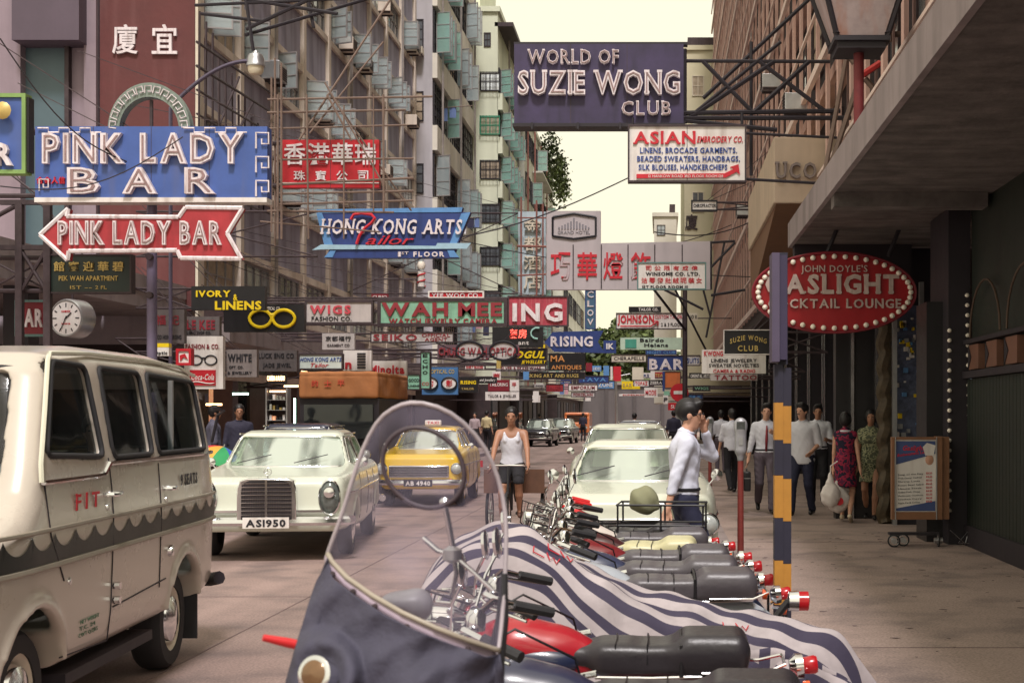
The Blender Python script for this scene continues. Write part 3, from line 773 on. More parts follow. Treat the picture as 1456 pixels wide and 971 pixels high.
MB().box(1.96, WR+6, -6, 21.3, 4.22, 4.4).build('slab', sof, cf, False, world=True)
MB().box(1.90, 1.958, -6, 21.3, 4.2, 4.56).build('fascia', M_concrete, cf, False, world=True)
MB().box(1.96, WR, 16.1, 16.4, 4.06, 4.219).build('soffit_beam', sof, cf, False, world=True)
MB().box(1.97, WR, 21.0, 21.28, 3.7, 4.219).build('end_beam', M_dark, cf, False, world=True)
MB().box(1.96, WR+6, 21.301, 21.36, 4.2, 4.6).build('end_fascia', M_concrete, cf, False, world=True)
# green club front (right, near)
gf = thing('club_front', 'dark green club front with vertical boards, arched frames and bronze panels, at the right edge', 'shopfront', (WR, 8, 0))
green = mat('dark_green_boards', rgb(26, 34, 27), .6, 0, .35, 2, .4)
bronze = mat('bronze_panel', rgb(128, 90, 74), .45, .3, .15, 4)
MB().box(WR+.06, WR+6, -6, 17.2, .13, 4.219).build('wall', green, gf, False, world=True)
bd = MB().box(0, .055, .008, .142, 0, 1.88).mesh('board')
for i in range(48): link('board', bd, green, gf, (0, i*.15+2.0, .25+.0))
MB().box(WR-.03, WR+.059, 8, 17.2, .131, .38).build('plinth', M_dark, gf, False, world=True)
MB().box(WR-.06, WR+.058, 8, 17.2, 2.14, 2.22).build('ledge', M_dark, gf, False, world=True)
MB().box(WR-.05, WR+.058, 8, 17.2, 2.55, 2.6).build('ledge', M_dark, gf, False, world=True)
for i in range(9):
    y = 9.3+i*.9
    MB().box(WR-.02, WR+.057, y, y+.5, 2.24, 2.53).build('bronze_panel', bronze, gf, False, world=True)
    MB().prism([(y+.52, 2.24), (y+.52, 2.53), (y+.36, 2.385)], WR-.028, WR-.022, 'yz').build('pyramid_face', M_dark, gf, False, world=True)
for i in range(4):
    y0 = 10+i*1.8; MB().tube([(WR-.03, y0+.75-.75*cos(pi*k/12), 2.62+.62*sin(pi*k/12)) for k in range(13)], .013, 6).build('arch_moulding', mat('dark_bronze', rgb(88, 70, 58), .5, .2), gf, world=True)
# lit-bulb door surround
db = thing('bulb_surround', 'dark doorway surround studded with two columns of round bulbs, behind the menu board', 'door surround', (3.3, 17.3, 0))
MB().box(WX(1345, 17.4), WR+.05, 17.25, 18.4, .13, 4.2).build('jamb', M_dark, db, False, world=True)
MB().box(WX(1305, 18.2), WX(1345, 17.4), 17.6, 18.3, .13, 3.1).build('dark_panel', M_black, db, False, world=True)
bm_ = MB().lathe([(0, -.025), (.02, -.018), (.028, 0), (.02, .02), (0, .028)], n=10).mesh('bulb', True)
for px, y0 in ((1350, 470), (1375, 420)):
    for k in range(20 if px == 1350 else 23):
        py = y0+k*14.2
        if py > 738: break
        w_ = W(px+ (k*.25 if px == 1375 else 0), py, 17.22); link('bulb', bm_, M_bulb, db, (w_[0]-3.3, w_[1]-17.3, w_[2]))
for k in range(7): 
    w_ = W(1345-k*9 if k < 4 else 1322, 400+k*5, 17.22)
# glass shop window beyond the doorway, with a crowded display
sw = thing('shop_window', 'tall shop window crowded with watches and cards, left of the dark club doorway', 'shopfront', (3.0, 19, 0))
MB().box(WX(1272, 20.8), WX(1310, 20.8), 20.8, 20.85, .5, 3.3).build('backing', mat('display_blue', rgb(92, 100, 128), .5, 0, .4, 12), sw, False, world=True)
rs = random.Random(5)
for k in range(46):
    x, z = rs.uniform(WX(1275, 20.7), WX(1306, 20.7)), rs.uniform(.9, 3.1); w, h = rs.uniform(.02, .07), rs.uniform(.02, .08)
    MB().box(x, x+w, 20.7, 20.79, z, z+h).build('price_card', [M_white, M_yellow, M_skyblue, M_alu][k % 4], sw, False, world=True)
MB().box(WX(1270, 20.6), WX(1312, 20.6), 20.4, 20.9, .13, .5).build('stall_riser', M_dark, sw, False, world=True)
for px in (1271, 1309): MB().box(WX(px, 20.4)-.03, WX(px, 20.4)+.03, 20.3, 20.4, .13, 3.6).build('frame', M_alu, sw, False, world=True)
tp = thing('twisted_column', 'gold brown rope twisted column beside the shop window', 'column', (WX(1258, 20.6), 20.6, .13))
MB().tube([(.022*cos(k*.9), .022*sin(k*.9), k*.05) for k in range(76)], .11, 8).build('shaft', mat('gilded_rope', rgb(74, 62, 46), .6, .2, .4, 14), tp)
dwall = thing('dark_shopfronts', 'row of black glass shopfront pillars with pale posts under the canopy end', 'shopfront', (3.5, 21, 0))
for a, b, c in ((1185, 1206, 0), (1206, 1210, 1), (1212, 1240, 0), (1240, 1244, 1), (1246, 1254, 0)):
    MB().box(WX(a, 21.9), WX(b, 21.9), 21.6 if not c else 21.55, 21.9, .13, 4.2).build('post' if c else 'black_panel', mirror if c else M_black, dwall, False, world=True)

# ---------------------------------------------------------------- end of the street
rw = thing('retaining_wall', 'long grey retaining wall closing the street behind the far signs', 'wall', (0, 132, 0))
MB().box(-14, 22, 132, 133, 0, 4.5).build('wall', mat('grey_block_wall', rgb(100, 94, 96), .9, 0, .15, .3, .4, bump=.2), rw, False, world=True)
for i in range(13): MB().box(-13+i*2.6, -12.7+i*2.6, 131.8, 131.998, 0, 4.5).build('buttress', mat('grey_buttress', rgb(84, 78, 80), .9), rw, False, world=True)
MB().box(-14, 22, 131.7, 133, 4.5, 4.7).build('coping', M_concrete, rw, False, world=True)
hill = MB().grid(lambda u, v: (-60+140*u, 140+120*v, 3+13*sin(pi*min(1, v*1.2)/2)*(.7+.3*sin(u*9)+.15*sin(u*23+v*7))), 40, 16)
struct('hillside', hill, mat('hill_green', rgb(92, 104, 60), .9, 0, .4, .08), True)
leafm = mat('foliage', (.085, .115, .03, 1), .6, 0, .45, 1.2)
leafd = mat('foliage_dark', (.045, .065, .02, 1), .6, 0, .45, 1.2)
def tree(label, base, hgt, cr, n=1600, leaf=.35, name='tree', m=None, group=None, seed=1):
    t = thing(name, label, 'tree', base, 0, group); r = random.Random(seed)
    mb = MB(); mb.cyl((0, 0, 0), (.1, 0, hgt*.55), hgt*.03, hgt*.018, 8)
    cl = []
    for i in range(7):
        a = r.uniform(0, 6.28); e = (cos(a)*cr*r.uniform(.35, .75), sin(a)*cr*r.uniform(.35, .75), hgt*r.uniform(.6, .9)); mb.cyl((.05, 0, hgt*.35+i*.1), e, hgt*.012, .03, 5); cl.append(e)
    cl.append((0, 0, hgt*.85)); mb.build('trunk', mat('bark', (.09, .06, .045, 1), .9), t)
    for nm, mm, kk in (('crown', m or leafm, 0), ('crown', leafd, 1)):
        V = []; Fq = []
        for i in range(n//2):
            c = r.choice(cl); rad = cr*.5*r.random()**.4; v = Vector((r.gauss(0, 1), r.gauss(0, 1), r.gauss(0, .8))).normalized()*rad
            p = Vector(c)+v; u = Vector((r.gauss(0, 1), r.gauss(0, 1), r.gauss(0, .6))).normalized()*leaf*r.uniform(.5, 1.2); w = u.cross(Vector((r.gauss(0, 1), r.gauss(0, 1), r.gauss(0, 1)))).normalized()*leaf*.6
            k = len(V); V += [p-u, p-w*.8, p+u, p+w*.8]; Fq.append([k, k+1, k+2, k+3])
        link(nm, mesh_np(nm, [tuple(q) for q in V], Fq), mm, t)
    return t
tree('broad green tree over the retaining wall at the centre of the street end', (WX(850, 136), 137, 4.5), (WZ(475, 137)-4.5)*.86, 4.6, 2400, .45, seed=2)
tree('green tree at the right part of the street end, behind the white tailor sign', (WX(910, 140), 141, 4.5), (WZ(468, 141)-4.5)*.86, 5.0, 2400, .45, seed=3)
tree('low bushy tree left of the others above the retaining wall', (WX(800, 140), 141, 4.5), (WZ(505, 141)-4.5)*.85, 4.0, 1600, .45, seed=4)
tree('small green tree top beyond the small black tailoring sign', (WX(820+80, 150), 150, 4), 8.5, 2.5, 900, .4, seed=6)
# roof plants on the tenement
for i, (px, py, Y, s) in enumerate(((783, 210, 88, .8), (790, 250, 92, 1.0), (796, 235, 96, .7), (801, 262, 98, .6))):
    p = thing('wall_shrub', ('top sprig of shrub hanging on the tenement edge', 'large bushy shrub growing from the tenement wall', 'small shrub on the far tenement edge', 'lowest shrub growing out of the tenement corner')[i], 'shrub', W(px, py, Y))
    r = random.Random(20+i); V = []; Fq = []
    for q in range(420):
        c = Vector((r.gauss(0, .35*s), r.gauss(0, .35*s), r.gauss(-.3, .8*s))); u = Vector((r.gauss(0, 1), r.gauss(0, 1), r.gauss(0, 1))).normalized()*.13; w = u.cross(Vector((r.random(), r.random(), 1))).normalized()*.08
        k = len(V); V += [tuple(c-u), tuple(c-w), tuple(c+u), tuple(c+w)]; Fq.append([k, k+1, k+2, k+3])
    link('leaves', mesh_np('leaves', V, Fq), leafm if i % 2 else leafd, p)
    MB().cyl((-.5*s, 0, -.6), (.1, 0, .3), .03, .01, 5).build('stem', M_steel, p)
# ---------------------------------------------------------------- signs. Board corners are read off in photo pixels at a known distance Y
def sign(label, box, Y, board, lines=(), frame=None, fw=.05, th=.14, poly=None, arms='', name='sign_board', cat='sign', edge=None, group=None):
    x0, y0, x1, y1 = box
    X0, X1, Z0, Z1 = WX(x0, Y), WX(x1, Y), WZ(y1, Y), WZ(y0, Y); cx = (X0+X1)/2
    r = thing(name, label, cat, (cx, Y, Z0), 0, group)
    if poly:
        P = [(WX(px, Y)-cx, WZ(py, Y)-Z0) for px, py in poly]
        MB().prism(P, 0, th).build('panel', board, r)
        if frame:
            n = len(P); fb = MB()
            for i in range(n):
                a, b = P[i], P[(i+1) % n]; fb.cyl((a[0], .0, a[1]), (b[0], .0, b[1]), fw, n=6)
            fb.build('frame', frame, r)
    else:
        MB().box(X0-cx, X1-cx, 0, th, 0, Z1-Z0).build('panel', board, r)
        if frame:
            w, h = X1-X0, Z1-Z0
            for a0, a1, b0, b1 in ((-w/2-.004, w/2+.004, -.004, fw), (-w/2-.004, w/2+.004, h-fw, h+.004), (-w/2-.004, -w/2+fw, fw, h-fw), (w/2-fw, w/2+.004, fw, h-fw)):
                MB().box(a0, a1, -.025, th+.01, b0, b1).build('frame', frame, r, False)
    for L in lines:
        t, m, a0, b0, a1, b1 = L[:6]; kw = L[6] if len(L) > 6 else {}
        lettering(r, t, WX(a1, Y)-WX(a0, Y), WZ(b0, Y)-WZ(b1, Y), T((WX(a0, Y)-cx, -.002, WZ(b1, Y)-Z0)), m, **kw)
    w, h = X1-X0, Z1-Z0
    if w > 1.4 and not poly:
        for k in range(1, int(w/.75)): xx = -w/2+w*k/int(w/.75); MB().box(xx-.004, xx+.004, -.0018, -.0002, .0, h).build('sheet_joint', M_steel, r)
    if 'l' in arms or 'r' in arms:
        sx = -1 if 'l' in arms else 1; xe = (WL if sx < 0 else FX+.3)-cx; xs_ = sx*w/2
        for z in (.04, h-.04):
            MB().cyl((xs_, th/2, z), (xe, th/2, z), .022+.012*(Y < 25), n=6).build('bracket_rail', M_steel, r)
        if abs(xe-xs_) > .8:
            MB().cyl((xs_, th/2, .04), (xe, th/2, h-.04), .016, n=6).build('brace', M_steel, r); MB().cyl((xs_, th/2, h-.04), (xe, th/2, .04), .016, n=6).build('brace', M_steel, r)
        MB().cyl((xs_*.2, th/2, h), (xe, th/2+.3, h+1.6), .009, n=4).build('stay_wire', M_steel, r)
        MB().cyl((xs_*.4, th/2, h), (xe, th/2+2.0, h+1.1), .009, n=4).build('stay_wire', M_steel, r)
    return r
def greek(mb, cx0, cz0, s, M=None, flip=1):
    """one key of a meander border as short tubes"""
    pts = [(0, 0), (0, 1), (1, 1), (1, .3), (.45, .3), (.45, .62)]
    P = [(cx0+flip*p[0]*s*.8, -.03, cz0+p[1]*s) for p in pts]
    mb.tube(P, s*.07, 5)
S3 = dict(sep=True, bold=.035, depth=.06)
# Pink Lady
Y = 20
pl = sign('big blue PINK LADY BAR sign with white tube letters and a meander border', (50, 180, 380, 281), Y, M_blue,
     (('PINK LADY', M_letterwhite, 63, 190, 348, 232, dict(sep=True, inner=True, bold=.035, depth=.08, gap=.16)),), th=.22, arms='l')
cx = pl.location[0]; zb = pl.location[2]
for ch, a, b in (('B', 99, 144), ('A', 177, 225), ('R', 265, 308)):
    lettering(pl, ch, WX(b, Y)-WX(a, Y), WZ(239, Y)-WZ(275, Y), T((WX(a, Y)-cx, -.002, WZ(275, Y)-zb)), M_letterwhite, bold=.035, depth=.09, sep=True, inner=True)
lettering(pl, '招金人信'.replace('招', '合'), .4, .1, T((WX(53, Y)-cx, -.002, WZ(262, Y)-zb)), M_inkred, depth=.03)
g = MB()
for k in range(3): g = MB(); greek(g, WX(365, Y)-cx, WZ(214+k*34-2, Y)-zb, .22); g.build('meander_tubing', M_letterwhite, pl)
g = MB(); greek(g, WX(45, Y)-cx+.12, WZ(272, Y)-zb, .16); g.build('meander_tubing', M_letterwhite, pl)
for x0, x1 in ((55, 145), (262, 352)):
    P = []; n = 6
    for k in range(n):
        xa = WX(x0+(x1-x0)*k/n, Y)-cx; xb = WX(x0+(x1-x0)*(k+1)/n, Y)-cx; z = WZ(183, Y)-zb-(.06 if k % 2 else 0); P += [(xa, -.03, z), (xb, -.03, z)]
    MB().tube(P, .012, 5).build('edge_tubing', M_letterwhite, pl)
MB().box(WX(50, Y)-cx, WX(380, Y)-cx, -.03, .25, -.07, -.003).build('bottom_channel', M_white, pl)
a0 = W(211, 183, Y); rr_ = []
MB().grid(lambda u, v: (a0[0]-cx+(.58-.17*v)*cos(pi*u), .08, WZ(183, Y)-zb+(.63-.19*v)*sin(pi*u)), 28, 1)
P = [(a0[0]-cx+.58*cos(pi*i/28), WZ(184, Y)-zb+.66*sin(pi*i/28)) for i in range(29)]+[(a0[0]-cx+.42*cos(pi-pi*i/28), WZ(184, Y)-zb+.46*sin(pi-pi*i/28)) for i in range(29)]
MB().prism(P, .02, .2).build('arch', mat('arch_green_grey', rgb(128, 140, 132), .5, .2, .2, 6, .4), pl)
g = MB()
for k in range(13):
    t = pi*(k+.5)/13; c = (a0[0]-cx+.50*cos(t), WZ(184, Y)-zb+.56*sin(t)); q = []
    for u, v in ((-.05, -.05), (-.05, .05), (.04, .05), (.04, -.03), (-.01, -.03)): q.append((c[0]+u*sin(t)+v*cos(t), .0, c[1]-u*cos(t)+v*sin(t)))
    g.tube(q, .010, 4)
g.build('arch_tubing', M_letterwhite, pl)
MB().box(a0[0]-cx-.02, a0[0]-cx+.02, .1, .14, WZ(183, Y)-zb, WZ(140, Y)-zb).build('arch_post', M_steel, pl)
pole = thing('sign_pole', 'grey steel pole carrying the red arrow sign and the blue bar sign', 'pole', (WX(210, 20.15), 20.32, 0))
MB().cyl((0, 0, 0), (0, 0, 5.0), .075, .07, 12).build('shaft', mat('violet_grey_pole', rgb(108, 98, 122), .5, .3, .1, 6), pole); MB().cyl((0, 0, 0), (0, 0, .15), .14, .12, 12).build('base_flange', M_steel, pole)
for z in (3.95, 3.4, 4.5): MB().cyl((-.0, -.02, z), (0, -.14, z), .05, n=8).build('clamp', M_steel, pole)
rt = thing('sign_lattice', 'dark riveted lattice frame standing below the left end of the blue bar sign', 'frame', (WX(48, 21), 21, 0))
for px in (28, 68): MB().box(WX(px, 21)-.05-rt.location[0], WX(px, 21)+.05-rt.location[0], -.05, .05, .0 if px == 28 else 0, WZ(290, 21)).build('post', M_steel, rt)
for a, b in ((352, 352), (288, 288)): MB().box(WX(0, 21)-rt.location[0], WX(70, 21)-rt.location[0], -.04, .04, WZ(a, 21)-.035, WZ(a, 21)+.035).build('rail', M_steel, rt)
for a in (352, 385): pass
x0, x1 = WX(28, 21)-rt.location[0], WX(68, 21)-rt.location[0]
for za, zb_ in ((352, 418), (418, 352)): MB().cyl((x0, 0, WZ(za, 21)), (x1, 0, WZ(zb_, 21)), .03).build('brace', M_steel, rt)
MB().cyl((x0, 0, WZ(290, 21)), (x0-1.2, 0, WZ(352, 21)), .035).build('brace', M_steel, rt)
Y = 19.6
sign('red arrow shaped PINK LADY BAR sign pointing left, white rimmed', (55, 296, 346, 369), Y, M_red,
     (('PINK LADY BAR', M_letterwhite, 84, 314, 316, 347, dict(sep=True, inner=True, bold=.035, depth=.05, gap=.15, slant=0)),), frame=M_letterwhite, fw=.032, th=.16,
     poly=[(57, 334), (97, 297), (95, 308), (254, 309), (264, 295), (345, 296), (323, 332), (343, 368), (257, 367), (252, 356), (98, 357), (96, 370)])
# left sign cluster
r = sign('blue sign with a green rim and gold emblem cut by the left edge', (-60, 134, 37, 247), 16, M_blue, (('BAR', M_letterwhite, -58, 204, 20, 235, S3),), frame=mat('green_rim', rgb(128, 160, 92), .5, 0, .1, 4, .3), fw=.04, th=.13)
MB().box(WX(37, 16)-r.location[0]+.005, WX(37, 16)-r.location[0]+.03, .0, .14, .02, .86).build('side_panel', M_black, r)
M_ = T((WX(9, 16)-r.location[0], -.05, WZ(160, 16)-r.location[2]))
MB().lathe([(.02, 0), (.07, .02), (.10, .05), (.05, .08)], M_ @ Matrix.Rotation(pi/2, 4, 'X'), 12).build('emblem', M_gold, r)
sign('black PEK WAH APARTMENT sign with gold Chinese characters', (68, 362, 187, 417), 21, M_greenblack, (('館賓迎華碧', M_gold, 77, 372, 176, 386, dict(depth=.02, gap=.35)), ('PEK WAH APARTMENT', M_gold, 84, 392, 168, 399, dict(depth=.012, bold=.018)), ('1ST', M_gold, 100, 406, 116, 411, dict(depth=.01, bold=0.)), ('<-'.replace('<', '-'), M_gold, 121, 406, 131, 411, dict(depth=.01, bold=0.)), ('2 FL', M_gold, 136, 406, 152, 411, dict(depth=.01, bold=0.))), frame=M_steel, fw=.02, arms='l')
sign('small red BAR sign with white letters behind the van roof', (22, 427, 66, 478), 21.5, M_maroon, (('BAR', M_letterwhite, 25, 439, 62, 464, dict(sep=True, bold=.035, depth=.04)),), frame=mat('teal_trim', rgb(98, 130, 128), .5), fw=.03)
# clock
ck = thing('street_clock', 'round double faced street clock with a white dial above the van', 'clock', W(101, 453, 22.3))
Mx = Matrix.Rotation(pi/2, 4, 'X')
MB().lathe([(.0, -.22), (.28, -.22), (.305, -.2), (.305, .1), (.285, .13), (.27, .13), (.27, .115), (0, .115)], Matrix.Rotation(radians(-14), 4, 'Z') @ Mx, 32).build('case', M_alu, ck)
Mc = Matrix.Rotation(radians(-14), 4, 'Z')
MB().lathe([(0, .117), (.262, .117), (.262, .121), (0, .121)], Mc @ Mx, 32).build('dial', M_white, ck)
for i in range(12):
    a = i*pi/6; MB().box(-.008, .008, -.127, -.122, .185 if i % 3 else .17, .235, Mc @ Matrix.Rotation(a, 4, 'Y')).build('hour_mark', M_ink, ck)
MB().box(-.008, .008, -.134, -.128, -.03, .13, Mc @ Matrix.Rotation(radians(50), 4, 'Y')).build('hour_hand', M_ink, ck)
MB().box(-.006, .006, -.141, -.135, -.04, .2, Mc @ Matrix.Rotation(radians(206), 4, 'Y')).build('minute_hand', M_ink, ck)
lettering(ck, 'SANDOZ', .16, .03, Mc @ T((-.08, -.123, .09)), M_inkred, depth=.004)
lettering(ck, 'WATCH CO.', .16, .025, Mc @ T((-.08, -.123, -.1)), M_inkred, depth=.004)
MB().cyl((0, .05, .3), (0, .05, .75), .02).build('hanger', M_steel, ck)
# lamp on curved arm
lp_ = thing('street_lamp', 'grey drop lantern on a long curved arm reaching over the blue sign', 'street lamp', (WX(237, 25), 25.2, 0))
P = [(0, 0, 0), (0, 0, WZ(150, 25))]+[((WX(237+113*t, 25)-WX(237, 25)), 0, WZ(150-67*sin(t*pi/2)**.9, 25)) for t in [i/12 for i in range(1, 13)]]
MB().tube(P, .035, 8).build('arm', mat('lamp_arm', rgb(90, 82, 100), .5, .4), lp_)
Ml = T((WX(359, 25)-WX(237, 25), 0, WZ(104, 25)))
MB().lathe([(0, .44), (.03, .44), (.05, .40), (.12, .37), (.15, .30), (.15, .22), (.165, .20), (.165, .16)], Ml, 18).build('lamp_head', M_alu, lp_)
MB().lathe([(.14, .16), (.135, .08), (.10, .02), (0, .0)], Ml, 18).build('glass_bowl', mat('opal_glass', rgb(226, 214, 190), .3), lp_)
sign('black IVORY and LINENS sign with yellow letters', (272, 407, 377, 441), 27, M_black, (('IVORY', M_yellow, 279, 413, 328, 422, dict(bold=.035)), ('&', M_yellow, 332, 418, 338, 427, dict(bold=.018)), ('LINENS', M_yellow, 306, 428, 372, 440, dict(bold=.035))), arms='l')
r = sign('black opticians sign with big yellow spectacles', (318, 433, 433, 472), 28, M_black, (('OPTICAL CO', M_white, 376, 436, 398, 441, dict(depth=.01)),))
g = MB()
for px in (371, 404): g.tube([(WX(px, 28)-r.location[0]+.22*cos(t)*(1), -.03, WZ(452, 28)-r.location[2]+.185*sin(t)-(.03 if sin(t) > .2 else 0)) for t in [2*pi*i/20 for i in range(20)]], .032, 6, closed=True)
g.cyl((WX(384, 28)-r.location[0], -.03, WZ(448, 28)-r.location[2]), (WX(391, 28)-r.location[0], -.03, WZ(448, 28)-r.location[2]), .035)
g.build('spectacles', M_yellow, r)
grey_s = mat('sign_grey', rgb(186, 178, 176), .6, 0, .08, 3, .3)
pinkred = mat('letter_pink_red', rgb(196, 70, 84), .5, 0, .1, 4)
r = sign('off white WIGS FASHION CO. sign with red letters', (434, 428, 530, 460), 30, grey_s, (('WIGS', pinkred, 441, 434, 499, 446, dict(bold=.035, gap=.25, depth=.03)), ('FASHION CO.', M_ink, 443, 450, 500, 456, dict(bold=.018, depth=.012))), frame=M_steel, fw=.03, arms='l')
wmm = mat('wah_mee_maroon', rgb(142, 44, 54), .5, 0, .1, 4)
r = sign('mint green WAH MEE watch jewelry camera sign in a heavy grey frame', (537, 424, 721, 464), 31, M_mint, (('WAH MEE', wmm, 543, 430, 714, 449, dict(bold=.035, gap=.12, sep=True, depth=.04)), ('WATCH JEWELRY CAMERA', wmm, 553, 453, 707, 460, dict(bold=.035, depth=.02))), frame=M_steel, fw=.07, arms='l')
sign('narrow red sign with white letters just above the mint green sign', (609, 414, 688, 424), 33, M_brightred, (('YEE WOO CO.', M_letterwhite, 614, 417, 682, 423, dict(bold=.018)),), frame=M_white, fw=.03)
sign('pale SEIKO official agent sign under the mint green sign', (527, 472, 645, 487), 34, grey_s, (('SEIKO', wmm, 531, 475, 593, 484, dict(bold=.018, gap=.2)), ('OFFICIAL', wmm, 600, 474, 640, 479, dict(depth=.01)), ('AGENT', wmm, 604, 480, 636, 485, dict(depth=.01))), frame=M_steel, fw=.02, arms='l')
sign('worn red ING sign with white letters right of the mint green sign', (722, 421, 808, 464), 33, mat('worn_red', rgb(168, 58, 74), .6, 0, .25, 8, .4, stain=rgb(190, 130, 130)[:3]), (('ING', M_letterwhite, 729, 431, 800, 456, dict(sep=True, bold=.035, depth=.05, gap=.22)),), frame=M_steel, fw=.03, arms='l')
# Hong Kong Arts
Y = 27
hk = sign('navy HONG KONG ARTS tailor sign with pale blue edging', (450, 297, 670, 367), Y, M_navy,
     (('HONG KONG ARTS', M_letterwhite, 457, 312, 656, 333, dict(sep=True, bold=.018, depth=.05, slant=.18, serif=.3, gap=.2)), ('1', M_letterwhite, 566, 358, 570, 365), ('ST', M_letterwhite, 571, 358, 581, 362), ('FLOOR', M_letterwhite, 588, 358, 632, 365, dict(bold=.035, gap=.3)),), th=.18,
     poly=[(450, 298), (658, 295), (656, 302), (669, 302), (645, 362), (653, 367), (462, 367), (470, 352)], arms='l')
cx, zb = hk.location[0], hk.location[2]; q = lambda x, y: (WX(x, Y)-cx, WZ(y, Y)-zb)
for P in ([(450, 298), (658, 295), (656, 302), (452, 303)], [(450, 303), (458, 303), (475, 352), (462, 352)], [(656, 304), (669, 302), (648, 350), (638, 350)], [(461, 366), (470, 356), (478, 356), (473, 366)], [(636, 356), (645, 356), (653, 366), (640, 366)]):
    MB().prism([q(*p) for p in P], -.012, -.001).build('edging', M_skyblue, hk)
MB().prism([q(444, 356), (q(457, 348)), q(620, 350), q(622, 346), q(670, 346), q(664, 354), q(458, 355)], -.03, -.0125).build('arrow_bar', mat('ice_blue', rgb(160, 192, 210), .5), hk)
MB().tube([(q(x, y)[0], -.07, q(x, y)[1]) for x, y in ((500, 313), (504, 306), (515, 304), (529, 306), (534, 311), (529, 318), (520, 325), (512, 336), (508, 348))], .03, 6).build('script_initial', M_inkred, hk)
lettering(hk, 'ailor', WX(584, Y)-WX(519, Y), WZ(334, Y)-WZ(348, Y), T((WX(519, Y)-cx, -.014, WZ(348, Y)-zb)), M_inkred, bold=0., depth=.03, slant=.35)
# red Chinese jewellery sign
Y = 24
rj_ = sign('bright red sign with large white Chinese characters behind bamboo scaffolding', (401, 199, 539, 267), Y, M_brightred,
     (('香港華瑞', M_letterwhite, 404, 204, 535, 235, dict(sep=True, depth=.03, gap=.1)), ('珠寶公司', M_letterwhite, 418, 243, 524, 257, dict(sep=True, depth=.02, gap=.9))), arms='l')
MB().box(WX(401, Y)-rj_.location[0], WX(539, Y)-rj_.location[0], -.015, -.002, .07, .085).build('white_line', M_white, rj_)
def poles(label, L, Y, r=.017, m=None, name='bamboo_scaffold', cat='scaffold', part='bamboo_pole'):
    c = W(L[0][0], L[0][1], Y); t = thing(name, label, cat, c)
    for q in L:
        ya = Y+(q[4] if len(q) > 4 else 0); yb = Y+(q[5] if len(q) > 5 else 0)
        a, b = W(q[0], q[1], ya), W(q[2], q[3], yb)
        MB().cyl(tuple(a[i]-c[i] for i in range(3)), tuple(b[i]-c[i] for i in range(3)), r*random.uniform(.8, 1.2), n=6).build(part, m or M_bamboo, t)
    return t
rb = random.Random(11); L = []
for x in (395, 400, 436, 489, 531, 545): L.append((x, 135 if x != 489 else 150, x+rb.uniform(-3, 3), 340 if x < 500 else 300, -.15, -.15))
for y in (143, 160, 185, 229, 262, 274, 290): L.append((380 if y < 200 else 395, y+rb.uniform(-2, 2), 615 if y == 143 else (577 if y in (160, 185) else 588), y+rb.uniform(-9, -2), -.1, .3))
L += [(462, 118, 545, 262), (470, 135, 585, 300, .2, .6), (555, 0, 425, 200, .5, .0), (545, 60, 440, 190, .6, 0), (400, 90, 400, 340), (386, 110, 386, 330), (391, 83, 391, 350, .5, .5), (465, 135, 500, 200), (380, 300, 560, 302), (370, 315, 540, 330, .3, .3)]
poles('bamboo scaffold poles lashed round the red Chinese jewellery sign', L, 23.6)
L = []
for i in range(13): x = 284+i*9.2; y = 55+i*17+rb.uniform(-12, 12); L.append((x, max(12, y-30), x+rb.uniform(-2, 2), 285+rb.uniform(-10, 20), i*.9, i*.9))
for k in range(7): L.append((280, 60+k*34, 400, 145+k*28+rb.uniform(-5, 5), 0, 9))
for k in range(4): L.append((282+k*25, 250, 340+k*20, 110+k*35, 2+k, 5+k))
poles('dense bamboo scaffold rising over the lower floors of the lavender office block', L, 26.5, .025, M_steel)
L = [(280, 0, 395, 0, 0, 0), (350, 42, 430, 0), (350, 50, 500, 0, 0, 4), (277, 8, 420, 4), (286, 20, 370, 28), (352, 72, 357, 30), (352, 30, 362, 75), (480, 5, 570, 0, 2, 2)]
poles('dark steel sign bracket crossing the top left of the street', [(350, 42, 470, -15), (349, 50, 620, -30, 0, 3), (277, 8, 520, -3), (286, 20, 372, 30), (347, -20, 360, 72), (436, -10, 446, 40, 1, 1), (276, -12, 480, 20)], 24, .03, M_dark, 'sign_bracket', 'bracket', 'steel_bar')
# Suzie Wong
Y = 20
sz = sign('huge dark purple WORLD OF SUZIE WONG CLUB sign hung over the road', (731, 63, 972, 176), Y, M_purple,
     (('WORLD OF', M_letterwhite, 751, 72, 880, 92, dict(sep=True, inner=True, bold=.018, depth=.07, gap=.18, serif=.22)), ('SUZIE WONG', M_letterwhite, 737, 102, 967, 135, dict(sep=True, inner=True, bold=.035, depth=.09, gap=.1, serif=.28)), ('CLUB', M_letterwhite, 884, 145, 954, 165, dict(sep=True, inner=True, bold=.018, depth=.07, gap=.22, serif=.25))), th=.28)
MB().box(-1.21, 1.21, -.05, .32, -.05, -.003).build('bottom_rail', M_dark, sz); MB().box(-1.2, 1.25, .05, .2, 1.122, 1.16).build('top_rail', M_dark, sz)
for px in (757, 822, 882): MB().box(WX(px, Y)-sz.location[0]-.015, WX(px, Y)-sz.location[0]+.015, -.08, -.051, -.09, .0).build('hook', M_dark, sz)
L = [(972, 87, 1180, 88), (972, 161, 1195, 158), (972, 168, 1210, 168), (978, 169, 1110, 60, 0, 0), (1000, 88, 1070, 160), (1072, 160, 1150, 88), (985, 165, 1100, 88), (1080, 88, 1175, 160), (1150, 0, 1000, 140, .5, .5), (1105, 185, 975, 172, 0, 0), (1068, 60, 1068, 250, .3, .3), (974, 176, 974, 70)]
poles('dark lattice bracket joining the purple club sign to the finned block', L, 20.1, .03, M_dark, 'sign_bracket', 'bracket', 'steel_bar')
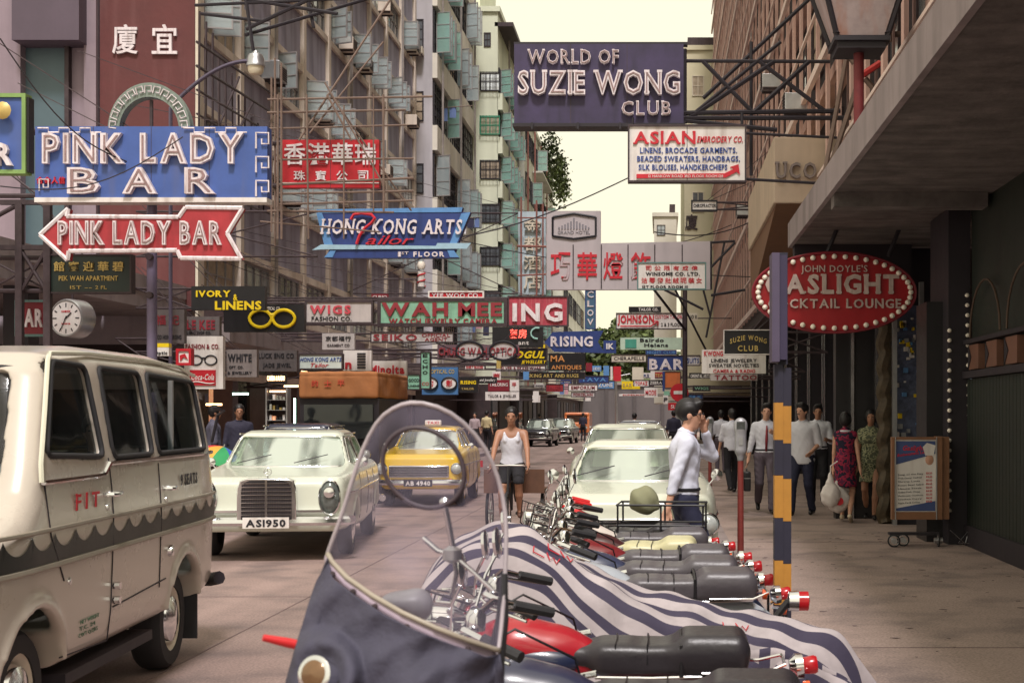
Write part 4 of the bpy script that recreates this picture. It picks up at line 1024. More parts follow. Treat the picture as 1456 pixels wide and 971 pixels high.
asn = sign('white ASIAN EMBROIDERY CO. sign with blue lines of text and a red arrow', (893, 178, 1061, 259), 19.5, M_white,
     (('ASIAN', M_inkred, 901, 187, 989, 205, dict(bold=.018, serif=.3, sep=True, depth=.02)), ('EMBROIDERY CO.', M_inkred, 991, 194, 1056, 203, dict(bold=.018, slant=.25, depth=.01)),
      ('LINENS, BROCADE GARMENTS.', M_inkblue, 910, 210, 1048, 218, dict(bold=.018, depth=.01)), ('BEADED SWEATERS, HANDBAGS,', M_inkblue, 906, 222, 1052, 230, dict(bold=.018, depth=.01)), ('SILK BLOUSES, HANDKERCHIEFS', M_inkblue, 908, 234, 1034, 242, dict(bold=.018, depth=.01))), frame=M_steel, fw=.02)
cx, zb = asn.location[0], asn.location[2]; Y = 19.5; q = lambda x, y: (WX(x, Y)-cx, WZ(y, Y)-zb)
MB().prism([q(905, 248), q(1030, 247), q(1043, 241), q(1038, 238), q(1050, 234), q(1052, 249), q(1047, 245), q(1032, 253), q(905, 254)], -.02, -.003).build('arrow', M_inkred, asn)
lettering(asn, '12 HANKOW ROAD 3RD FLOOR ROOM 128', WX(1028, Y)-WX(922, Y), WZ(249, Y)-WZ(253, Y), T((WX(922, Y)-cx, -.021, WZ(253, Y)-zb)), M_white, bold=0., depth=.003)
poles('thin steel hanger frame holding the white embroidery sign', [(900, 178, 900, 168), (1055, 178, 1055, 160), (1061, 190, 1190, 196), (1061, 255, 1185, 262)], 19.6, .02, M_dark, 'sign_hanger', 'bracket', 'steel_bar')
# far centre
sign('tall pale blue vertical Chinese sign wrapped in bamboo', (737, 301, 776, 419), 45, mat('pale_blue', rgb(180, 196, 206), .6, 0, .08, 2, .3), [(c, M_cream, 745, 310+i*27, 770, 330+i*27, dict(depth=.08)) for i, c in enumerate('金都酒店')], arms='l')
poles('thin bamboo frame round the pale blue vertical sign', [(741, 280, 741, 425), (763, 285, 763, 430), (772, 290, 772, 425), (735, 310, 778, 310), (735, 350, 778, 351), (735, 392, 778, 390)], 44.6, .03, mat('rust_pipe', rgb(140, 92, 84), .8))
gw = mat('lamp_sign_grey', rgb(182, 172, 176), .6, 0, .06, 1.5, .2)
Y = 38
r = sign('long grey white Chinese lamp shop sign with big red characters spanning the street', (777, 300, 1011, 412), Y, gw, [(c, M_inkred, a, 359, b, 398, dict(sep=True, depth=.03)) for c, a, b in (('巧', 783, 811), ('華', 821, 849), ('燈', 858, 886), ('飾', 897, 925))],
     poly=[(777, 300), (854, 300), (854, 346), (1011, 343), (1011, 412), (777, 412)], th=.2)
cx, zb = r.location[0], r.location[2]; q = lambda x, y: (WX(x, Y)-cx, WZ(y, Y)-zb)
g = MB(); P = [q(*p) for p in ((786, 309), (816, 304), (847, 309), (847, 336), (816, 340), (786, 336))]
for i in range(6): a, b = P[i], P[(i+1) % 6]; g.cyl((a[0], -.02, a[1]), (b[0], -.02, b[1]), .03, n=5)
g.build('emblem_frame', M_ink, r)
g = MB()
for k in range(11): x = 795+k*4.2; h = (3, 5, 7, 9, 11, 16, 11, 9, 7, 5, 3)[k]; P = q(x, 326); g.box(P[0]-.02, P[0]+.02, -.02, -.003, P[1], P[1]+h*Y/F)
g.build('emblem_building', mat('emblem_grey', rgb(128, 124, 132), .6), r)
lettering(r, 'GRAND HOTEL', WX(839, Y)-WX(793, Y), WZ(328, Y)-WZ(333, Y), T((*[q(793, 333)[0], -.003], q(793, 333)[1])), mat('emblem_grey', rgb(128, 124, 132), .6), depth=.01, bold=0.)
for px in (815, 855, 893, 931, 970): MB().box(q(px, 0)[0]-.015, q(px, 0)[0]+.015, -.008, -.001, 0.02, WZ(348, Y)-zb).build('panel_seam', M_steel, r)
sign('white WINSOME CO. LTD. sign with red Chinese and black English lines', (906, 373, 1004, 412), 36, M_white, (('司公限有成偉', M_inkred, 918, 378, 992, 385, dict(depth=.01, gap=.5)), ('WINSOME CO. LTD.', M_ink, 918, 387, 995, 392, dict(bold=.035, depth=.01)), ('沽零發批絨呢裝女', M_inkred, 912, 395, 998, 403, dict(depth=.01, gap=.3)), ('1ST FLOOR ROOM 111', M_ink, 913, 406, 978, 410, dict(bold=.035, depth=.01))), frame=mat('teal_trim', rgb(98, 130, 128), .5), fw=.03)
poles('thin lattice bracket tying the long lamp sign to the right hand block', [(1004, 480, 1030, 345), (1011, 420, 1060, 412), (930, 412, 975, 470, 0, 1), (960, 412, 1005, 500, 0, 1), (1011, 380, 1045, 345), (1011, 345, 1045, 343), (945, 412, 1000, 440), (1000, 412, 1010, 450), (1011, 412, 1011, 343)], 38, .035, M_dark, 'sign_bracket', 'bracket', 'steel_bar')
sign('small black lettered CHIROPRACTOR sign hanging high on the right', (983, 285, 1020, 300), 34, M_white, (('CHIROPRACTOR', M_ink, 986, 290, 1018, 295, dict(bold=.035, depth=.01)), ('HO', M_white, 985, 286, 986, 287)), frame=M_ink, fw=.03, arms='r')
sign('white JOHNSON CUSTOM TAILOR sign with a red arrow', (876, 445, 971, 468), 42, M_white, (('JOHNSON', M_inkred, 878, 448, 930, 459, dict(bold=.035, depth=.02)), ('CUSTOM TAILOR', pinkred, 931, 448, 970, 453, dict(bold=.018, depth=.01)), ('2 & 3 FLOOR', M_ink, 940, 459, 970, 464, dict(bold=.018, depth=.01))), frame=M_steel, fw=.02)
poles('red painted arrow rod on the white tailor sign', [(882, 464, 925, 464, -.05, -.05), (925, 464, 936, 457, -.05, -.05), (936, 457, 930, 457, -.05, -.05), (936, 457, 935, 463, -.05, -.05)], 42, .018, M_inkred, 'arrow', 'sign', 'stroke')
sign('small black sign with white letters standing on the white tailor sign', (894, 436, 940, 444), 42, M_black, (('TAILOR CO.', M_white, 908, 438, 936, 442, dict(bold=.035, depth=.01)),))
post = thing('lamp_post', 'plain grey street post in the distance beside the dark blue BAR sign', 'post', (WX(974, 44), 44, .13)); MB().cyl((0, 0, 0), (0, 0, WZ(415, 44)), .09, .07, 10).build('shaft', M_steel, post); MB().cyl((0, 0, 0), (0, 0, .3), .14, n=10).build('base', M_steel, post)
Y = 48
sign('blue arrow shaped RISING sign with white letters pointing left', (775, 472, 858, 500), Y, M_navy, (('RISING', M_letterwhite, 783, 478, 843, 492, dict(bold=.035, depth=.03, sep=True)),), poly=[(774, 487), (786, 472), (858, 470), (850, 486), (860, 502), (788, 500)], arms='l')
sign('small navy IK sign with a white triangle, beside the blue arrow sign', (858, 484, 876, 502), 50, M_navy, (('IK', M_white, 862, 488, 873, 496, dict(bold=.035)),))
sign('vertical blue sign with white letters CLOV, against the sky', (832, 412, 847, 468), 60, mat('slate_blue', rgb(70, 102, 128), .5, 0, .1, 3), [(c, M_letterwhite, 835, 414+i*13, 844, 423+i*13, dict(bold=.018, depth=.03)) for i, c in enumerate('CLOV')], frame=M_navy, fw=.04)
sign('black MOGUL JEWELLERY sign with bright yellow italic letters', (712, 495, 778, 519), 44, M_black, (('MOGUL', M_yellow, 719, 499, 774, 509, dict(bold=.035, slant=.3)), ('JEWELLERY', M_yellow, 741, 512, 776, 517, dict(bold=.018, slant=.3)),), frame=M_steel, fw=.02, arms='l')
r = sign('black neon sign with glowing red Chinese characters and white script', (700, 465, 772, 494), 42, M_black, (('藥', mat('red_neon', (1, .1, .08, 1), .5, emit=(1, .12, .08, 1), estr=1.2), 725, 468, 736, 481), ('房', MATS['red_neon'], 737, 468, 749, 481), ('ant', M_white, 737, 484, 752, 490, dict(depth=.02)),))
MB().tube([(WX(764+9*cos(t*.6)-r.location[0]*0, 42)-r.location[0], -.05, WZ(474-8*sin(t*.6), 42)-r.location[2]) for t in range(2, 9)], .025, 5).build('script_tube', mat('cyan_tube', rgb(170, 215, 205), .4), r)
r = sign('CHUNG WAH OPTICAL sign with oval lenses like spectacles', (622, 490, 738, 509), 40, mat('grey_transparent', rgb(104, 80, 88), .7, 0, .2, 4), (('CHUNG WAH OPTICAL', wmm, 624, 494, 742, 505, dict(bold=.018, depth=.06)),), th=.06)
for px in (668, 716):
    o = MB().lathe([(0, -.01), (1, -.01), (1, .01), (0, .01)], T((WX(px, 40)-r.location[0], -.02, WZ(499, 40)-r.location[2])) @ Mx @ Matrix.Diagonal((.38, .26, 1, 1)), 24).build('lens', grey_s, r)
    MB().tube([(WX(px, 40)-r.location[0]+.38*cos(t), -.04, WZ(499, 40)-r.location[2]+.26*sin(t)) for t in [2*pi*i/24 for i in range(24)]], .035, 6, closed=True).build('lens_rim', M_ink, r)
sign('black IMA ANTIQUES sign with orange letters', (780, 502, 832, 527), 52, M_black, (('MA', mat('orange_letter', rgb(206, 140, 80), .5), 783, 505, 803, 514, dict(bold=.018)), ('ANTIQUES', MATS['orange_letter'], 784, 519, 827, 525, dict(bold=.018))), arms='l')
sign('dark blue BAR sign with big white letters beside the distant post', (920, 505, 972, 527), 50, M_navy, (('BAR', M_letterwhite, 923, 510, 972, 525, dict(bold=.035, sep=True)),), frame=M_steel, fw=.03)
r = sign('pale green Bairdo Helens sign with a teal square', (882, 480, 970, 497), 46, mat('pale_green', rgb(186, 206, 186), .6), (('Bairdo', M_ink, 910, 481, 944, 486, dict(depth=.01, bold=.035)), ('Helens', M_ink, 916, 488, 950, 493, dict(depth=.01, bold=.035))))
MB().box(WX(889, 46)-r.location[0], WX(905, 46)-r.location[0], -.02, -.003, .05, .33).build('teal_square', mat('teal_paint', rgb(70, 150, 130), .5), r)
sign('cream CHERAPELLE sign with grey letters', (869, 504, 919, 515), 52, M_cream, (('CHERAPELLE', M_steel, 873, 507, 916, 512, dict(depth=.01)),), frame=M_steel, fw=.02)
# right
sign('black SUZIE WONG CLUB sign with small gold letters, white rimmed', (1029, 469, 1097, 504), 26, M_black, (('SUZIE WONG', M_gold, 1038, 482, 1090, 489, dict(depth=.02, arc=.8, bold=.018, gap=.3)), ('CLUB', M_gold, 1049, 491, 1078, 499, dict(depth=.02, bold=.018, gap=.3))), frame=M_white, fw=.012, arms='r')
kw = sign('white KWONG sign listing linens, jewelery, sweaters, camera and radio', (998, 497, 1089, 531), 30, M_white, (('KWONG', M_inkred, 1001, 499, 1028, 506, dict(bold=.035, depth=.01)), ('LINENS JEWELERY', M_ink, 1011, 510, 1076, 515, dict(bold=.018, depth=.01)), ('SWEATER NOVELTIES', M_ink, 1008, 517, 1079, 522, dict(bold=.018, depth=.01)), ('CAMERA & RADIO', M_inkred, 1014, 525, 1074, 530, dict(bold=.018, depth=.01))), arms='r')
sign('pale TATTOO sign with maroon letters under the white shop sign', (1010, 532, 1077, 541), 31, grey_s, (('TATTOO', wmm, 1016, 533, 1076, 540, dict(bold=.018, serif=.3, depth=.01)),), arms='r')
sign('narrow dark ORIENTAL ARTS sign with white letters', (980, 530, 1010, 538), 36, M_black, (('ORIENTAL ARTS', M_white, 982, 532, 1009, 537, dict(depth=.01)),))
# Gaslight oval
Y = 19.3
gl = thing('oval_sign', 'oval red GASLIGHT COCKTAIL LOUNGE sign rimmed with round white bulbs', 'sign', W(1186, 416, Y))
gm = mat('gaslight_red', rgb(160, 24, 34), .35, 0, .12, 2, .15)
ov = lambda s, n=48: [(1.105*s*cos(2*pi*i/n), .54*s*sin(2*pi*i/n)) for i in range(n)]
MB().prism(ov(1), 0, .22).build('panel', gm, gl); MB().tube([(p[0], -.01, p[1]) for p in ov(1.0)], .02, 6, closed=True).build('rim', M_maroon, gl)
bme = MB().lathe([(0, -.05), (.02, -.047), (.036, -.03), (.036, -.008), (.02, 0)], Mx.inverted(), 10).mesh('bulb', True)
for i in range(44): t = 2*pi*i/44; link('bulb', bme, M_bulb, gl, (1.035*cos(t), -.015, .485*sin(t)))
for t, a, b, x0, x1, kw in (("JOHN DOYLE'S", 377, 387, 1139, 1233, dict(bold=0., gap=.2)), ('GASLIGHT', 390, 417, 1088, 1278, dict(bold=.035, serif=.35, gap=.16, sep=True)), ('COCKTAIL LOUNGE', 425, 438, 1092, 1281, dict(bold=.018, serif=.2, gap=.2))):
    lettering(gl, t, WX(x1, Y)-WX(x0, Y), WZ(a, Y)-WZ(b, Y), T((WX(x0, Y)-gl.location[0], -.002, WZ(b, Y)-gl.location[2])), mat('dull_letter', rgb(196, 176, 170), .5, 0, .2, 8, .4), depth=.03, **kw)
for dx in (-.1, .75): MB().cyl((dx, .1, .5), (dx+.2, .1, 1.0), .03).build('hanger', M_dark, gl)
# gas lantern on the canopy roof
Y = 15
ga = thing('gas_lantern', 'large ornamental glass lantern on a rust red post above the pale canopy edge', 'lantern', (WX(1221, Y), Y, 4.4))
mred = mat('rust_red_post', rgb(116, 44, 48), .6, .1, .25, 6, .3)
z0, z1 = WZ(74, Y)-4.4, WZ(-62, Y)-4.4
MB().cyl((0, 0, 0), (0, 0, z0-.02), .055, n=12).build('post', mred, ga); MB().lathe([(.1, 0), (.09, .1), (.06, .14)], None, 12).build('post_base', mred, ga)
lant = mat('dirty_lantern_glass', rgb(176, 160, 160), .35, 0, .25, 3, .6, stain=rgb(170, 110, 80)[:3])
b0, b1 = .20, .52
MB().box(-.25, .25, -.25, .25, z0-.02, z0+.05).build('bottom_frame', M_dark, ga); MB().box(-.29, .29, -.29, .29, z0+.05, z0+.1).build('bottom_moulding', M_dark, ga)
for sx in (-1, 1):
    for sy in (-1, 1):
        MB().cyl((sx*.26, sy*.26, z0+.08), (sx*.54, sy*.54, z1), .028, n=6).build('corner_bar', M_dark, ga); MB().lathe([(0, -.03), (.04, 0), (0, .04)], T((sx*.27, sy*.27, z0+.13)), 8).build('corner_boss', M_dark, ga)
for k in range(4):
    R = Matrix.Rotation(k*pi/2, 4, 'Z'); mb = MB(); mb.v = [tuple(R @ Vector(p)) for p in ((-.23, -.25, z0+.1), (.23, -.25, z0+.1), (.5, -.53, z1), (-.5, -.53, z1), (-.23, -.24, z0+.1), (.23, -.24, z0+.1), (.5, -.52, z1), (-.5, -.52, z1))]
    mb.f = [[0, 1, 2, 3], [7, 6, 5, 4], [0, 4, 5, 1], [1, 5, 6, 2], [2, 6, 7, 3], [3, 7, 4, 0]]; mb.build('glass_pane', lant, ga, False)
MB().box(-.57, .57, -.57, .57, z1, z1+.06).build('top_frame', M_dark, ga); MB().lathe([(.7, 0), (.4, .3), (.15, .42), (.1, .6), (0, .62)], T((0, 0, z1+.06)) @ Matrix.Rotation(pi/4, 4, 'Z'), 4).build('roof', M_dark, ga)
poles('loose bamboo poles leaning beside the lantern post', [(1205, 75, 1170, 260), (1225, 105, 1180, 240), (1228, 108, 1262, 83), (1262, 0, 1265, 60), (1230, 112, 1245, 130), (1262, 50, 1290, 48), (1215, 90, 1200, 70)], 18.5, .035)
poles('short red and white taped bamboo rod under the lantern', [(1226, 107, 1252, 90)], 18.4, .05, mat('tape_red', rgb(200, 60, 60), .6), 'taped_rod', 'rod', 'rod')
# ---------------------------------------------------------------- small signs farther down and shopfront signs at left
mint2 = mat('mint_sign', rgb(150, 206, 180), .5, 0, .1, 3)
sign('small white HONG KONG ARTS tailor sign over the canvas roof', (425, 503, 487, 525), 30, mat('pale_box', rgb(196, 206, 200), .5), (('HONG KONG ARTS', M_inkblue, 427, 508, 485, 514, dict(slant=.2, depth=.01)), ('Tailor', M_inkred, 440, 516, 466, 522, dict(slant=.3, bold=0., depth=.01))), frame=M_steel, fw=.02, arms='l')
r = sign('white FASHION and CO. sign with black spectacles and a red cola panel', (262, 478, 317, 553), 26, M_white, (('FASHION & CO.', M_maroon, 264, 489, 312, 496, dict(depth=.012, bold=.018)),), arms='l')
cx, zb = r.location[0], r.location[2]; Y = 26; q = lambda x, y: (WX(x, Y)-cx, WZ(y, Y)-zb)
g = MB()
for px in (279, 300): g.tube([(q(px, 0)[0]+.11*cos(t), -.01, q(0, 512)[1]+.085*sin(t)) for t in [2*pi*i/18 for i in range(18)]], .014, 5, closed=True)
g.cyl((q(287, 0)[0], -.01, q(0, 509)[1]), (q(292, 0)[0], -.01, q(0, 509)[1]), .014); g.build('spectacles', M_ink, r)
MB().box(q(270, 0)[0], q(307, 0)[0], -.02, -.002, q(0, 548)[1], q(0, 526)[1]).build('red_panel', M_brightred, r)
lettering(r, 'Coca-Cola', .42, .11, T((q(272, 0)[0], -.021, q(0, 540)[1])), M_white, slant=.35, depth=.004, bold=.018)
MB().tube([(q(271, 0)[0]+k*.045, -.023, q(0, 544)[1]+.018*sin(k*.6)) for k in range(11)], [.004]+[.012]*9+[.004], 5).build('wave', M_white, r)
sign('worn grey WHITE OPTICAL CO. JEWELLERY sign with dark letters', (322, 497, 365, 536), 27, mat('faded_grey', rgb(128, 118, 116), .7, 0, .15, 4, .3), (('WHITE', M_ink, 324, 503, 358, 514, dict(bold=.035, depth=.012)), ('OPT. CO.', M_ink, 326, 520, 346, 524, dict(depth=.01)), ('& JEWELLERY', M_ink, 324, 528, 358, 532, dict(depth=.01))), arms='l')
sign('dim grey LUCK ENG CO sign on the shopfront beam', (366, 498, 422, 528), 29, mat('dim_grey', rgb(92, 84, 84), .7, 0, .2, 4, .3), (('LUCK ENG CO', M_ink, 368, 502, 418, 509, dict(bold=.018, depth=.012)), ('JADE JEWEL', M_ink, 374, 516, 414, 522, dict(depth=.01))))
sign('faded dark sign with worn red Chinese letters, behind the grey pole', (213, 440, 262, 488), 25.5, MATS['dim_grey'], (('福記', M_maroon, 222, 448, 255, 462, dict(depth=.01, gap=.4)), ('S & CO HONG KONG', M_ink, 216, 476, 258, 482, dict(depth=.01))))
sign('dim sign reading E KEE with a red middle word', (263, 450, 312, 478), 26.4, MATS['dim_grey'], (('LE KEE', M_maroon, 266, 455, 306, 468, dict(depth=.01, bold=.035)), ('LONG SHOP CO.', M_ink, 266, 471, 300, 475, dict(depth=.01))))
r = sign('small red and white diamond pattern sign just over the van rear', (251, 496, 272, 519), 25, M_white, (), frame=M_brightred, fw=.04); MB().prism([(-.06, .07), (0, .14), (.07, .1), (.02, .2), (-.07, .17)], -.02, -.001).build('red_shape', M_brightred, r)
sign('tiny white sign with a yellow band beside the grey pole', (216, 494, 240, 506), 24.5, M_white, (('Leica'.replace('Leica', 'Optic'), M_ink, 219, 499, 238, 504, dict(depth=.01)),)); sign('yellow strip sign topping the tiny white sign by the pole', (215, 488, 240, 493.6), 24.5, M_yellow, ())
sign('lit CAMERA and RADIO strip sign on a shopfront behind the white saloon', (379, 531, 406, 545), 32, M_black, (('CAMERA & RADIO', M_warm, 380, 534, 405, 541, dict(depth=.01)),))
sign('pale sign with four dark Chinese characters under the wigs sign', (458, 474, 504, 497), 32, grey_s, (('京都服行'.replace('服', '福'), M_ink, 463, 478, 499, 485, dict(depth=.01)), ('GARMENT CO', M_steel, 465, 489, 497, 493, dict(depth=.01))))
r = sign('white sign bearing a red letter and a black longevity emblem', (488, 498, 528, 527), 31, M_white, (('n', M_inkred, 491, 511, 500, 524, dict(bold=.035)),)); g = MB()
for k in range(6): g.box(WX(508, 31)-r.location[0], WX(520, 31)-r.location[0], -.02, -.002, .05+k*.06, .085+k*.06)
g.build('longevity_emblem', M_ink, r)
sign('white camera brand sign with bold red letters, above the canvas roofed truck', (528, 513, 578, 535), 32, M_white, (('Minolta', M_inkred, 526, 519, 575, 531, dict(bold=.035)),))
sign('vertical mint green ECHO CO sign with dark letters', (598, 500, 612, 553), 34, mint2, [(c, M_ink, 601, 503+i*8, 608, 508+i*8, dict(depth=.01)) for i, c in enumerate('ECHO')]+[('CO', pinkred, 600, 543, 610, 548, dict(depth=.01))], frame=M_steel, fw=.02, arms='l')
sign('mint green box sign joined left of the vertical ECHO sign', (579, 532, 597.4, 554), 34, mint2, (('GOOD', M_ink, 581, 538, 596, 543, dict(depth=.01)), ('LINENS', M_ink, 581, 547, 596, 550, dict(depth=.01))), frame=M_steel, fw=.02)
r = sign('blue opticians sign with a pair of white spectacles and red characters', (600, 522, 651, 561), 36, mat('poster_blue', rgb(66, 110, 160), .5, 0, .15, 4), (('OPTICAL CO', M_gold, 613, 525, 646, 531, dict(depth=.01)),))
for px, ch in ((612, '的'), (639, '務'.replace('務', '影'))):
    c = (WX(px, 36)-r.location[0], -.02, WZ(545, 36)-r.location[2]); MB().lathe([(0, -.01), (1, -.01), (1, .01), (0, .01)], T(c) @ Mx @ Matrix.Diagonal((.19, .15, 1, 1)), 16).build('lens', M_white, r)
    MB().tube([(c[0]+.19*cos(t), -.04, c[2]+.15*sin(t)) for t in [2*pi*i/20 for i in range(20)]], .022, 5, closed=True).build('rim', M_ink, r); lettering(r, ch, .16, .16, T((c[0]-.08, -.032, c[2]-.08)), M_inkred, depth=.01)
sign('small black RISING sign with yellow letters, low on the left side', (653, 536, 680, 558), 44, M_black, (('RISING', M_yellow, 655, 541, 677, 546, dict(bold=.035, depth=.01)), ('TAILOR', M_gold, 656, 551, 674, 554, dict(depth=.01))))
sign('small black sign with white script next to the little RISING sign', (680.5, 536, 706, 545), 44, M_black, (('and Jewellery', M_white, 682, 538, 704, 542, dict(slant=.3, depth=.01)),))
sign('maroon shop sign with white Chinese letters above the white one, at mid left', (694, 540, 724, 556), 46, M_maroon, (('TAILORING', M_white, 696, 544, 722, 549, dict(depth=.01)),)); sign('small white square sign with a red mark, right of the maroon shop sign', (725, 540, 738, 556), 46, M_white, (('平', M_inkred, 728, 544, 734, 550),))
sign('wide white tailoring board low beneath the maroon shop sign', (690, 557, 738, 569), 46, M_white, (('TAILOR & JEWELLER', M_steel, 694, 561, 734, 565, dict(depth=.01)),))
sign('round white globe lamp sign above a striped barber pole', (595, 371, 603, 380), 36, M_white, ()) if False else None
bp = thing('barber_pole', 'striped red and white barber pole under a white globe before the grey tower', 'barber pole', W(599, 408, 36), 0)
MB().cyl((0, 0, 0), (0, 0, .4), .09, n=12).build('cylinder', M_white, bp); MB().tube([(.095*cos(t*.7), .095*sin(t*.7), .02+t*.018) for t in range(22)], .02, 5).build('red_stripe', M_inkred, bp)
MB().lathe([(0, 0), (.08, .02), (.11, .1), (.08, .19), (0, .21)], T((0, 0, .44)), 14).build('globe', M_bulb, bp); MB().lathe([(.1, -.05), (.12, 0), (.05, .02)], None, 12).build('cap', M_alu, bp); MB().cyl((0, 0, .2), (-1.2, 0, .2), .02).build('arm', M_steel, bp)
sign('faint red signboard behind the pole bracket under the blue tailor sign', (528, 418, 552, 425), 40, M_maroon, (('CURIO', M_white, 530, 420, 550, 424, dict(depth=.01)),))
sign('narrow white sign with red edge above the navy BAR sign', (918, 498, 962, 504), 54, M_navy, (('NIGHT CLUB', M_skyblue, 920, 499, 960, 503, dict(depth=.01)),))
# distant jumble: every board is its own sign
J = [  # colour, rect, Y, text, text colour, words
 (M_white, (705, 519, 776, 528), 55, 'SILVER & BRASS WARE', M_maroon, 'long white sign with faint maroon letters under the yellow jewellery sign'),
 (M_black, (738, 529, 832, 539), 60, 'PEKING ART AND RUGS', M_gold, 'long dark sign with gold letters under the antiques sign'),
 (M_navy, (822, 534, 866, 545), 64, 'TAVA', M_skyblue, 'dark blue sign with pale letters over the parked cars'),
 (M_red, (776, 546, 801, 557), 70, 'SALON', M_maroon, 'plain red sign over the row of black parked cars'),
 (M_white, (808, 546, 850, 556), 72, 'EMPORIUM', M_maroon, 'off white sign with maroon letters, left of the distant light pole'),
 (grey_s, (812, 557, 846, 565), 74, 'PORCELAIN', M_maroon, 'grey sign hung below the off white emporium sign'),
 (M_white, (832, 548, 840, 570), 76, 'JEWEL', M_inkred, 'slim white vertical board by the emporium sign'),
 (M_skyblue, (848, 541, 874, 553), 78, 'ZONE', M_white, 'light blue sign with white letters near the yellow one'),
 (M_yellow, (884, 542, 900, 553), 74, 'BAR', M_gold, 'bright yellow square sign in the far cluster'),
 (M_yellow, (900, 549, 910, 553), 74, '', M_gold, 'thin yellow strip beside the bright yellow square'),
 (M_white, (901, 540, 923, 550), 76, 'TOPAZ', M_inkred, 'white sign with red letters right of the yellow square'),
 (M_cream, (899, 522, 915, 540), 82, '', M_gold, 'cream panel above the yellow square sign'),
 (M_inkred, (872, 521, 883, 542), 80, '', M_white, 'small red vertical board left of the cream panel'),
 (M_white, (868, 521, 871, 540), 80, '', M_white, 'thin white vertical strip next to the small red board'),
 (M_black, (922, 540, 943, 548), 78, 'ZEBRA', M_white, 'black sign with white letters under the navy BAR sign'),
 (M_white, (916, 551, 935, 565), 80, 'MODE', M_inkred, 'white board with small red word near the grey wall'),
 (M_white, (880, 560, 935, 563), 84, 'SUPERMARKET', M_inkred, 'long thin white strip sign across the grey wall'),
 (M_mint, (944, 556, 952, 562), 60, '', M_ink, 'tiny green sign left of the no entry disc'),
 (M_white, (943, 562, 950, 574), 58, 'P', M_ink, 'tiny white plate under the green one, left of the no entry disc'),
 (M_skyblue, (858, 520, 866, 545), 68, '', M_white, 'pale blue vertical sign in the far cluster'),
 (M_skyblue, (842, 520, 855, 528), 66, 'LIDO', M_white, 'small sky blue sign near the antiques sign'),
 (M_maroon, (833, 516, 842, 528), 60, '', M_gold, 'small maroon board touching the antiques sign'),
 (M_white, (758, 556, 766, 572), 62, '', M_ink, 'narrow white board among the left poles far away'),
 (M_white, (757, 562, 768, 572), 66, '龍', M_inkred, 'little white square with a red character'),
 (M_skyblue, (744, 505, 752, 540), 58, '', M_ink, 'thin blue vertical board left of the antiques sign'),
 (M_yellow, (765, 490, 775, 520), 58, '', M_ink, 'narrow yellow black vertical sign by the jewellery sign'),
 (M_white, (905, 530, 925, 538), 86, 'FURS', M_navy, 'pale sign with navy letters over the yellow square'),
 (M_cream, (780, 528, 790, 545), 74, '', M_ink, 'cream vertical board under the antiques sign'),
 (grey_s, (760, 546, 774, 551), 78, 'SHOES', M_ink, 'small grey board left of the plain red sign'),
 (M_inkblue, (797, 500+40, 812, 545), 82, 'PUB', M_white, 'small deep blue board right of the plain red sign'),
 (M_red, (930, 529, 944, 538), 70, 'TEA', M_gold, 'small red board left of the colourful poster post'),
 (M_white, (925, 470+56, 931, 540), 66, '', M_ink, 'thin white vertical plate near the colourful poster'),
 (M_orange, (945, 528, 968, 552), 62, '', M_ink, 'orange and brown poster panel above the no entry disc'),
 (M_navy, (942, 528, 945, 556), 61, '', M_ink, 'thin navy post board by the orange poster panel'),
 (M_white, (660, 518, 690, 526), 48, 'SHIRT MAKER', M_inkred, 'white sign with red letters above the small black RISING sign'),
 (M_maroon, (655, 504, 695, 512), 50, 'ARCADE', M_white, 'maroon sign behind the spectacles shaped optician sign'),
 (M_white, (700, 528, 712, 540), 50, '茶', M_inkred, 'small white sign with a single red character'),
 (M_gold, (706, 490, 712, 524), 43, '', M_ink, 'slim yellow vertical sign at the left end of the jewellery sign'),
 (M_white, (975, 505, 996, 520), 48, 'SUITS', M_inkblue, 'white sign partly hidden by the grey street post'),
 (M_cream, (978, 445, 992, 456), 56, 'NO 8', M_ink, 'small pale sign high up right of the grey street post'),
 (M_black, (985, 548, 1010, 556), 44, 'WIGS', M_mint, 'black sign with mint letters in the arcade mouth'),
 (M_navy, (978, 560, 1000, 568), 50, 'SILK', M_skyblue, 'small navy sign low in the arcade mouth'),
]
for m, rc, Y, t, tm, words in J:
    w = rc[2]-rc[0]; h = rc[3]-rc[1]
    ls = [(t, tm, rc[0]+w*.1, rc[1]+h*.25, rc[2]-w*.1, rc[3]-h*.25, dict(depth=.02))] if t else []
    r = sign(words, rc, Y, m, ls, frame=M_steel if w > 20 and h > 7 else None, fw=.03, th=.12)
    X = r.location[0]; MB().cyl((0, .06, .1), ((WL if X < -2 else 4.2)-X, .06, .1), .025, n=5).build('bracket_rail', M_steel, r)
ne = thing('no_entry_sign', 'round red no entry sign with a white bar, low over the far pavement', 'road sign', W(966, 558, 50))
MB().lathe([(0, 0), (.32, 0), (.32, .03), (0, .03)], Mx, 24).build('disc', M_brightred, ne); MB().box(-.2, .2, -.045, -.031, -.06, .06).build('white_bar', M_white, ne)
MB().box(-.4, .3, -.01, .01, -.62, -.36).build('lower_plate', M_brightred, ne); lettering(ne, 'SLOW', .5, .12, T((-.3, -.012, -.55)), M_white, depth=.01); MB().cyl((0, .05, -WZ(558, 50)), (0, .05, .3), .04).build('post', M_steel, ne)
fp = thing('light_pole', 'thin pale pole standing before the far grey wall', 'pole', (WX(876, 100), 100, 0)); MB().cyl((0, 0, 0), (0, 0, 4.4), .08).build('shaft', M_alu, fp); MB().cyl((0, 0, 4.4), (1.0, 0, 4.6), .04).build('arm', M_alu, fp)
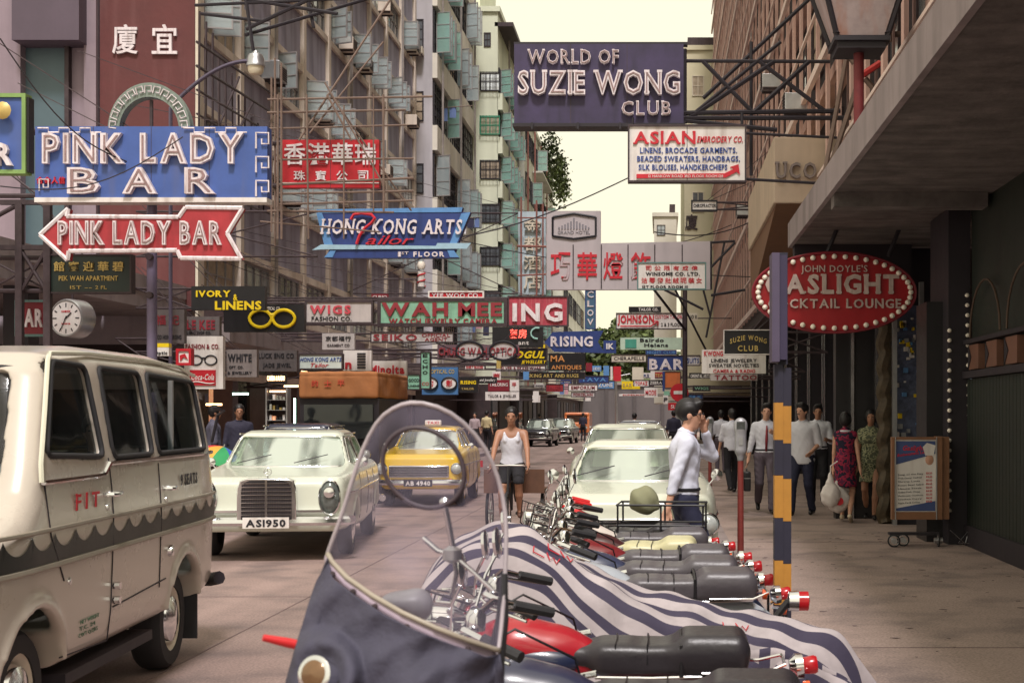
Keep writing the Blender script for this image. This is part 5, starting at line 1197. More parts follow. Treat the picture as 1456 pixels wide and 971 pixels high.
# wires over the street
wr = random.Random(4)
for i, (x0, y0, x1, y1, Y) in enumerate(((0, 55, 180, 230, 19), (0, 265, 260, 195, 18.5), (560, 350, 900, 250, 30), (600, 330, 1100, 395, 40), (640, 520, 760, 440, 40), (590, 470, 720, 500, 38), (930, 330, 1100, 300, 34), (860, 350, 1040, 320, 45))):
    a, b = W(x0, y0, Y), W(x1, y1, Y+1); t = thing('cable', ('sagging cable at the far left crossing the teal glazing', 'thin cable running over the blue bar sign', 'cable slung from the grey tower toward the purple club sign', 'long cable crossing behind the lamp shop sign', 'thin cable near the spectacles shaped sign', 'short cable under the mint green sign', 'cable near the chiropractor sign', 'cable over the top of the lamp shop sign')[i], 'cable', a)
    MB().tube([(s*(b[0]-a[0]), s*(b[1]-a[1]), s*(b[2]-a[2])-.5*sin(pi*s)*.6) for s in [k/12 for k in range(13)]], .010 if Y < 25 else .018, 4).build('wire', M_dark, t)

# lit shelves and tubes in the left hand shops
Y = 30.6; dc = thing('display_case', 'glass display case with warm lit shelves, between the cream saloon and the truck', 'display case', (WX(393, Y), Y, .13)); dr = random.Random(6); hw0 = (WX(407, Y)-WX(378, Y))/2
MB().box(-hw0, hw0, .3, .35, 0, 2.15).build('back', M_interior, dc)
for sx in (-1, 1): MB().box(sx*hw0-.015, sx*hw0+.015, 0, .3, 0, 2.15).build('frame_post', M_alu, dc)
for k in range(8):
    z = .35+k*.22; MB().box(-hw0+.02, hw0-.02, .02, .29, z, z+.012).build('shelf', M_alu, dc)
    for j in range(5): x = -hw0+.04+j*(hw0*2-.08)/5; h = dr.uniform(.05, .15); MB().box(x, x+.05, .1, .2, z+.0125, z+.0125+h).build('goods', dr.choice([M_warmdim, M_gold, M_white, M_chrome, M_black]), dc)
MB().cyl((-hw0+.05, .1, 2.08), (hw0-.05, .1, 2.08), .018).build('lamp', M_warm, dc)
for px, y0, y1, Y, lb, m in ((419, 566, 604, 29.4, 'vertical green white tube light at the corner of the truck', M_tube), (331, 556, 560, 27.5, 'short green tube light in the doorway behind the two men', M_tube), (293, 560, 575, 27, 'small warm shop lamp behind the van rear corner', M_warm), (404, 545, 549, 30.2, 'small warm lamp over the display case', M_warm)):
    a = W(px, y1, Y); t = thing('tube_light', lb, 'light', a); h = W(px, y0, Y)[2]-a[2]; MB().cyl((0, 0, 0), (0 if h > .3 else .3, 0, max(h, 0) if h > .3 else 0), .02, n=8).build('tube', m, t); MB().box(-.03, .03, .021, .05, -.03, max(h, .03)).build('holder', M_dark, t)
# ---------------------------------------------------------------- people
skin = mat('skin', rgb(200, 152, 128), .55, 0, .06, 6)
skin_d = mat('skin_tanned', rgb(160, 114, 90), .5, 0, .06, 6)
hair_m = mat('black_hair', rgb(22, 18, 20), .5, 0, .2, 20)
shoe_m = mat('black_leather', rgb(26, 24, 26), .35, 0, .1, 6)
def cloth(nm, c, **k): return mat(nm, c, .85, 0, k.pop('var', .07), k.pop('scale', 5), bump=.15, **k)
c_white = cloth('white_shirt_cloth', rgb(206, 206, 216)); c_blue = cloth('pale_blue_shirt_cloth', rgb(206, 208, 224)); c_navy = cloth('navy_trouser_cloth', rgb(36, 38, 62))
c_grey = cloth('grey_trouser_cloth', rgb(92, 82, 92)); c_black = cloth('black_cloth', rgb(28, 26, 32)); c_dark = cloth('dark_jacket_cloth', rgb(44, 42, 60))
def print_cloth(nm, a, b, c, scale=14):
    m = cloth(nm, a); n, l = m.node_tree.nodes, m.node_tree.links; bs = n['Principled BSDF']
    tc = n.new('ShaderNodeTexCoord'); no = n.new('ShaderNodeTexNoise'); no.inputs['Scale'].default_value = scale; no.inputs['Detail'].default_value = 1.5; l.new(tc.outputs['Object'], no.inputs[0])
    cr = n.new('ShaderNodeValToRGB'); cr.color_ramp.interpolation = 'CONSTANT'; e = cr.color_ramp.elements; e[0].position = 0; e[0].color = a; e[1].position = .48; e[1].color = b
    x = e.new(.60); x.color = c; l.new(no.outputs['Fac'], cr.inputs[0]); l.new(cr.outputs[0], bs.inputs['Base Color']); return m
c_print = print_cloth('red_flower_print', rgb(30, 24, 50), rgb(150, 34, 66), rgb(92, 24, 62)); c_green = print_cloth('green_leaf_print', rgb(92, 96, 78), rgb(150, 150, 116), rgb(62, 70, 52), 18)
V3 = lambda *a: np.array(a, float)
def ik2(a, c, l1, l2, pole):
    d = c-a; L = np.linalg.norm(d); 
    if L > (l1+l2)*.999: c = a+d/L*(l1+l2)*.999; d = c-a; L = np.linalg.norm(d)
    x = (l1*l1-l2*l2+L*L)/(2*L); h = sqrt(max(0, l1*l1-x*x)); u = d/L; p = pole-u*(pole@u); p /= np.linalg.norm(p)+1e-9
    return a+u*x+p*h, c
def person(label, loc, rz, H=1.7, hl=(.27, -.04, .80), hr=(-.27, -.04, .80), fl=(.10, 0, .09), fr=(-.10, 0, .09), hip=.94, lean=0., side=0., head=(0, 0), sk=None, top='shirt', topm=None, sleeve=.5, hem=.97,
           bottom='trousers', botm=None, shoes=None, hair='short', hairm=None, female=False, res=.013, wide=1., pole_l=(.3, 1, -.2), pole_r=(-.3, 1, -.2), seed=0, extras=None, glasses=False, toe=(0, 0), group=None):
    sk = sk or skin; rn = random.Random(seed)
    r = thing('person', label, 'person', loc, rz, group); s = H/1.72; r.scale = (s, s, s)
    ca, sa = cos(lean), sin(lean); cs_, ss_ = cos(side), sin(side)
    def tor(x, y, z):
        # torso point given relative to the hip centre, leaned forward (towards -y) and sideways
        y2, z2 = y*ca-z*sa, y*sa+z*ca; x2, z3 = x*cs_+z2*ss_, -x*ss_+z2*cs_; return V3(x2, y2, z3+hip)
    sw = (.175 if female else .195)*wide; hw = (.10 if female else .09)
    P = dict(pel=tor(0, 0, 0), waist=tor(0, 0, .17), chest=tor(0, .005, .34), neck=tor(0, .01, .50), nk2=tor(0, -.012, .58), head=tor(0, -.03, .685))
    shl, shr = tor(sw-.02, .01, .45), tor(-sw+.02, .01, .45)
    hl_, hr_ = V3(*hl), V3(*hr); el, hl_ = ik2(shl, hl_, .285, .265, V3(*pole_l)); er, hr_ = ik2(shr, hr_, .285, .265, V3(*pole_r))
    hpl, hpr = tor(hw, 0, -.03), tor(-hw, 0, -.03); kl, al = ik2(hpl, V3(*fl), .43, .43, V3(.05, -1, 0)); kr, ar = ik2(hpr, V3(*fr), .43, .43, V3(-.05, -1, 0))
    allp = np.array(list(P.values())+[shl, shr, hl_, hr_, el, er, kl, kr, al, ar]); lo = allp.min(0)-.26; hi = allp.max(0)+.26; lo[2] = max(lo[2], -.03)
    hyaw, hpit = head; Rh = np.array((Matrix.Rotation(hyaw, 3, 'Z') @ Matrix.Rotation(hpit+lean*.3, 3, 'X')))
    def hp(x, y, z): return P['head']+Rh@V3(x, y, z)
    # the body: one continuous surface
    g = Grid(lo, hi, res); mw = 1.0 if not female else .88
    g.ell(P['pel'], (.15*mw*wide+.01*female, .105*wide, .13), .05); g.ell(P['waist'], (.125*mw*wide, .09*wide, .16), .06); g.ell(P['chest'], (.155*mw*wide, .105*wide, .17), .06)
    g.ell(tor(0, .01, .415), (sw*.86, .085, .08), .06); [g.cone(tor(0, .01, .49), tor(e*(sw-.04), .01, .455), .045, .045, .05) for e in (-1, 1)]
    if female:
        for e in (-1, 1): g.ell(tor(e*.07, -.085, .33), (.055, .05, .055), .03)
    g.cone(P['neck'], P['nk2'], .058*mw, .052*mw, .03)
    for a, b, c in ((shl, el, hl_), (shr, er, hr_)):
        g.cone(a, b, .050*mw*wide, .038*mw, .03); g.cone(b, c, .038*mw, .026*mw, .015)
    for a, b, c in ((hpl, kl, al), (hpr, kr, ar)):
        g.cone(a, b, .082*wide, .054, .04); g.cone(b, b*.55+c*.45, .053, .052, .02); g.cone(b*.55+c*.45, c, .052, .034, .02)
    # head, jaw, nose, brow, ears
    g.ell(hp(0, .012, .035), (.079, .098, .094), .02, R=Rh); g.ell(hp(0, -.018, -.03), (.058, .068, .078), .03, R=Rh); g.cone(hp(0, -.05, -.09), hp(0, -.045, -.085), .026, .026, .025)
    g.cone(hp(0, -.085, .015), hp(0, -.103, -.022), .009, .015, .012); g.cone(hp(-.018, -.083, -.055), hp(.018, -.083, -.055), .009, .009, .008)
    g.cone(hp(-.04, -.074, .03), hp(.04, -.074, .03), .013, .013, .015)
    for e in (-1, 1): g.ell(hp(e*.077, .012, -.005), (.011, .022, .032), .008, R=Rh); g.ell(hp(e*.032, -.088, .010), (.015, .010, .007), .006, 'cut')
    # hands: palm, four fingers of different length and a thumb from the side
    for (e, a, b) in ((1, el, hl_), (-1, er, hr_)):
        d = (b-a)/np.linalg.norm(b-a); up = V3(0, 1, 0) if abs(d[1]) < .8 else V3(0, 0, 1); n = np.cross(d, V3(e, 0, 0)); n /= np.linalg.norm(n)+1e-9; w = np.cross(n, d)
        nn = w*e; wv = n   # palm faces the thigh, fingers fan fore and aft
        g.cone(b, b+d*.035+wv*.0, .026, .026, .02); 
        for k, (o, L) in enumerate(((-.028, .070), (-.010, .080), (.010, .075), (.027, .058))):
            p0 = b+d*.03+wv*o*.8; p1 = b+d*.085+wv*o; p2 = p1+d*L*.55-nn*L*.18; p3 = p2+d*L*.35-nn*L*.32
            g.cone(p0, p1, .014, .0115, .008); g.cone(p1, p2, .0105, .0095, .003); g.cone(p2, p3, .0095, .008, .003)
        g.cone(b+d*.02-wv*.022, b+d*.06-wv*.048-nn*.01, .013, .011, .01); g.cone(b+d*.06-wv*.048-nn*.01, b+d*.092-wv*.052-nn*.02, .0105, .009, .004)
    for a, tz, e in ((al, toe[0], 1), (ar, toe[1], -1)): 
        g.cone(a+V3(0, .03, -.045), a+V3(e*.01, -.13*cos(tz), -.06-.13*sin(tz)), .034, .026, .02)
    link('body', g.mesh('body'), sk, r)
    # eyes
    for e in (-1, 1):
        MB().lathe([(0, -.011), (.009, -.006), (.0115, 0), (.009, .006), (0, .011)], Matrix.Translation(hp(e*.032, -.080, .010)) @ Matrix.Diagonal((1.2, .8, .55, 1)), 8).build('eye', hair_m, r, True)
    def garment(nm, m, fn, h=None):
        q = Grid(lo, hi, h or max(.013, res*1.1)); fn(q)
        X, Y, Z = q.ax[0][:, None, None], q.ax[1][None, :, None], q.ax[2][None, None, :]
        ph = rn.uniform(0, 6); q.f = q.f+(.0034 if top != 'tank' else .0015)*(np.sin(X*61+Z*22+ph)*np.sin(Z*47+Y*35+ph)+.7*np.sin(X*120+Y*40+Z*75+ph)).astype(np.float32)
        return link(nm, q.mesh(nm), m, r)
    def pz(q, z0, up=True):   # keep what is above (or below) a plane through the torso
        d = np.array([0, -sa, ca]) if True else None
        q.clip(lambda X, Y, Z: ((z0-hip)-(Y*(-sa)+(Z-hip)*ca))*(1 if up else -1), .01)
    if top in ('shirt', 'tank', 'jacket', 'dress'):
        i = .020 if top != 'tank' else .011; 
        def f(q):
            q.ell(P['waist'], (.13*mw*wide+i, .095*wide+i, .20), .06); q.ell(P['chest'], (.16*mw*wide+i, .108*wide+i, .18), .06); q.ell(P['pel']+V3(0, 0, .0), (.15*wide+i+.012, .11*wide+i, .15+(max(0, .95-hem)*1.7 if top != 'dress' else 0)), .06)
            if female:
                for e in (-1, 1): q.ell(tor(e*.07, -.088, .33), (.06, .055, .06), .04)
            if top != 'tank':
                q.ell(tor(0, .01, .415), (sw*.86+i, .09+i, .08), .06); [q.cone(tor(0, .01, .49), tor(e*(sw-.04), .01, .455), .048+i*.5, .050+i*.5, .05) for e in (-1, 1)]; q.cone(P['neck'], P['neck']+V3(0, 0, .035), .066, .060, .03)
                if sleeve > 0:
                    for a, b, c in ((shl, el, hl_), (shr, er, hr_)):
                        if sleeve <= .6:
                            e_ = a+(b-a)*min(1, sleeve*2); q.cone(a, e_, .058*wide*mw+.004, .056*mw+.008, .03)
                        else:
                            q.cone(a, b, .056*wide+.005, .050, .03); e_ = b+(c-b)*(sleeve-.5)*2*.96; q.cone(b, e_, .050, .038, .02); q.cone(e_, e_-(c-b)/.265*.03, .041, .041, .004)
            else:
                for e in (-1, 1): q.cone(tor(e*.085, -.095, .37), tor(e*.085, -.065, .455), .026, .024, .03); q.cone(tor(e*.085, -.065, .455), tor(e*.088, .02, .495), .024, .022, .01); q.cone(tor(e*.088, .02, .495), tor(e*.09, .09, .40), .022, .026, .02)
                q.cone(tor(0, -.16, .52), tor(0, -.06, .48), .085, .075, .03, 'cut')
            if top == 'dress':
                q.cone(tor(0, 0, .1), V3(P['pel'][0], P['pel'][1], .62), .125, .185, .10)
                q.clip(lambda X, Y, Z: hem-Z+.01*np.sin(X*40), .01)
            else: pz(q, hem)
        garment('dress' if top == 'dress' else ('vest' if top == 'tank' else 'shirt'), topm or c_white, f)
        if top == 'shirt':
            MB().tube([tuple(P['neck']+V3(.062*cos(t), -.012+.062*sin(t), .045+.014*sin(t))) for t in [radians(-80)+radians(340)*k/14 for k in range(15)]], .012, 6).build('collar', topm or c_white, r, True)
    if bottom in ('trousers', 'shorts'):
        def f(q):
            q.ell(P['pel'], (.155*wide+.014, .112*wide+.014, .14), .05)
            for a, b, c in ((hpl, kl, al), (hpr, kr, ar)):
                q.cone(a, b, .095*wide, .072, .04)
                if bottom == 'trousers': q.cone(b, c+V3(0, .01, -.02), .070, .060, .02)
            q.clip(lambda X, Y, Z: (Z-(hip+.075))+0*X, .01)
            if bottom == 'shorts': 
                zz = min(kl[2], kr[2]); q.clip(lambda X, Y, Z: (zz+.13-Z), .01)
            else: q.clip(lambda X, Y, Z: .055-Z, .005)
        garment('trousers' if bottom == 'trousers' else 'shorts', botm or c_navy, f)
        if bottom == 'trousers' and top == 'shirt' and hem > .93:
            MB().tube([(P['pel'][0]+(.172*wide)*cos(t), P['pel'][1]+(.128*wide)*sin(t), hip+.075) for t in [2*pi*k/24 for k in range(24)]], .014, 6, closed=True).build('belt', c_black, r, True)
    q = Grid(lo, hi, max(.012, res))
    for a, tz, e in ((al, toe[0], 1), (ar, toe[1], -1)):
        q.cone(a+V3(0, .045, -.048), a+V3(e*.012, -.14*cos(tz), -.062-.14*sin(tz)), .040, .034, .02)
        if not female: q.cone(a+V3(0, .02, -.02), a+V3(0, .03, -.04), .040, .040, .02)
    q.clip(lambda X, Y, Z: (Z-.13-(al[2] if True else 0)) if female else Z*0-1)
    link('shoes', q.mesh('shoes'), shoes or shoe_m, r)
    if hair != 'none':
        q = Grid(P['head']-.22, P['head']+.22, .010)
        if hair == 'turban':
            q.ell(hp(0, .02, .085), (.105, .125, .07), .02, R=Rh); q.cone(hp(-.05, -.06, .07), hp(.09, .0, .12), .03, .035, .02); q.cone(hp(.05, -.06, .07), hp(-.09, .0, .12), .03, .035, .02)
            q.ell(hp(0, -.05, -.095), (.05, .05, .04), .02, R=Rh)
        else:
            q.ell(hp(0, .022, .042), (.090, .112, .104), .02, R=Rh)
            if hair == 'bob': q.ell(hp(0, .03, .0), (.098, .100, .105), .03, R=Rh)
            if hair == 'quiff': q.cone(hp(-.03, -.07, .105), hp(.04, -.05, .118), .03, .035, .03)
            if hair == 'short': q.ell(hp(0, .05, -.02), (.07, .06, .06), .02, R=Rh)
            # open the face
            q.ell(hp(0, -.105, -.035), (.068 if hair != 'bob' else .064, .10, .098), .01, 'cut', R=Rh)
            q.clip(lambda X, Y, Z: ((P['head'][2]+(-.075 if hair != 'bob' else -.105))-Z), .01)
            X, Y, Z = q.ax[0][:, None, None], q.ax[1][None, :, None], q.ax[2][None, None, :]
            q.f = q.f+.002*np.sin(X*170+Z*60).astype(np.float32)
        link('turban' if hair == 'turban' else 'hair', q.mesh('hair'), hairm or hair_m, r)
    if glasses:
        gl_ = MB()
        for e in (-1, 1):
            gl_.tube([tuple(hp(e*.034+.022*cos(t), -.104, .010+.017*sin(t))) for t in [2*pi*k/12 for k in range(12)]], .003, 5, closed=True); gl_.cyl(tuple(hp(e*.056, -.102, .012)), tuple(hp(e*.08, .01, .012)), .003, n=5)
        gl_.cyl(tuple(hp(-.012, -.104, .012)), tuple(hp(.012, -.104, .012)), .003, n=5); gl_.build('glasses', M_ink, r)
    r['_'] = 0; del r['_']
    J = dict(P=P, hl=hl_, hr=hr_, el=el, er=er, hp=hp, tor=tor, s=s)
    if extras: extras(r, J)
    return r, J
def gnd(px, py): Y = F*(CH-.13)/(py-PY); return (WX(px, Y), Y, .13)

PEOPLE_ON = True
if PEOPLE_ON:
    # man in the blue shirt stepping between the parked motorcycles and the white car; he looks right, hand at his face
    person('man in pale blue shirt and navy trousers among the motorcycles, hand raised to his glasses', (WX(972, 12.3), 12.3, 0), radians(96), 1.80, hl=(.085, -.185, 1.50), hr=(-.25, .17, .84), lean=.04, head=(-.1, .05),
           topm=c_blue, sleeve=.95, botm=c_navy, hair='quiff', glasses=True, res=.0095, pole_l=(.35, -1, -.8), pole_r=(-.4, 1, 0), fl=(.11, .1, .09), fr=(-.1, -.12, .09), seed=1)
    # carrier tricycle rider
    person('lean tricycle rider in a white vest and dark shorts, arms straight to the handlebar', (WX(728, 19.4), 19.4, .0), radians(2), 1.70, hip=1.02, hl=(.25, -.44, 1.02), hr=(-.25, -.44, 1.02), fl=(.12, -.22, .42), fr=(-.12, -.10, .26), lean=.13,
           sk=skin_d, top='tank', topm=c_white, bottom='shorts', botm=c_black, hair='short', res=.0125, pole_l=(1, .2, -.3), pole_r=(-1, .2, -.3), seed=2, shoes=mat('sandal_brown', rgb(92, 60, 48), .6))
    def brief(r, J):
        b = MB().cbox((J['hr'][0], J['hr'][1]-.0, J['hr'][2]-.29), (.09, .44, .32)); b.build('never', M_black, r) if False else None
        # tie
        t = J['tor']; a = t(0, -.135, .43); P_ = [tuple(t(0, -.132, .47)), tuple(t(0, -.150, .38)), tuple(t(0, -.150, .25)), tuple(t(0, -.132, .06))]
        MB().tube(P_, [.012, .018, .024, .016], 6).build('necktie', M_maroon, r, True)
    p, J = person('man in a white shirt and red tie walking toward the camera with a black briefcase', gnd(1088, 729), radians(2), 1.72, hl=(.27, .06, .80), hr=(-.29, -.02, .78), fl=(.08, -.26, .10), fr=(-.08, .34, .20), toe=(.0, .6), lean=.05, side=.02,
                  topm=c_white, sleeve=.95, botm=c_grey, hair='quiff', extras=brief, seed=3, head=(-.1, 0))
    bc = thing('briefcase', 'black hard briefcase carried by the man in the red tie', 'briefcase', (p.location[0]-.30, p.location[1]-.04, .13+.36))
    MB().box(-.055, .055, -.21, .21, 0, .31).build('shell', M_black, bc, bevel=.02); MB().tube([(0, -.06, .31), (0, -.05, .345), (0, .05, .345), (0, .06, .31)], .011, 6).build('handle', M_black, bc); MB().box(-.058, .058, -.212, .212, .2, .208).build('seam', M_alu, bc)
    person('stocky moustached man in a loose white short sleeved shirt, one arm held out', gnd(1141, 732), radians(-22), 1.72, hl=(.20, -.18, 1.0), hr=(-.36, -.42, 1.30), fl=(.11, .16, .10), fr=(-.12, -.22, .09), wide=1.13, topm=c_white, sleeve=.55, hem=.80,
           botm=c_navy, hair='quiff', seed=4, head=(-.35, 0), extras=lambda r, J: MB().tube([tuple(J['hp'](x, -.105+abs(x)*.25, -.040-abs(x)*.2)) for x in (-.03, -.015, 0, .015, .03)], .007, 5).build('moustache', hair_m, r, True))
    person('young man half hidden behind the moustached man, carrying a bundle', gnd(1163, 717), radians(-5), 1.72, hl=(.16, -.28, 1.14), hr=(-.16, -.26, 1.10), topm=c_white, sleeve=.5, botm=c_black, hair='quiff', seed=5, sk=skin_d, res=.016)
    person('man in a grey turban and pale shirt standing in the shade by the shopfront', gnd(1221, 694), radians(8), 1.88, topm=mat('pale_pink_cloth', rgb(168, 150, 154), .85), sleeve=.9, botm=c_grey, hair='turban', hairm=cloth('grey_turban', rgb(112, 110, 132)), seed=6, sk=skin_d, res=.016)
    sh_gold = mat('pale_sandal', rgb(196, 180, 156), .4)
    p, J = person('woman in a sleeveless red flowered dress seen from behind, carrying white plastic bags', gnd(1202, 742), radians(170), 1.58, hl=(.20, -.05, .80), hr=(-.24, .06, .82), fl=(.06, -.20, .12), fr=(-.08, .22, .16), female=True, top='dress', topm=c_print, sleeve=0,
                  hem=.56, bottom='none', hair='bob', shoes=sh_gold, seed=7, toe=(.1, .5))
    MB().tube([(.155*cos(t)*1.03, .115*sin(t)*1.05, .575) for t in [2*pi*k/24 for k in range(24)]], .016, 6, closed=True).build('white_hem', c_white, p, True) if False else None
    MB().tube([tuple(J['P']['neck']+V3(.085*cos(t), .075*sin(t), .012)) for t in [2*pi*k/18 for k in range(18)]], .020, 6, closed=True).build('white_collar', c_white, p, True)
    # three plastic bags
    bagm = mat('white_plastic_bag', rgb(222, 214, 212), .35, 0, .06, 12)
    for i, (px, py, s, nm) in enumerate(((1181, 700, .15, 'bulging white plastic bag hanging at the left of the pair'), (1192, 706, .17, 'white plastic bag with a red print hanging lowest from the hand'), (1199, 692, .12, 'smaller white plastic bag held against the flowered dress'))):
        Y = 20.7+i*.12; b = thing('plastic_bag', nm, 'bag', W(px, py, Y), 0, 'plastic bags carried by the woman in the flowered dress'); q = Grid((-.3, -.25, -.3), (.3, .25, .5), .016)
        q.ell((0, 0, -.04), (s, s*.7, s*1.15), .03); q.cone((0, 0, s), (.03*i, 0, s*1.9), .06, .022, .06)
        X, Y_, Z = q.ax[0][:, None, None], q.ax[1][None, :, None], q.ax[2][None, None, :]; q.f = q.f+.010*(np.sin(X*38+Z*24+i)*np.sin(Z*31+Y_*22)).astype(np.float32)
        link('bag_body', q.mesh('bag'), bagm, b)
        a = (.03*i, 0, s*1.8); MB().tube([a, (.0+.02*i, .0, s*1.9+.1), ((1178+8-px)/F*Y+.05, 0, s*1.9+.17)], .010, 6).build('bag_neck', bagm, b)
        if i == 1: MB().lathe([(0, 0), (.06, 0), (.06, .004), (0, .004)], T((0, -s*.76, -.06)) @ Mx, 12).build('red_print', M_inkred, b)
    p, J = person('woman in a green leaf print dress walking toward the camera on the right', gnd(1238, 738), radians(-8), 1.62, hl=(.25, -.06, .82), hr=(-.20, -.16, .88), fl=(.05, -.24, .12), fr=(-.07, .22, .15), female=True, top='dress', topm=c_green, sleeve=.25,
                  hem=.60, bottom='none', hair='bob', seed=8, toe=(.1, .4), sk=skin_d)
    hb = thing('handbag', 'dark handbag hanging from the arm of the woman in green', 'handbag', (p.location[0]+.26, p.location[1]-.06, .13+.56)); q = Grid((-.15, -.2, -.15), (.15, .2, .2), .014); q.box((0, 0, 0), (.05, .13, .09), .03)
    link('bag_body', q.mesh('bag'), M_black, hb); MB().tube([(0, -.08, .08), (0, -.05, .17), (0, .05, .17), (0, .08, .08)], .008, 6).build('handle', M_black, hb)
    person('man in a white short sleeved shirt and dark trousers walking away past the parking meters', gnd(1041, 700), radians(188), 1.66, fl=(.08, .24, .14), fr=(-.08, -.22, .09), hl=(.26, -.16, .84), hr=(-.27, .16, .84), topm=c_white, sleeve=.5, hem=.88, botm=c_black, hair='short', seed=9, res=.016)
    person('pedestrian in a white shirt far down the right pavement', gnd(1025, 672), radians(180), 1.66, topm=c_white, sleeve=.5, botm=c_grey, hair='short', seed=10, res=.022)
    person('small figure in dark clothes beside the distant grey post', gnd(958, 655), radians(180), 1.7, topm=c_dark, botm=c_black, seed=11, res=.026)
    def lf(px, Y): return (WX(px, Y), Y, .13)
    person('bald browed man in an open dark jacket over a white singlet on the left pavement', lf(340, 24.5), radians(20), 1.72, topm=c_dark, sleeve=.9, hem=.85, botm=c_black, hair='short', seed=12, res=.016, sk=skin_d, extras=lambda r, J: MB().prism([(-.05, 0), (.06, 0), (.075, .42), (-.07, .42)], -.20, -.13).build('singlet', c_white, r))
    person('man in a faded dark work shirt, left of the man in the open jacket', lf(304, 24.8), radians(110), 1.70, topm=cloth('faded_blue', rgb(86, 84, 100)), sleeve=.5, hem=.85, botm=c_black, seed=13, res=.016, sk=skin_d)
    person('man in a pale pink shirt at a distant shop doorway, left side', (WX(675, 62), 62, .13), 0, 1.65, topm=mat('pale_pink_cloth', rgb(168, 150, 154), .85), botm=c_black, seed=14, res=.026)
    person('man in a cream shirt and dark trousers walking by the distant shops, left side', (WX(692, 62), 62, .13), 2.8, 1.72, topm=mat('cream_cloth', rgb(196, 180, 140), .85), botm=c_black, seed=15, res=.026)
    person('man in a grey blue shirt standing behind the distant orange van', (WX(829, 92), 92, 0), 3, 1.8, topm=c_dark, botm=c_black, seed=16, res=.03)
    person('crouched pale shirted figure among the far parked cars', (WX(902, 48), 48, 0.13), 2.8, 1.6, topm=c_white, botm=c_grey, seed=17, res=.026)
    person('figure in a dark shirt crossing far away by the black cars', (WX(767, 88), 88, 0), 2.8, 1.75, topm=c_dark, botm=c_black, seed=18, res=.03)
# ---------------------------------------------------------------- motor vehicles
def pwl(xs, ys): return lambda v: np.interp(v, xs, ys).astype(np.float32)
def paint(nm, c): return mat(nm, c, .28, 0, .03, 1.2, coat=.6, bump=0)
def wheel(parent, x, y, r=.31, w=.18, hubm=None, rimm=None, side=1, hub_r=.5):
    """wheel > tyre, rim, hub cap"""
    M = T((x, y, r)) @ Matrix.Rotation(side*pi/2, 4, 'Y')
    o = MB().lathe([(r*.66, -w/2), (r*.9, -w/2), (r*.97, -w*.38), (r, -w*.2), (r, w*.2), (r*.97, w*.38), (r*.9, w/2), (r*.64, w/2)], M, 28, closed=True).build('wheel', M_rubber, parent)
    MB().lathe([(0, w*.1), (r*.45, w*.1), (r*.6, w*.42), (r*.665, w*.46), (r*.67, 0)], M, 28).build('rim', rimm or M_cream, o)
    MB().lathe([(r*hub_r, w*.30), (r*hub_r*.9, w*.48), (r*hub_r*.45, w*.60), (0, w*.63)], M, 24).build('hub_cap', hubm or M_chrome, o)
    return o
def vehicle_shell(lo, hi, h, prof, half, green=None, ghalf=None, arches=(), kr=.10, windows=(), screen=None, rear=None, floor=.55, wall=.05, inner=True):
    g = Grid(lo, hi, h); Y2, Z2 = g.ax[1][:, None], g.ax[2][None, :]
    X = np.abs(g.ax[0])[:, None, None]; Y3, Z3 = g.ax[1][None, :, None], g.ax[2][None, None, :]
    P1 = poly_sdf(prof, Y2, Z2)[None]; body = -smin(-P1, -(X-half(Y3, Z3)), kr)
    if green is not None:
        P2 = poly_sdf(green, Y2, Z2)[None]; gr = -smin(-P2, -(X-ghalf(Y3, Z3)), kr); body = smin(body, gr, .05)
    else: P2 = P1; gr = body
    ref = np.minimum(P1, P2)
    if inner:
        cav = -smin(-(np.maximum(gr, body if green is None else gr)+wall), -(floor-Z3), .03); body = np.maximum(body, -cav)
    for poly in windows:
        d = poly_sdf(rpoly(poly), Y2, Z2)[None]; body = -smin(-body, -(-np.maximum(d, .30-X)), .012)
    for scr, lim in ((screen, -1), (rear, 1)):
        if scr is None: continue
        poly, y0 = scr; d = poly_sdf(rpoly(poly), g.ax[0][:, None], g.ax[2][None, :])[:, None, :]
        body = -smin(-body, -(-np.maximum(d, (Y3-y0)*(-lim))), .012)
    for (ya, za, ra) in arches:
        d = np.sqrt((Y3-ya)**2+(Z3-za)**2)-ra; lip = np.maximum(np.abs(d-.015)-.022, np.abs(X-half(Y3, Z3)-.0)-.022)
        body = smin(body, np.where(Z3 < .43, 9, lip).astype(np.float32), .03)
        body = -smin(-body, -(-np.maximum(d, .55-X)), .012)
    g.f = np.broadcast_to(body, g.f.shape).astype(np.float32).copy()
    return g.mesh('body', relax=3)
def side_pane(parent, poly, xf, m, seal=None, side=1, inset=.03, sr=.012, name='window'):
    P = rpoly(poly); s = side; mb = MB(); k = len(P)
    mb.v = [(s*(xf(y, z)-inset), y, z) for y, z in P]+[(s*(xf(y, z)-inset-.008), y, z) for y, z in P]; mb.f = [list(range(k)), list(range(2*k-1, k-1, -1))]+[[i, (i+1) % k, k+(i+1) % k, k+i] for i in range(k)]
    o = mb.build(name, m, parent, False)
    if seal: MB().tube([(s*(xf(y, z)-.004), y, z) for y, z in P], sr, 6, closed=True).build('seal', seal, o, True)
    return o
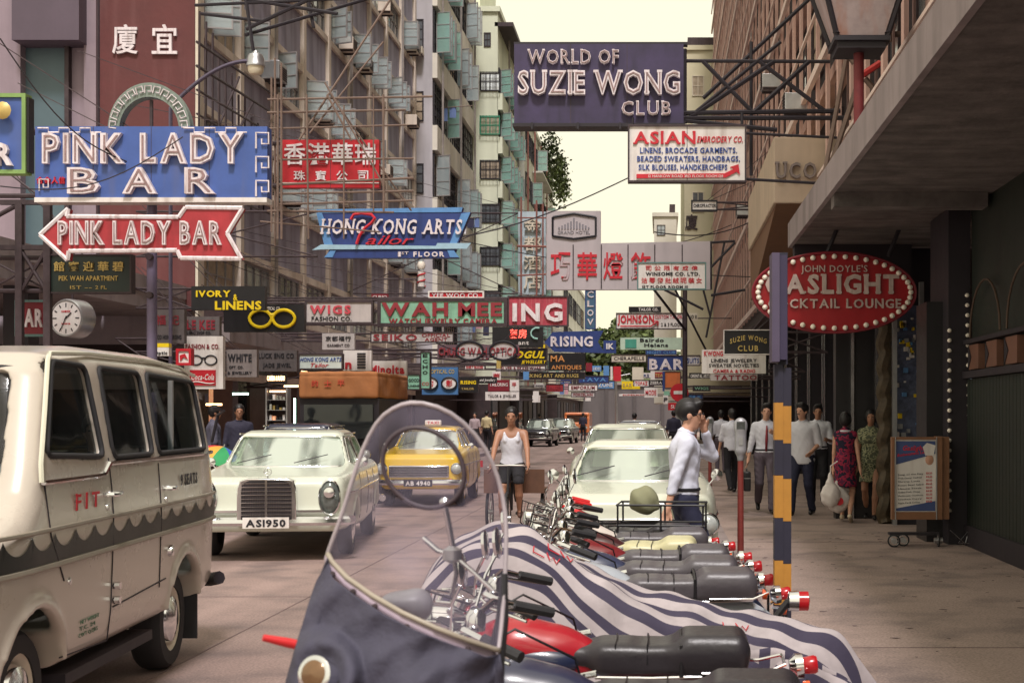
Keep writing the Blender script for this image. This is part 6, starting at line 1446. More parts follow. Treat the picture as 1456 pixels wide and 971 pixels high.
def screen_pane(parent, zb, zt, yb, yt, wb, wt, m, seal=None, curve=.12, inset=.02, name='windscreen', sgn=-1, sr=.014):
    def f(u, v):
        w = wb+(wt-wb)*v; x = (u*2-1)*w; return (x, yb+(yt-yb)*v-sgn*curve*(x/wb)**2-sgn*inset, zb+(zt-zb)*v)
    o = MB().grid(f, 12, 4).build(name, m, parent, True)
    if seal:
        L = [f(i/12, 0) for i in range(13)]+[f(1, j/4) for j in (1, 2, 3)]+[f(1-i/12, 1) for i in range(13)]+[f(0, 1-j/4) for j in (1, 2, 3)]
        MB().tube([(p[0], p[1]+sgn*(inset*.7), p[2]) for p in L], sr, 6, closed=True).build('seal', seal, o, True)
    return o
def headlamp(parent, x, y, z, r, ry=None, name='headlight', d=-1, m=None):
    M = T((x, y, z)) @ Matrix.Rotation(pi/2*(-d)*-1 if False else (pi/2 if d < 0 else -pi/2), 4, 'X') @ Matrix.Diagonal((1, (ry or r)/r, 1, 1))
    o = MB().lathe([(r*1.12, -.04), (r*1.12, .012), (r*1.0, .024), (r*.93, .01)], M, 20, closed=True).build(name, M_chrome, parent)
    MB().lathe([(r*.95, .0), (r*.8, .03), (r*.4, .05), (0, .055)], M, 20).build('lens', m or mat('lamp_glass', rgb(200, 205, 200), .08, .2, .15, 20), o)
    return o
LENSRED = mat('red_lens', rgb(160, 18, 28), .2, 0, .1, 20, emit=(1, .05, .05, 1), estr=.06)
LENSOR = mat('orange_lens', rgb(226, 90, 40), .25, 0, .1, 20)
# ------------- the van
van_p = paint('van_cream_grey', rgb(190, 180, 168)); van_roofp = paint('van_roof_cream', rgb(212, 210, 190))
vx, vy = -4.09, 8.15; vth = radians(3.83)
van = thing('van', 'cream passenger van with scalloped black band and 9 SEATS lettering at the left edge', 'van', (vx, vy, 0), vth)
vprof = [(-2.10, .44), (-2.16, .70), (-2.13, .98), (-2.0, 1.06), (-1.50, 1.22), (-1.38, 1.32), (-1.0, 1.93), (-.8, 2.03), (-.2, 2.09), (1.2, 2.10), (1.9, 2.05), (2.12, 1.93), (2.24, 1.45), (2.30, 1.1), (2.30, .44), (1.9, .40), (-1.9, .40)]
vw = pwl([.35, .6, 1.1, 1.45, 2.0, 2.12], [.955, .985, 1.0, .975, .885, .86])
vhalf = lambda Y, Z: (vw(Z)-.10*np.clip((-Y-1.35)/.85, 0, 1)**2-.05*np.clip((Y-1.7)/.6, 0, 1)**2-.04*np.clip((Z-1.9)/.2, 0, 1)**2)
vx_at = lambda y, z: float(vhalf(np.float32(y), np.float32(z)))
vwin = [[(-1.16, 1.50), (-.30, 1.47), (-.36, 1.97), (-.86, 1.98)], [(-.13, 1.46), (.64, 1.46), (.62, 1.96), (-.14, 1.97)], [(.76, 1.46), (1.96, 1.46), (1.90, 1.93), (.77, 1.96)]]
me = vehicle_shell((-1.1, -2.3, .3), (1.1, 2.45, 2.2), .0215, vprof, vhalf, arches=((-1.345, .36, .40), (1.345, .36, .40)), kr=.13, windows=vwin,
                   screen=([(-.80, 1.36), (.80, 1.36), (.72, 1.93), (-.72, 1.93)], -.95), rear=([(-.72, 1.45), (.72, 1.45), (.66, 1.88), (-.66, 1.88)], 2.0), floor=.62, wall=.05)
link('body', me, van_p, van)
vglass = glass('van_glass', (.36, .39, .40), .04, .70, .03)
for s in (1, -1):
    for P in vwin: side_pane(van, P, vx_at, vglass, M_rubber, s, .035, .016)
    MB().box(s*(.90) if s > 0 else -.93, s*.93 if s > 0 else -.90, 1.23, 1.26, 1.47, 1.93).build('window_bar', M_alu, van)
screen_pane(van, 1.37, 1.94, -1.34, -1.03, .80, .72, vglass, M_rubber, .10, .02, sr=.02)
screen_pane(van, 1.46, 1.88, 2.235, 2.13, .72, .66, vglass, M_rubber, .04, .02, 'rear_window', 1, .018)
for s in (1, -1):
    for nm, z, r0 in (('chrome_trim', 1.43, .014), ('waist_trim', 1.135, .012), ('lower_trim', .955, .016)):
        mm = M_chrome if nm == 'chrome_trim' else mat('trim_grey', rgb(150, 142, 128), .4, .3)
        y0 = -.25 if nm == 'chrome_trim' else -2.0
        MB().tube([(s*(vx_at(y, z)+.004), y, z) for y in np.linspace(y0, 2.22, 24)], r0, 6).build(nm, mm, van)
    if s > 0:
        MB().tube([(vx_at(-1.28+t*1.03, 1.36)+.005, -1.26+t*1.01, 1.37+(.0 if t < .9 else (t-.9)*.6)) for t in np.linspace(0, 1, 12)], .014, 6).build('door_trim', M_chrome, van)
        MB().tube([(vx_at(y, z)+.004, y, z) for y, z in [(-1.28, 1.37), (-1.27, 1.46), (-1.1, 1.72), (-.92, 1.98), (-.85, 2.02), (-.2, 2.045), (.8, 2.05), (1.6, 2.03), (2.0, 1.98)]], .013, 6).build('drip_rail', van_roofp, van)
    # painted scalloped band: a thin skin 3 mm proud of the side
    y = -2.05; n = 0; bandm = mat('band_black', rgb(10, 14, 13), .35, 0, .1, 2); mb = MB()
    def bz(v, top):  return (s*(vx_at(v, 1.05)+.004), v, top)
    ys = np.linspace(-2.05, 2.24, 172)
    for i in range(len(ys)-1):
        sc = lambda v: 1.125-.085*abs(sin(pi*(v+2.05)/.30))**.6
        a, b = ys[i], ys[i+1]; k = len(mb.v)
        if sqrt((a+1.345)**2+(1.0-.36)**2) < .3: continue
        for v in (a, b):
            for z in (.972, 1.02, sc(v)): mb.v.append((s*(vx_at(v, z)+.004), v, z))
        mb.f += [[k, k+3, k+4, k+1], [k+1, k+4, k+5, k+2]]
    mb.build('painted_band', bandm, van, False)
    for P in ([(-.24, .44), (-.22, 1.3), (-.24, 1.46)], [(.72, .62), (.72, 1.4)], [(-.20, .62), (.86, .66)], [(-1.0, .47), (-.26, .44)], [(-1.24, 1.36), (-1.2, 1.1), (-1.0, .86)]):
        MB().tube([(s*(vx_at(y_, z_)+.002), y_, z_) for y_, z_ in [(P[i][0]+(P[i+1][0]-P[i][0])*t, P[i][1]+(P[i+1][1]-P[i][1])*t) for i in range(len(P)-1) for t in (0, .2, .4, .6, .8, 1)]], .0045, 4).build('panel_seam', M_dark, van)
    for (yy, zz, L) in ((-.36, 1.26, .16), (.80, 1.235, .13)):
        h_ = MB().tube([(s*(vx_at(yy, zz)+a), yy+b, zz) for a, b in ((.0, 0), (.05, .005), (.055, .05), (.045, L), (.0, L+.01))], .014, 8).build('door_handle', M_chrome, van)
        MB().lathe([(0, 0), (.022, 0), (.02, .012), (0, .014)], T((s*(vx_at(yy, zz)+.0), yy+.04, zz-.07)) @ Matrix.Rotation(s*pi/2, 4, 'Y'), 12).build('key_lock', M_chrome, h_)
    for yy, zz in ((-.2, .74), (-.2, .66)): MB().cyl((s*.985, yy, zz), (s*1.03, yy, zz), .022).build('hinge', M_chrome, van)
    MB().lathe([(0, 0), (.04, 0), (.035, .03), (0, .035)], T((s*.985, .93, .83)) @ Matrix.Rotation(s*pi/2, 4, 'Y'), 14).build('fuel_cap', M_chrome, van)
    MB().lathe([(0, 0), (.022, 0), (.018, .02), (0, .022)], T((s*.98, -.92, .85)) @ Matrix.Rotation(s*pi/2, 4, 'Y'), 12).build('side_lamp', M_chrome, van)
    for ya in (-1.345, 1.345): wheel(van, s*.80, ya, .335, .20, side=s, rimm=M_cream, hub_r=.50)
    MB().box(s*.86-.10, s*.86+.10, 1.74, 1.76, .14, .50).build('mud_flap', M_rubber, van)
    MB().box(min(s*.75, s*.95), max(s*.75, s*.95), -.85, .7, .30, .36).build('step', M_dark, van)
    MB().lathe([(0, 0), (.055, .0), (.07, .03), (.05, .07), (0, .08)], T((s*.80, 2.30, .62)) @ Matrix.Rotation(-pi/2, 4, 'X'), 14).build('tail_light', LENSRED, van)
    headlamp(van, s*.72, -2.10, .80, .09)
MB().tube([(-.98, 2.30, .50), (-.9, 2.38, .48), (.9, 2.38, .48), (.98, 2.30, .50)], .05, 8).build('rear_bumper', M_dark, van); MB().tube([(-.95, -2.12, .48), (-.8, -2.22, .48), (.8, -2.22, .48), (.95, -2.12, .48)], .05, 8).build('front_bumper', M_chrome, van)
for k in range(5): MB().box(-.5, .5, -2.18, -2.15, .66+k*.05, .68+k*.05).build('grille_bar', M_chrome, van)
MB().tube([(1.02, 1.95, 1.75), (1.06, 2.1, 1.73), (.98, 2.26, 1.70), (.93, 2.28, 1.5)], .012, 6).build('grab_wire', M_dark, van)
SideM = lambda y, z, w: Matrix(((0, -1, 0, vx_at(y, z)+.004), (1, 0, 0, y), (0, 0, 1, z), (0, 0, 0, 1)))
lettering(van, 'FIT', .37, .085, SideM(-.83, 1.205, 0), M_inkred, bold=.018, depth=.003, serif=.35, gap=.55)
lettering(van, '9 SEATS', .42, .075, SideM(1.19, 1.235, 0), M_ink, bold=.018, depth=.003, gap=.2)
for i, t in enumerate(('NET WEIGHT', 'T.C. 24', 'CWT Q.QRS')): lettering(van, t, .30-.05*(i == 1), .022, SideM(-.74, .60-i*.036, 0), mat('stencil_green', rgb(70, 110, 84), .6), bold=0., depth=.002)
lettering(van, 'Transit'.replace('Transit', 'Custom'), .22, .04, SideM(-1.98, 1.04, 0), M_dark, bold=0., depth=.004, slant=.3)
# inside: seats, steering wheel, passengers
seatm = mat('van_seat', rgb(50, 46, 52), .7)
for y_ in (-.72, .22, 1.12):
    for x_ in (-.45, .45):
        st = Grid((-.35, -.35, .5), (.35, .4, 1.7), .03); st.box((0, 0, .85), (.28, .25, .09), .05); st.box((0, .26, 1.15), (.27, .06, .33), .05, .03)
        link('seat', st.mesh('seat'), seatm, van, (x_, y_, 0))
MB().tube([(.42+.19*cos(t), -1.12+.07*sin(t), 1.30+.17*sin(t)) for t in [2*pi*k/20 for k in range(20)]], .013, 6, closed=True).build('steering_wheel', M_black, van)
MB().box(-.85, .85, -1.35, -1.15, .9, 1.3).build('dashboard', M_dark, van)
R_ = Matrix.Translation((vx, vy, 0)) @ Matrix.Rotation(vth, 4, 'Z')
for i, (x_, y_, lb, tm, hd) in enumerate(((.42, -.62, 'driver of the cream van in a white shirt, seen through the front side glass', c_white, .2), (.42, .25, 'passenger in a white shirt behind the middle window of the van', c_white, 1.2), (-.40, .30, 'second passenger deeper inside the van, dark haired', c_grey, 1.5), (.45, 1.2, 'dim passenger behind the rear side window of the van', c_dark, .5))):
    w_ = R_ @ Vector((x_, y_, 0))
    if PEOPLE_ON: person(lb, (w_.x, w_.y, .02), vth, 1.62, hip=.98, fl=(.14, -.42, .62), fr=(-.14, -.42, .62), hl=(.2, -.42, 1.15), hr=(-.2, -.42, 1.12), topm=tm, sleeve=.9, botm=c_black, seed=30+i, res=.02, head=(hd*.5, 0))

# ------------- saloon builder
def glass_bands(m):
    """painted reflection: pale noise bands hide the cabin, clearer ones let it show"""
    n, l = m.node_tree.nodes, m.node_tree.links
    if 'reflection_bands' in n: return
    n['Principled BSDF'].inputs['IOR'].default_value = 2.2; tc = n.new('ShaderNodeTexCoord'); mp = n.new('ShaderNodeMapping'); mp.inputs['Scale'].default_value = (1, .2, .35); no = n.new('ShaderNodeTexNoise'); no.name = 'reflection_bands'; no.inputs['Scale'].default_value = 2.6
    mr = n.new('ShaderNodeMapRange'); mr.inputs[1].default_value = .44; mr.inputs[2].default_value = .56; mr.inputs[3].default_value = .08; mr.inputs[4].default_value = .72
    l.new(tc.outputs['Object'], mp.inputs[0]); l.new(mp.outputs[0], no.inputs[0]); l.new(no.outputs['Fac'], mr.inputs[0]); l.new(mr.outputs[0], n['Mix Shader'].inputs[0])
def saloon(label, loc, rz, pm, L=4.85, Wd=1.81, Hh=1.44, h=.03, style='upright', glassm=None, detail=True, roofm=None, hood=.93, plate=None, name='car', group=None, plm=None, white_plate=True):
    car = thing(name, label, 'car', loc, rz, group); k = L/4.85; b = Wd/2; Hk = Hh/1.44
    a = L/2
    prof = [(-a+.10, .34), (-a+.04, .58), (-a+.06, hood*.93), (-a+.2, hood), (-a*.38, hood+.10), (-a*.2, hood+.1), (a*.66, hood+.10), (a-.2, hood+.0), (a-.05, hood*.85), (a-.03, .42), (a-.12, .34), (0, .26)]
    gz0 = hood+.02; green = [(-a*.43, gz0), (-a*.20, Hh-.03), (-a*.12, Hh), (a*.33, Hh+.0), (a*.40, Hh-.04), (a*.60, gz0)]
    pw = pwl([.25, .5, .8, 1.0, 1.2], [b-.05, b-.005, b, b-.03, b-.10]); half = lambda Y, Z: pw(Z)-.09*np.clip((np.abs(Y)-a*.62)/(a*.38), 0, 1)**2
    gh = pwl([gz0, Hh], [b-.10, b-.30]); ghalf = lambda Y, Z: gh(Z)-.04*np.clip((np.abs(Y-a*.1)-a*.3)/(a*.3), 0, 1)+0*Y
    gx = lambda y, z: float(ghalf(np.float32(y), np.float32(z)))
    z0, z1 = gz0+.08, Hh-.09
    def yl(z, p, q): t = (z-p[1])/(q[1]-p[1]); return p[0]+(q[0]-p[0])*t
    fy = lambda z: yl(z, green[0], green[1]); ry = lambda z: yl(z, green[5], green[4])
    wins = [[(fy(z0)+.14, z0), (-.02, z0), (-.02, z1), (fy(z1)+.12, z1)], [(.06, z0), (ry(z0)-.22, z0), (ry(z1)-.16, z1), (.06, z1)]]
    wb, wt = gx(0, z0)-.07, gx(0, z1)-.05
    ar = ((-a+.95*k, .32, .36), (a-1.1*k, .32, .36))
    me = vehicle_shell((-b-.06, -a-.05, .2), (b+.06, a+.05, Hh+.08), h, prof, half, green, ghalf, ar, .11, wins, ([(-wb, z0-.03), (wb, z0-.03), (wt, z1+.01), (-wt, z1+.01)], -a*.12), ([(-wb+.06, z0-.02), (wb-.06, z0-.02), (wt-.03, z1), (-wt+.03, z1)], a*.40), .60, max(.05, h*1.6))
    link('body', me, pm, car)
    gm_ = glassm or glass('car_glass', (.44, .50, .44), .06, .22, .42); glass_bands(gm_)  # pale base colour stands in for the bright reflection on the glass
    for s in (1, -1):
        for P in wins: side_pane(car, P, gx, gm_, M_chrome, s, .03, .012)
        for ya, _, _ in ar: wheel(car, s*(b-.13), ya, .315, .17, side=s, rimm=pm)
        MB().tube([(s*(float(half(np.float32(y), np.float32(.78)))+.004), y, .78) for y in np.linspace(-a+.3, a-.25, 14)], .012, 6).build('side_trim', M_chrome, car)
        MB().tube([(s*(gx(0, Hh-.045)+.02), y, Hh-.045) for y in np.linspace(-a*.18, a*.36, 6)], .012, 6).build('drip_rail', M_chrome, car)
        MB().lathe([(0, 0), (.06, 0), (.055, .02), (0, .03)], T((s*(b+.02), -a*.36, hood+.13)) @ Matrix.Rotation(pi/2, 4, 'X'), 14).build('wing_mirror', M_chrome, car); MB().cyl((s*(b-.06), -a*.36, hood+.03), (s*(b+.02), -a*.36, hood+.12), .010).build('mirror_arm', M_chrome, car)
        for ys_ in (-a*.40, .02, a*.36): MB().tube([(s*(float(half(np.float32(ys_), np.float32(z_)))+.001), ys_, z_) for z_ in np.linspace(.40, hood-.02, 7)], .005, 4).build('door_seam', M_dark, car)
        MB().box(min(s*.62, s*.8), max(s*.62, s*.8), a-.05, a-.01, .60, .74).build('tail_light', LENSRED, car)
        MB().cbox((s*(b-.02), .12, .84), (.03, .16, .025)).build('door_handle', M_chrome, car)
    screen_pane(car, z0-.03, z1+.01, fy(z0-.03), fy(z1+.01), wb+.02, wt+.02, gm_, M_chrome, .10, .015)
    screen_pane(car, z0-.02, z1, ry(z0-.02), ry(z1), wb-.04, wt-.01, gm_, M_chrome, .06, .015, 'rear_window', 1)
    for e, yy in ((-1, -a-.03), (1, a+.03)):
        o = MB().tube([(-b-.01, yy-e*.28, .47), (-b+.02, yy-e*.08, .47), (-b+.25, yy, .47), (b-.25, yy, .47), (b-.02, yy-e*.08, .47), (b+.01, yy-e*.28, .47)], .055, 8).build('bumper', M_chrome, car)
    MB().box(-.6, .6, -.15, .55, .55, .62).build('front_seat', seatm, car); 
    for x_ in (-.38, .38): MB().box(x_-.26, x_+.26, .42, .52, .6, 1.15).build('seat_back', seatm, car, bevel=.04)
    MB().box(-.6, .6, .9, 1.4, .55, 1.1).build('rear_seat', seatm, car); MB().box(-b+.15, b-.15, -a*.38, -a*.30, .7, hood+.05).build('dashboard', M_dark, car)
    MB().tube([(.36+.19*cos(t), -.52+.09*sin(t), hood+.05+.17*sin(t)) for t in [2*pi*i/20 for i in range(20)]], .012, 6, closed=True).build('steering_wheel', M_black, car)
    for s in (-1, 1):
        MB().tube([(s*.35-.25, -a*.42+.0, hood+.12), (s*.35+.15, -a*.36, hood+.22)], .006, 5).build('wiper', M_dark, car)
    if plate:
        w = .52; o = MB().box(-w/2, w/2, -a-.135, -a-.12, .40, .525).build('number_plate', M_white if white_plate else M_black, car)
        lettering(car, plate, w*.86, .08, T((-w*.43, -a-.137, .422)), M_ink if white_plate else M_white, bold=.035, depth=.004)
    if style == 'upright':      # tall chrome radiator with vertical lamps
        yf = -a+.02; gw = .305
        P = [(-gw, .50), (gw, .50), (gw, .84), (gw-.03, .93), (gw-.10, .955), (-gw+.10, .955), (-gw+.03, .93), (-gw, .84)]
        MB().prism([(x*1.10, z+(.015 if z > .6 else -.01)) for x, z in P], yf-.10, yf+.10).build('radiator_shell', M_chrome, car, bevel=.012)
        MB().prism([(x*.93, z*.985+.005) for x, z in P], yf-.112, yf-.101).build('grille_back', M_black, car)
        for i in range(9): z = .55+i*.045; MB().box(-gw*.93, gw*.93, yf-.122, yf-.113, z, z+.010 if i % 2 else z+.006).build('grille_bar', M_chrome, car)
        MB().box(-.012, .012, yf-.13, yf-.113, .5, .95).build('centre_bar', M_chrome, car)
        gb = MB()
        for i in range(29):
            x = -gw*.9+i*gw*1.8/28; gb.box(x-.003, x+.003, yf-.116, yf-.1125, .52, .93)
        gb.build('grille_mesh', M_steel, car)
        st = MB(); c = Vector((0, yf-.02, 1.045)); st.tube([(c.x+.042*cos(t), c.y, c.z+.042*sin(t)) for t in [2*pi*i/20 for i in range(20)]], .005, 5, closed=True)
        for i in range(3): t = pi/2+i*2*pi/3; st.cyl(tuple(c), (c.x+.042*cos(t), c.y, c.z+.042*sin(t)), .006, .003)
        st.cyl((0, yf-.02, .95), (0, yf-.02, 1.0), .014, .006); st.build('bonnet_star', M_chrome, car)
        for s in (-1, 1):
            o = headlamp(car, s*.70, -a+.035, .745, .115, .195, m=mat('dark_lamp_glass', rgb(108, 114, 112), .08, .4, .3, 20))
            MB().lathe([(0, .03), (.07, .035), (.06, .06), (0, .07)], T((s*.70, -a+.02, .80)) @ Matrix.Rotation(pi/2, 4, 'X'), 16).build('inner_lamp', M_chrome, o)
            MB().box(s*.48-.14, s*.48+.14, -a-.02, -a+.05, .575, .60).build('bumper_blade', M_chrome, car)
    elif style == 'round':
        MB().box(-.55, .55, -a-.015, -a+.05, .56, .78).build('grille_frame', M_chrome, car, bevel=.02)
        MB().box(-.52, .52, -a-.02, -a-.016, .58, .76).build('grille_back', M_black, car)
        for i in range(6): MB().box(-.52, .52, -a-.034, -a-.021, .59+i*.03, .602+i*.03).build('grille_bar', M_chrome, car)
        for s in (-1, 1): headlamp(car, s*.68, -a+.035, .72, .095); headlamp(car, s*.58, -a+.02, .50, .04, name='side_lamp', m=LENSOR)
    if roofm:
        pass
    return car
benz_p = paint('pale_green_white_paint', rgb(204, 208, 192))
bz_ = saloon('pale cream saloon with tall chrome radiator and plate AS1950, behind the van', (WX(381, 16.4)-.30, 16.4+2.5, 0), radians(6.5), benz_p, 4.9, 1.85, 1.50, .024, hood=.98, plate='AS1950')
if PEOPLE_ON: person('driver of the pale cream saloon, behind the steering wheel', (bz_.location[0]-.36, bz_.location[1]+.25, -.12), 0, 1.6, hip=.75, fl=(.14, -.5, .45), fr=(-.14, -.5, .45), hl=(.15, -.55, 1.08), hr=(-.15, -.55, 1.08), topm=c_white, botm=c_black, seed=40, res=.02)
taxi_p = paint('taxi_yellow', rgb(226, 184, 10))
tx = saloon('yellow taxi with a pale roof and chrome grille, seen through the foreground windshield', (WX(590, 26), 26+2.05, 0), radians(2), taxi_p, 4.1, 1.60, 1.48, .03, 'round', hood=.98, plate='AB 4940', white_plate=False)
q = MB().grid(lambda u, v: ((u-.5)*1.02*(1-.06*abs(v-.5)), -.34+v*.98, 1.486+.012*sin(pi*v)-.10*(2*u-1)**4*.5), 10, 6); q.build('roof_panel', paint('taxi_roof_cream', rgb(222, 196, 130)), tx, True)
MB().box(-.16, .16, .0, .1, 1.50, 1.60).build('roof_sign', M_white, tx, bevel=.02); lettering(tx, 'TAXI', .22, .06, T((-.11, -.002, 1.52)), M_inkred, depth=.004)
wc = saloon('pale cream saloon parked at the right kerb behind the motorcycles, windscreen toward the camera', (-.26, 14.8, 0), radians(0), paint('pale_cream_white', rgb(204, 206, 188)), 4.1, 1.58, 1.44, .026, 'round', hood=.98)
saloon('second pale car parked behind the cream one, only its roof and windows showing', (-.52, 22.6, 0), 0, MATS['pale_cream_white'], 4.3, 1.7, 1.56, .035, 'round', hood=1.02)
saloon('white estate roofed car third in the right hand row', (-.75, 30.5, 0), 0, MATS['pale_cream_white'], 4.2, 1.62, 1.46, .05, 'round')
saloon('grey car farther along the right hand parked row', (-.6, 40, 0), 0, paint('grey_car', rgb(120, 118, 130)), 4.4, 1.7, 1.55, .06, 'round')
dk = paint('black_car_paint', rgb(28, 28, 38))
saloon('dark blue black car behind the canvas roofed truck', (-6.15, 24.4, 0), radians(2), paint('blue_black_car', rgb(40, 44, 66)), 4.4, 1.66, 1.56, .035, 'round', glassm=glass('blue_screen_glass', (.40, .46, .60), .08, .2, .32))
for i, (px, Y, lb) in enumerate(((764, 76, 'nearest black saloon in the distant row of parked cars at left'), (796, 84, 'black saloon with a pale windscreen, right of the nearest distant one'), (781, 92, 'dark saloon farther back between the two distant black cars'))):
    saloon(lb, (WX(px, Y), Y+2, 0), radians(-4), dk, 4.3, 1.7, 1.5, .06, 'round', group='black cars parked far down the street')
# orange van far away
ov_ = thing('van', 'boxy orange van far down the street by the grey wall', 'van', (WX(820, 96), 96, 0)); orp = paint('orange_van_paint', rgb(206, 116, 66))
vg = Grid((-1, 0, .2), (1, 4.2, 2.2), .05); vg.box((0, 2.1, 1.1), (.86, 2.0, .78), .15); vg.box((0, .2, 1.0), (.8, .35, .55), .15, .1); vg.box((0, -.05, 1.45), (.7, .25, .25), .05, 0, 'cut'); link('body', vg.mesh('body'), orp, ov_)
MB().box(-.68, .68, .16, .18, 1.2, 1.7).build('windscreen', vglass, ov_); MB().box(-.5, .5, -.16, -.12, .7, .85).build('grille', M_black, ov_)
for s in (-1, 1):
    headlamp(ov_, s*.6, -.12, .85, .1); [wheel(ov_, s*.75, y, .3, .16, side=s) for y in (.7, 3.3)]
MB().box(-.85, .85, -.2, -.12, .42, .52).build('bumper', M_chrome, ov_)
# canvas roofed truck
tr = thing('truck', 'dark truck with an orange canvas box roof lettered in red, behind the cream saloon', 'truck', (WX(481, 27), 27, 0))
cvs = mat('orange_canvas', rgb(166, 108, 66), .85, 0, .15, 2, .35, bump=.25); cvs2 = cvs
hw_ = (WX(538, 27)-WX(425, 27))/2; zc0, zc1 = WZ(566, 27), WZ(528, 27)
gq = Grid((-1, -.2, 1.8), (1, 4, 2.8), .022); gq.box((0, 1.6, (zc0+zc1)/2), (hw_, 1.6, (zc1-zc0)/2), .04)
X, Y_, Z = gq.ax[0][:, None, None], gq.ax[1][None, :, None], gq.ax[2][None, None, :]; gq.f = gq.f+.008*(np.sin(X*9+Y_*5)*np.sin(Z*14+X*6)).astype(np.float32)+np.where(np.abs(Z-zc1+.09) < .02, .012, 0).astype(np.float32)
link('canvas_top', gq.mesh('canvas'), cvs, tr)
lettering(tr, '的士平', .62, .12, T((-.5, -.012, zc0+.22)), mat('faded_red', rgb(196, 70, 50), .7), depth=.01, gap=.9)
MB().box(-hw_, hw_, .0+.1, 3.1, .75, zc0-.003).build('cargo_body', M_dark, tr); MB().box(-hw_+.1, hw_-.1, -.0, .099, 1.25, 1.9).build('windscreen', M_glassdark, tr)
for s in (-1, 1): [wheel(tr, s*(hw_-.1), y, .36, .2, side=s, rimm=M_dark) for y in (.4, 2.6)]; headlamp(tr, s*.5, .06, .95, .1)
MB().box(-hw_, hw_, -.1, 0, .5, .65).build('bumper', M_steel, tr)
# umbrella left of the saloon
um = thing('umbrella', 'open rainbow panelled umbrella held low beside the van', 'umbrella', W(311, 655, 21)); cols = [mat('umbrella_%s' % n_, c_, .6) for n_, c_ in (('green', rgb(50, 150, 90)), ('blue', rgb(60, 90, 190)), ('pink', rgb(214, 80, 96)), ('cream', rgb(222, 196, 150)), ('red', rgb(200, 50, 60)), ('amber', rgb(222, 160, 60)))]
Mu = T((0, 0, 0)) @ Matrix.Rotation(.35, 4, 'Y')
for k in range(8):
    mb = MB().grid(lambda u, v: tuple(Mu @ Vector((.42*v*cos((k+u)*pi/4), .42*v*sin((k+u)*pi/4), .22*(1-v*v)-.02*sin(pi*u)*v))), 5, 6); mb.build('panel', cols[k % 6], um, True)
MB().cyl(tuple(Mu @ Vector((0, 0, .26))), tuple(Mu @ Vector((0, 0, -.5))), .009).build('shaft', M_alu, um)
# carrier tricycle
cy = thing('tricycle', 'black carrier tricycle with its load box, ridden toward the camera', 'tricycle', (WX(728, 19.4), 19.4, 0)); 
def spoked(parent, c, r, axis='x', m=None, nsp=16, tw=.022, name='wheel'):
    c = Vector(c); pts = [(c.x, c.y+r*cos(t), c.z+r*sin(t)) if axis == 'x' else (c.x+r*cos(t), c.y, c.z+r*sin(t)) for t in [2*pi*k/28 for k in range(28)]]
    o = MB().tube(pts, tw, 8, closed=True).build(name, M_rubber, parent, True)
    p2 = [tuple(c+(Vector(p)-c)*.90) for p in pts]; MB().tube(p2, tw*.55, 6, closed=True).build('rim', M_chrome, o, True)
    sp = MB()
    for k in range(nsp):
        p = Vector(p2[int(k*28/nsp)]); sp.cyl(tuple(c), tuple(p), .003, n=4)
    sp.build('spokes', M_chrome, o)
    ax = Vector((1, 0, 0)) if axis == 'x' else Vector((0, 1, 0)); MB().cyl(tuple(c-ax*.05), tuple(c+ax*.05), .035, n=10).build('hub', M_alu, o)
    return o
spoked(cy, (0, -.62, .34), .33)
for s in (-1, 1): spoked(cy, (s*.38, .62, .34), .33)
MB().tube([(0, -.62, .34), (0, -.5, .8), (0, -.44, 1.02)], .018, 8).build('fork', M_black, cy); MB().tube([(-.28, -.40, 1.00), (-.2, -.44, 1.03), (.2, -.44, 1.03), (.28, -.40, 1.0)], .014, 8).build('handlebar', M_chrome, cy)
MB().tube([(0, -.48, .75), (0, -.05, .42), (0, .0, .95)], .018, 8).build('frame', M_black, cy); MB().tube([(0, -.48, .8), (0, .0, .8), (0, .5, .5)], .016, 8).build('frame_tube', M_black, cy)
MB().box(-.42, .42, .3, .95, .62, .68).build('load_deck', mat('old_wood', rgb(96, 66, 50), .8, 0, .2, 6), cy); MB().box(-.42, .42, .28, .30, .62, .95).build('load_board', MATS['old_wood'], cy)
MB().box(-.09, .09, -.12, .14, .96, 1.0).build('saddle', M_black, cy, bevel=.02)
for s, z in ((-1, .19), (1, .36)): MB().box(s*.12-.05, s*.12+.05, -.22, -.08, z, z+.03).build('pedal', M_black, cy)
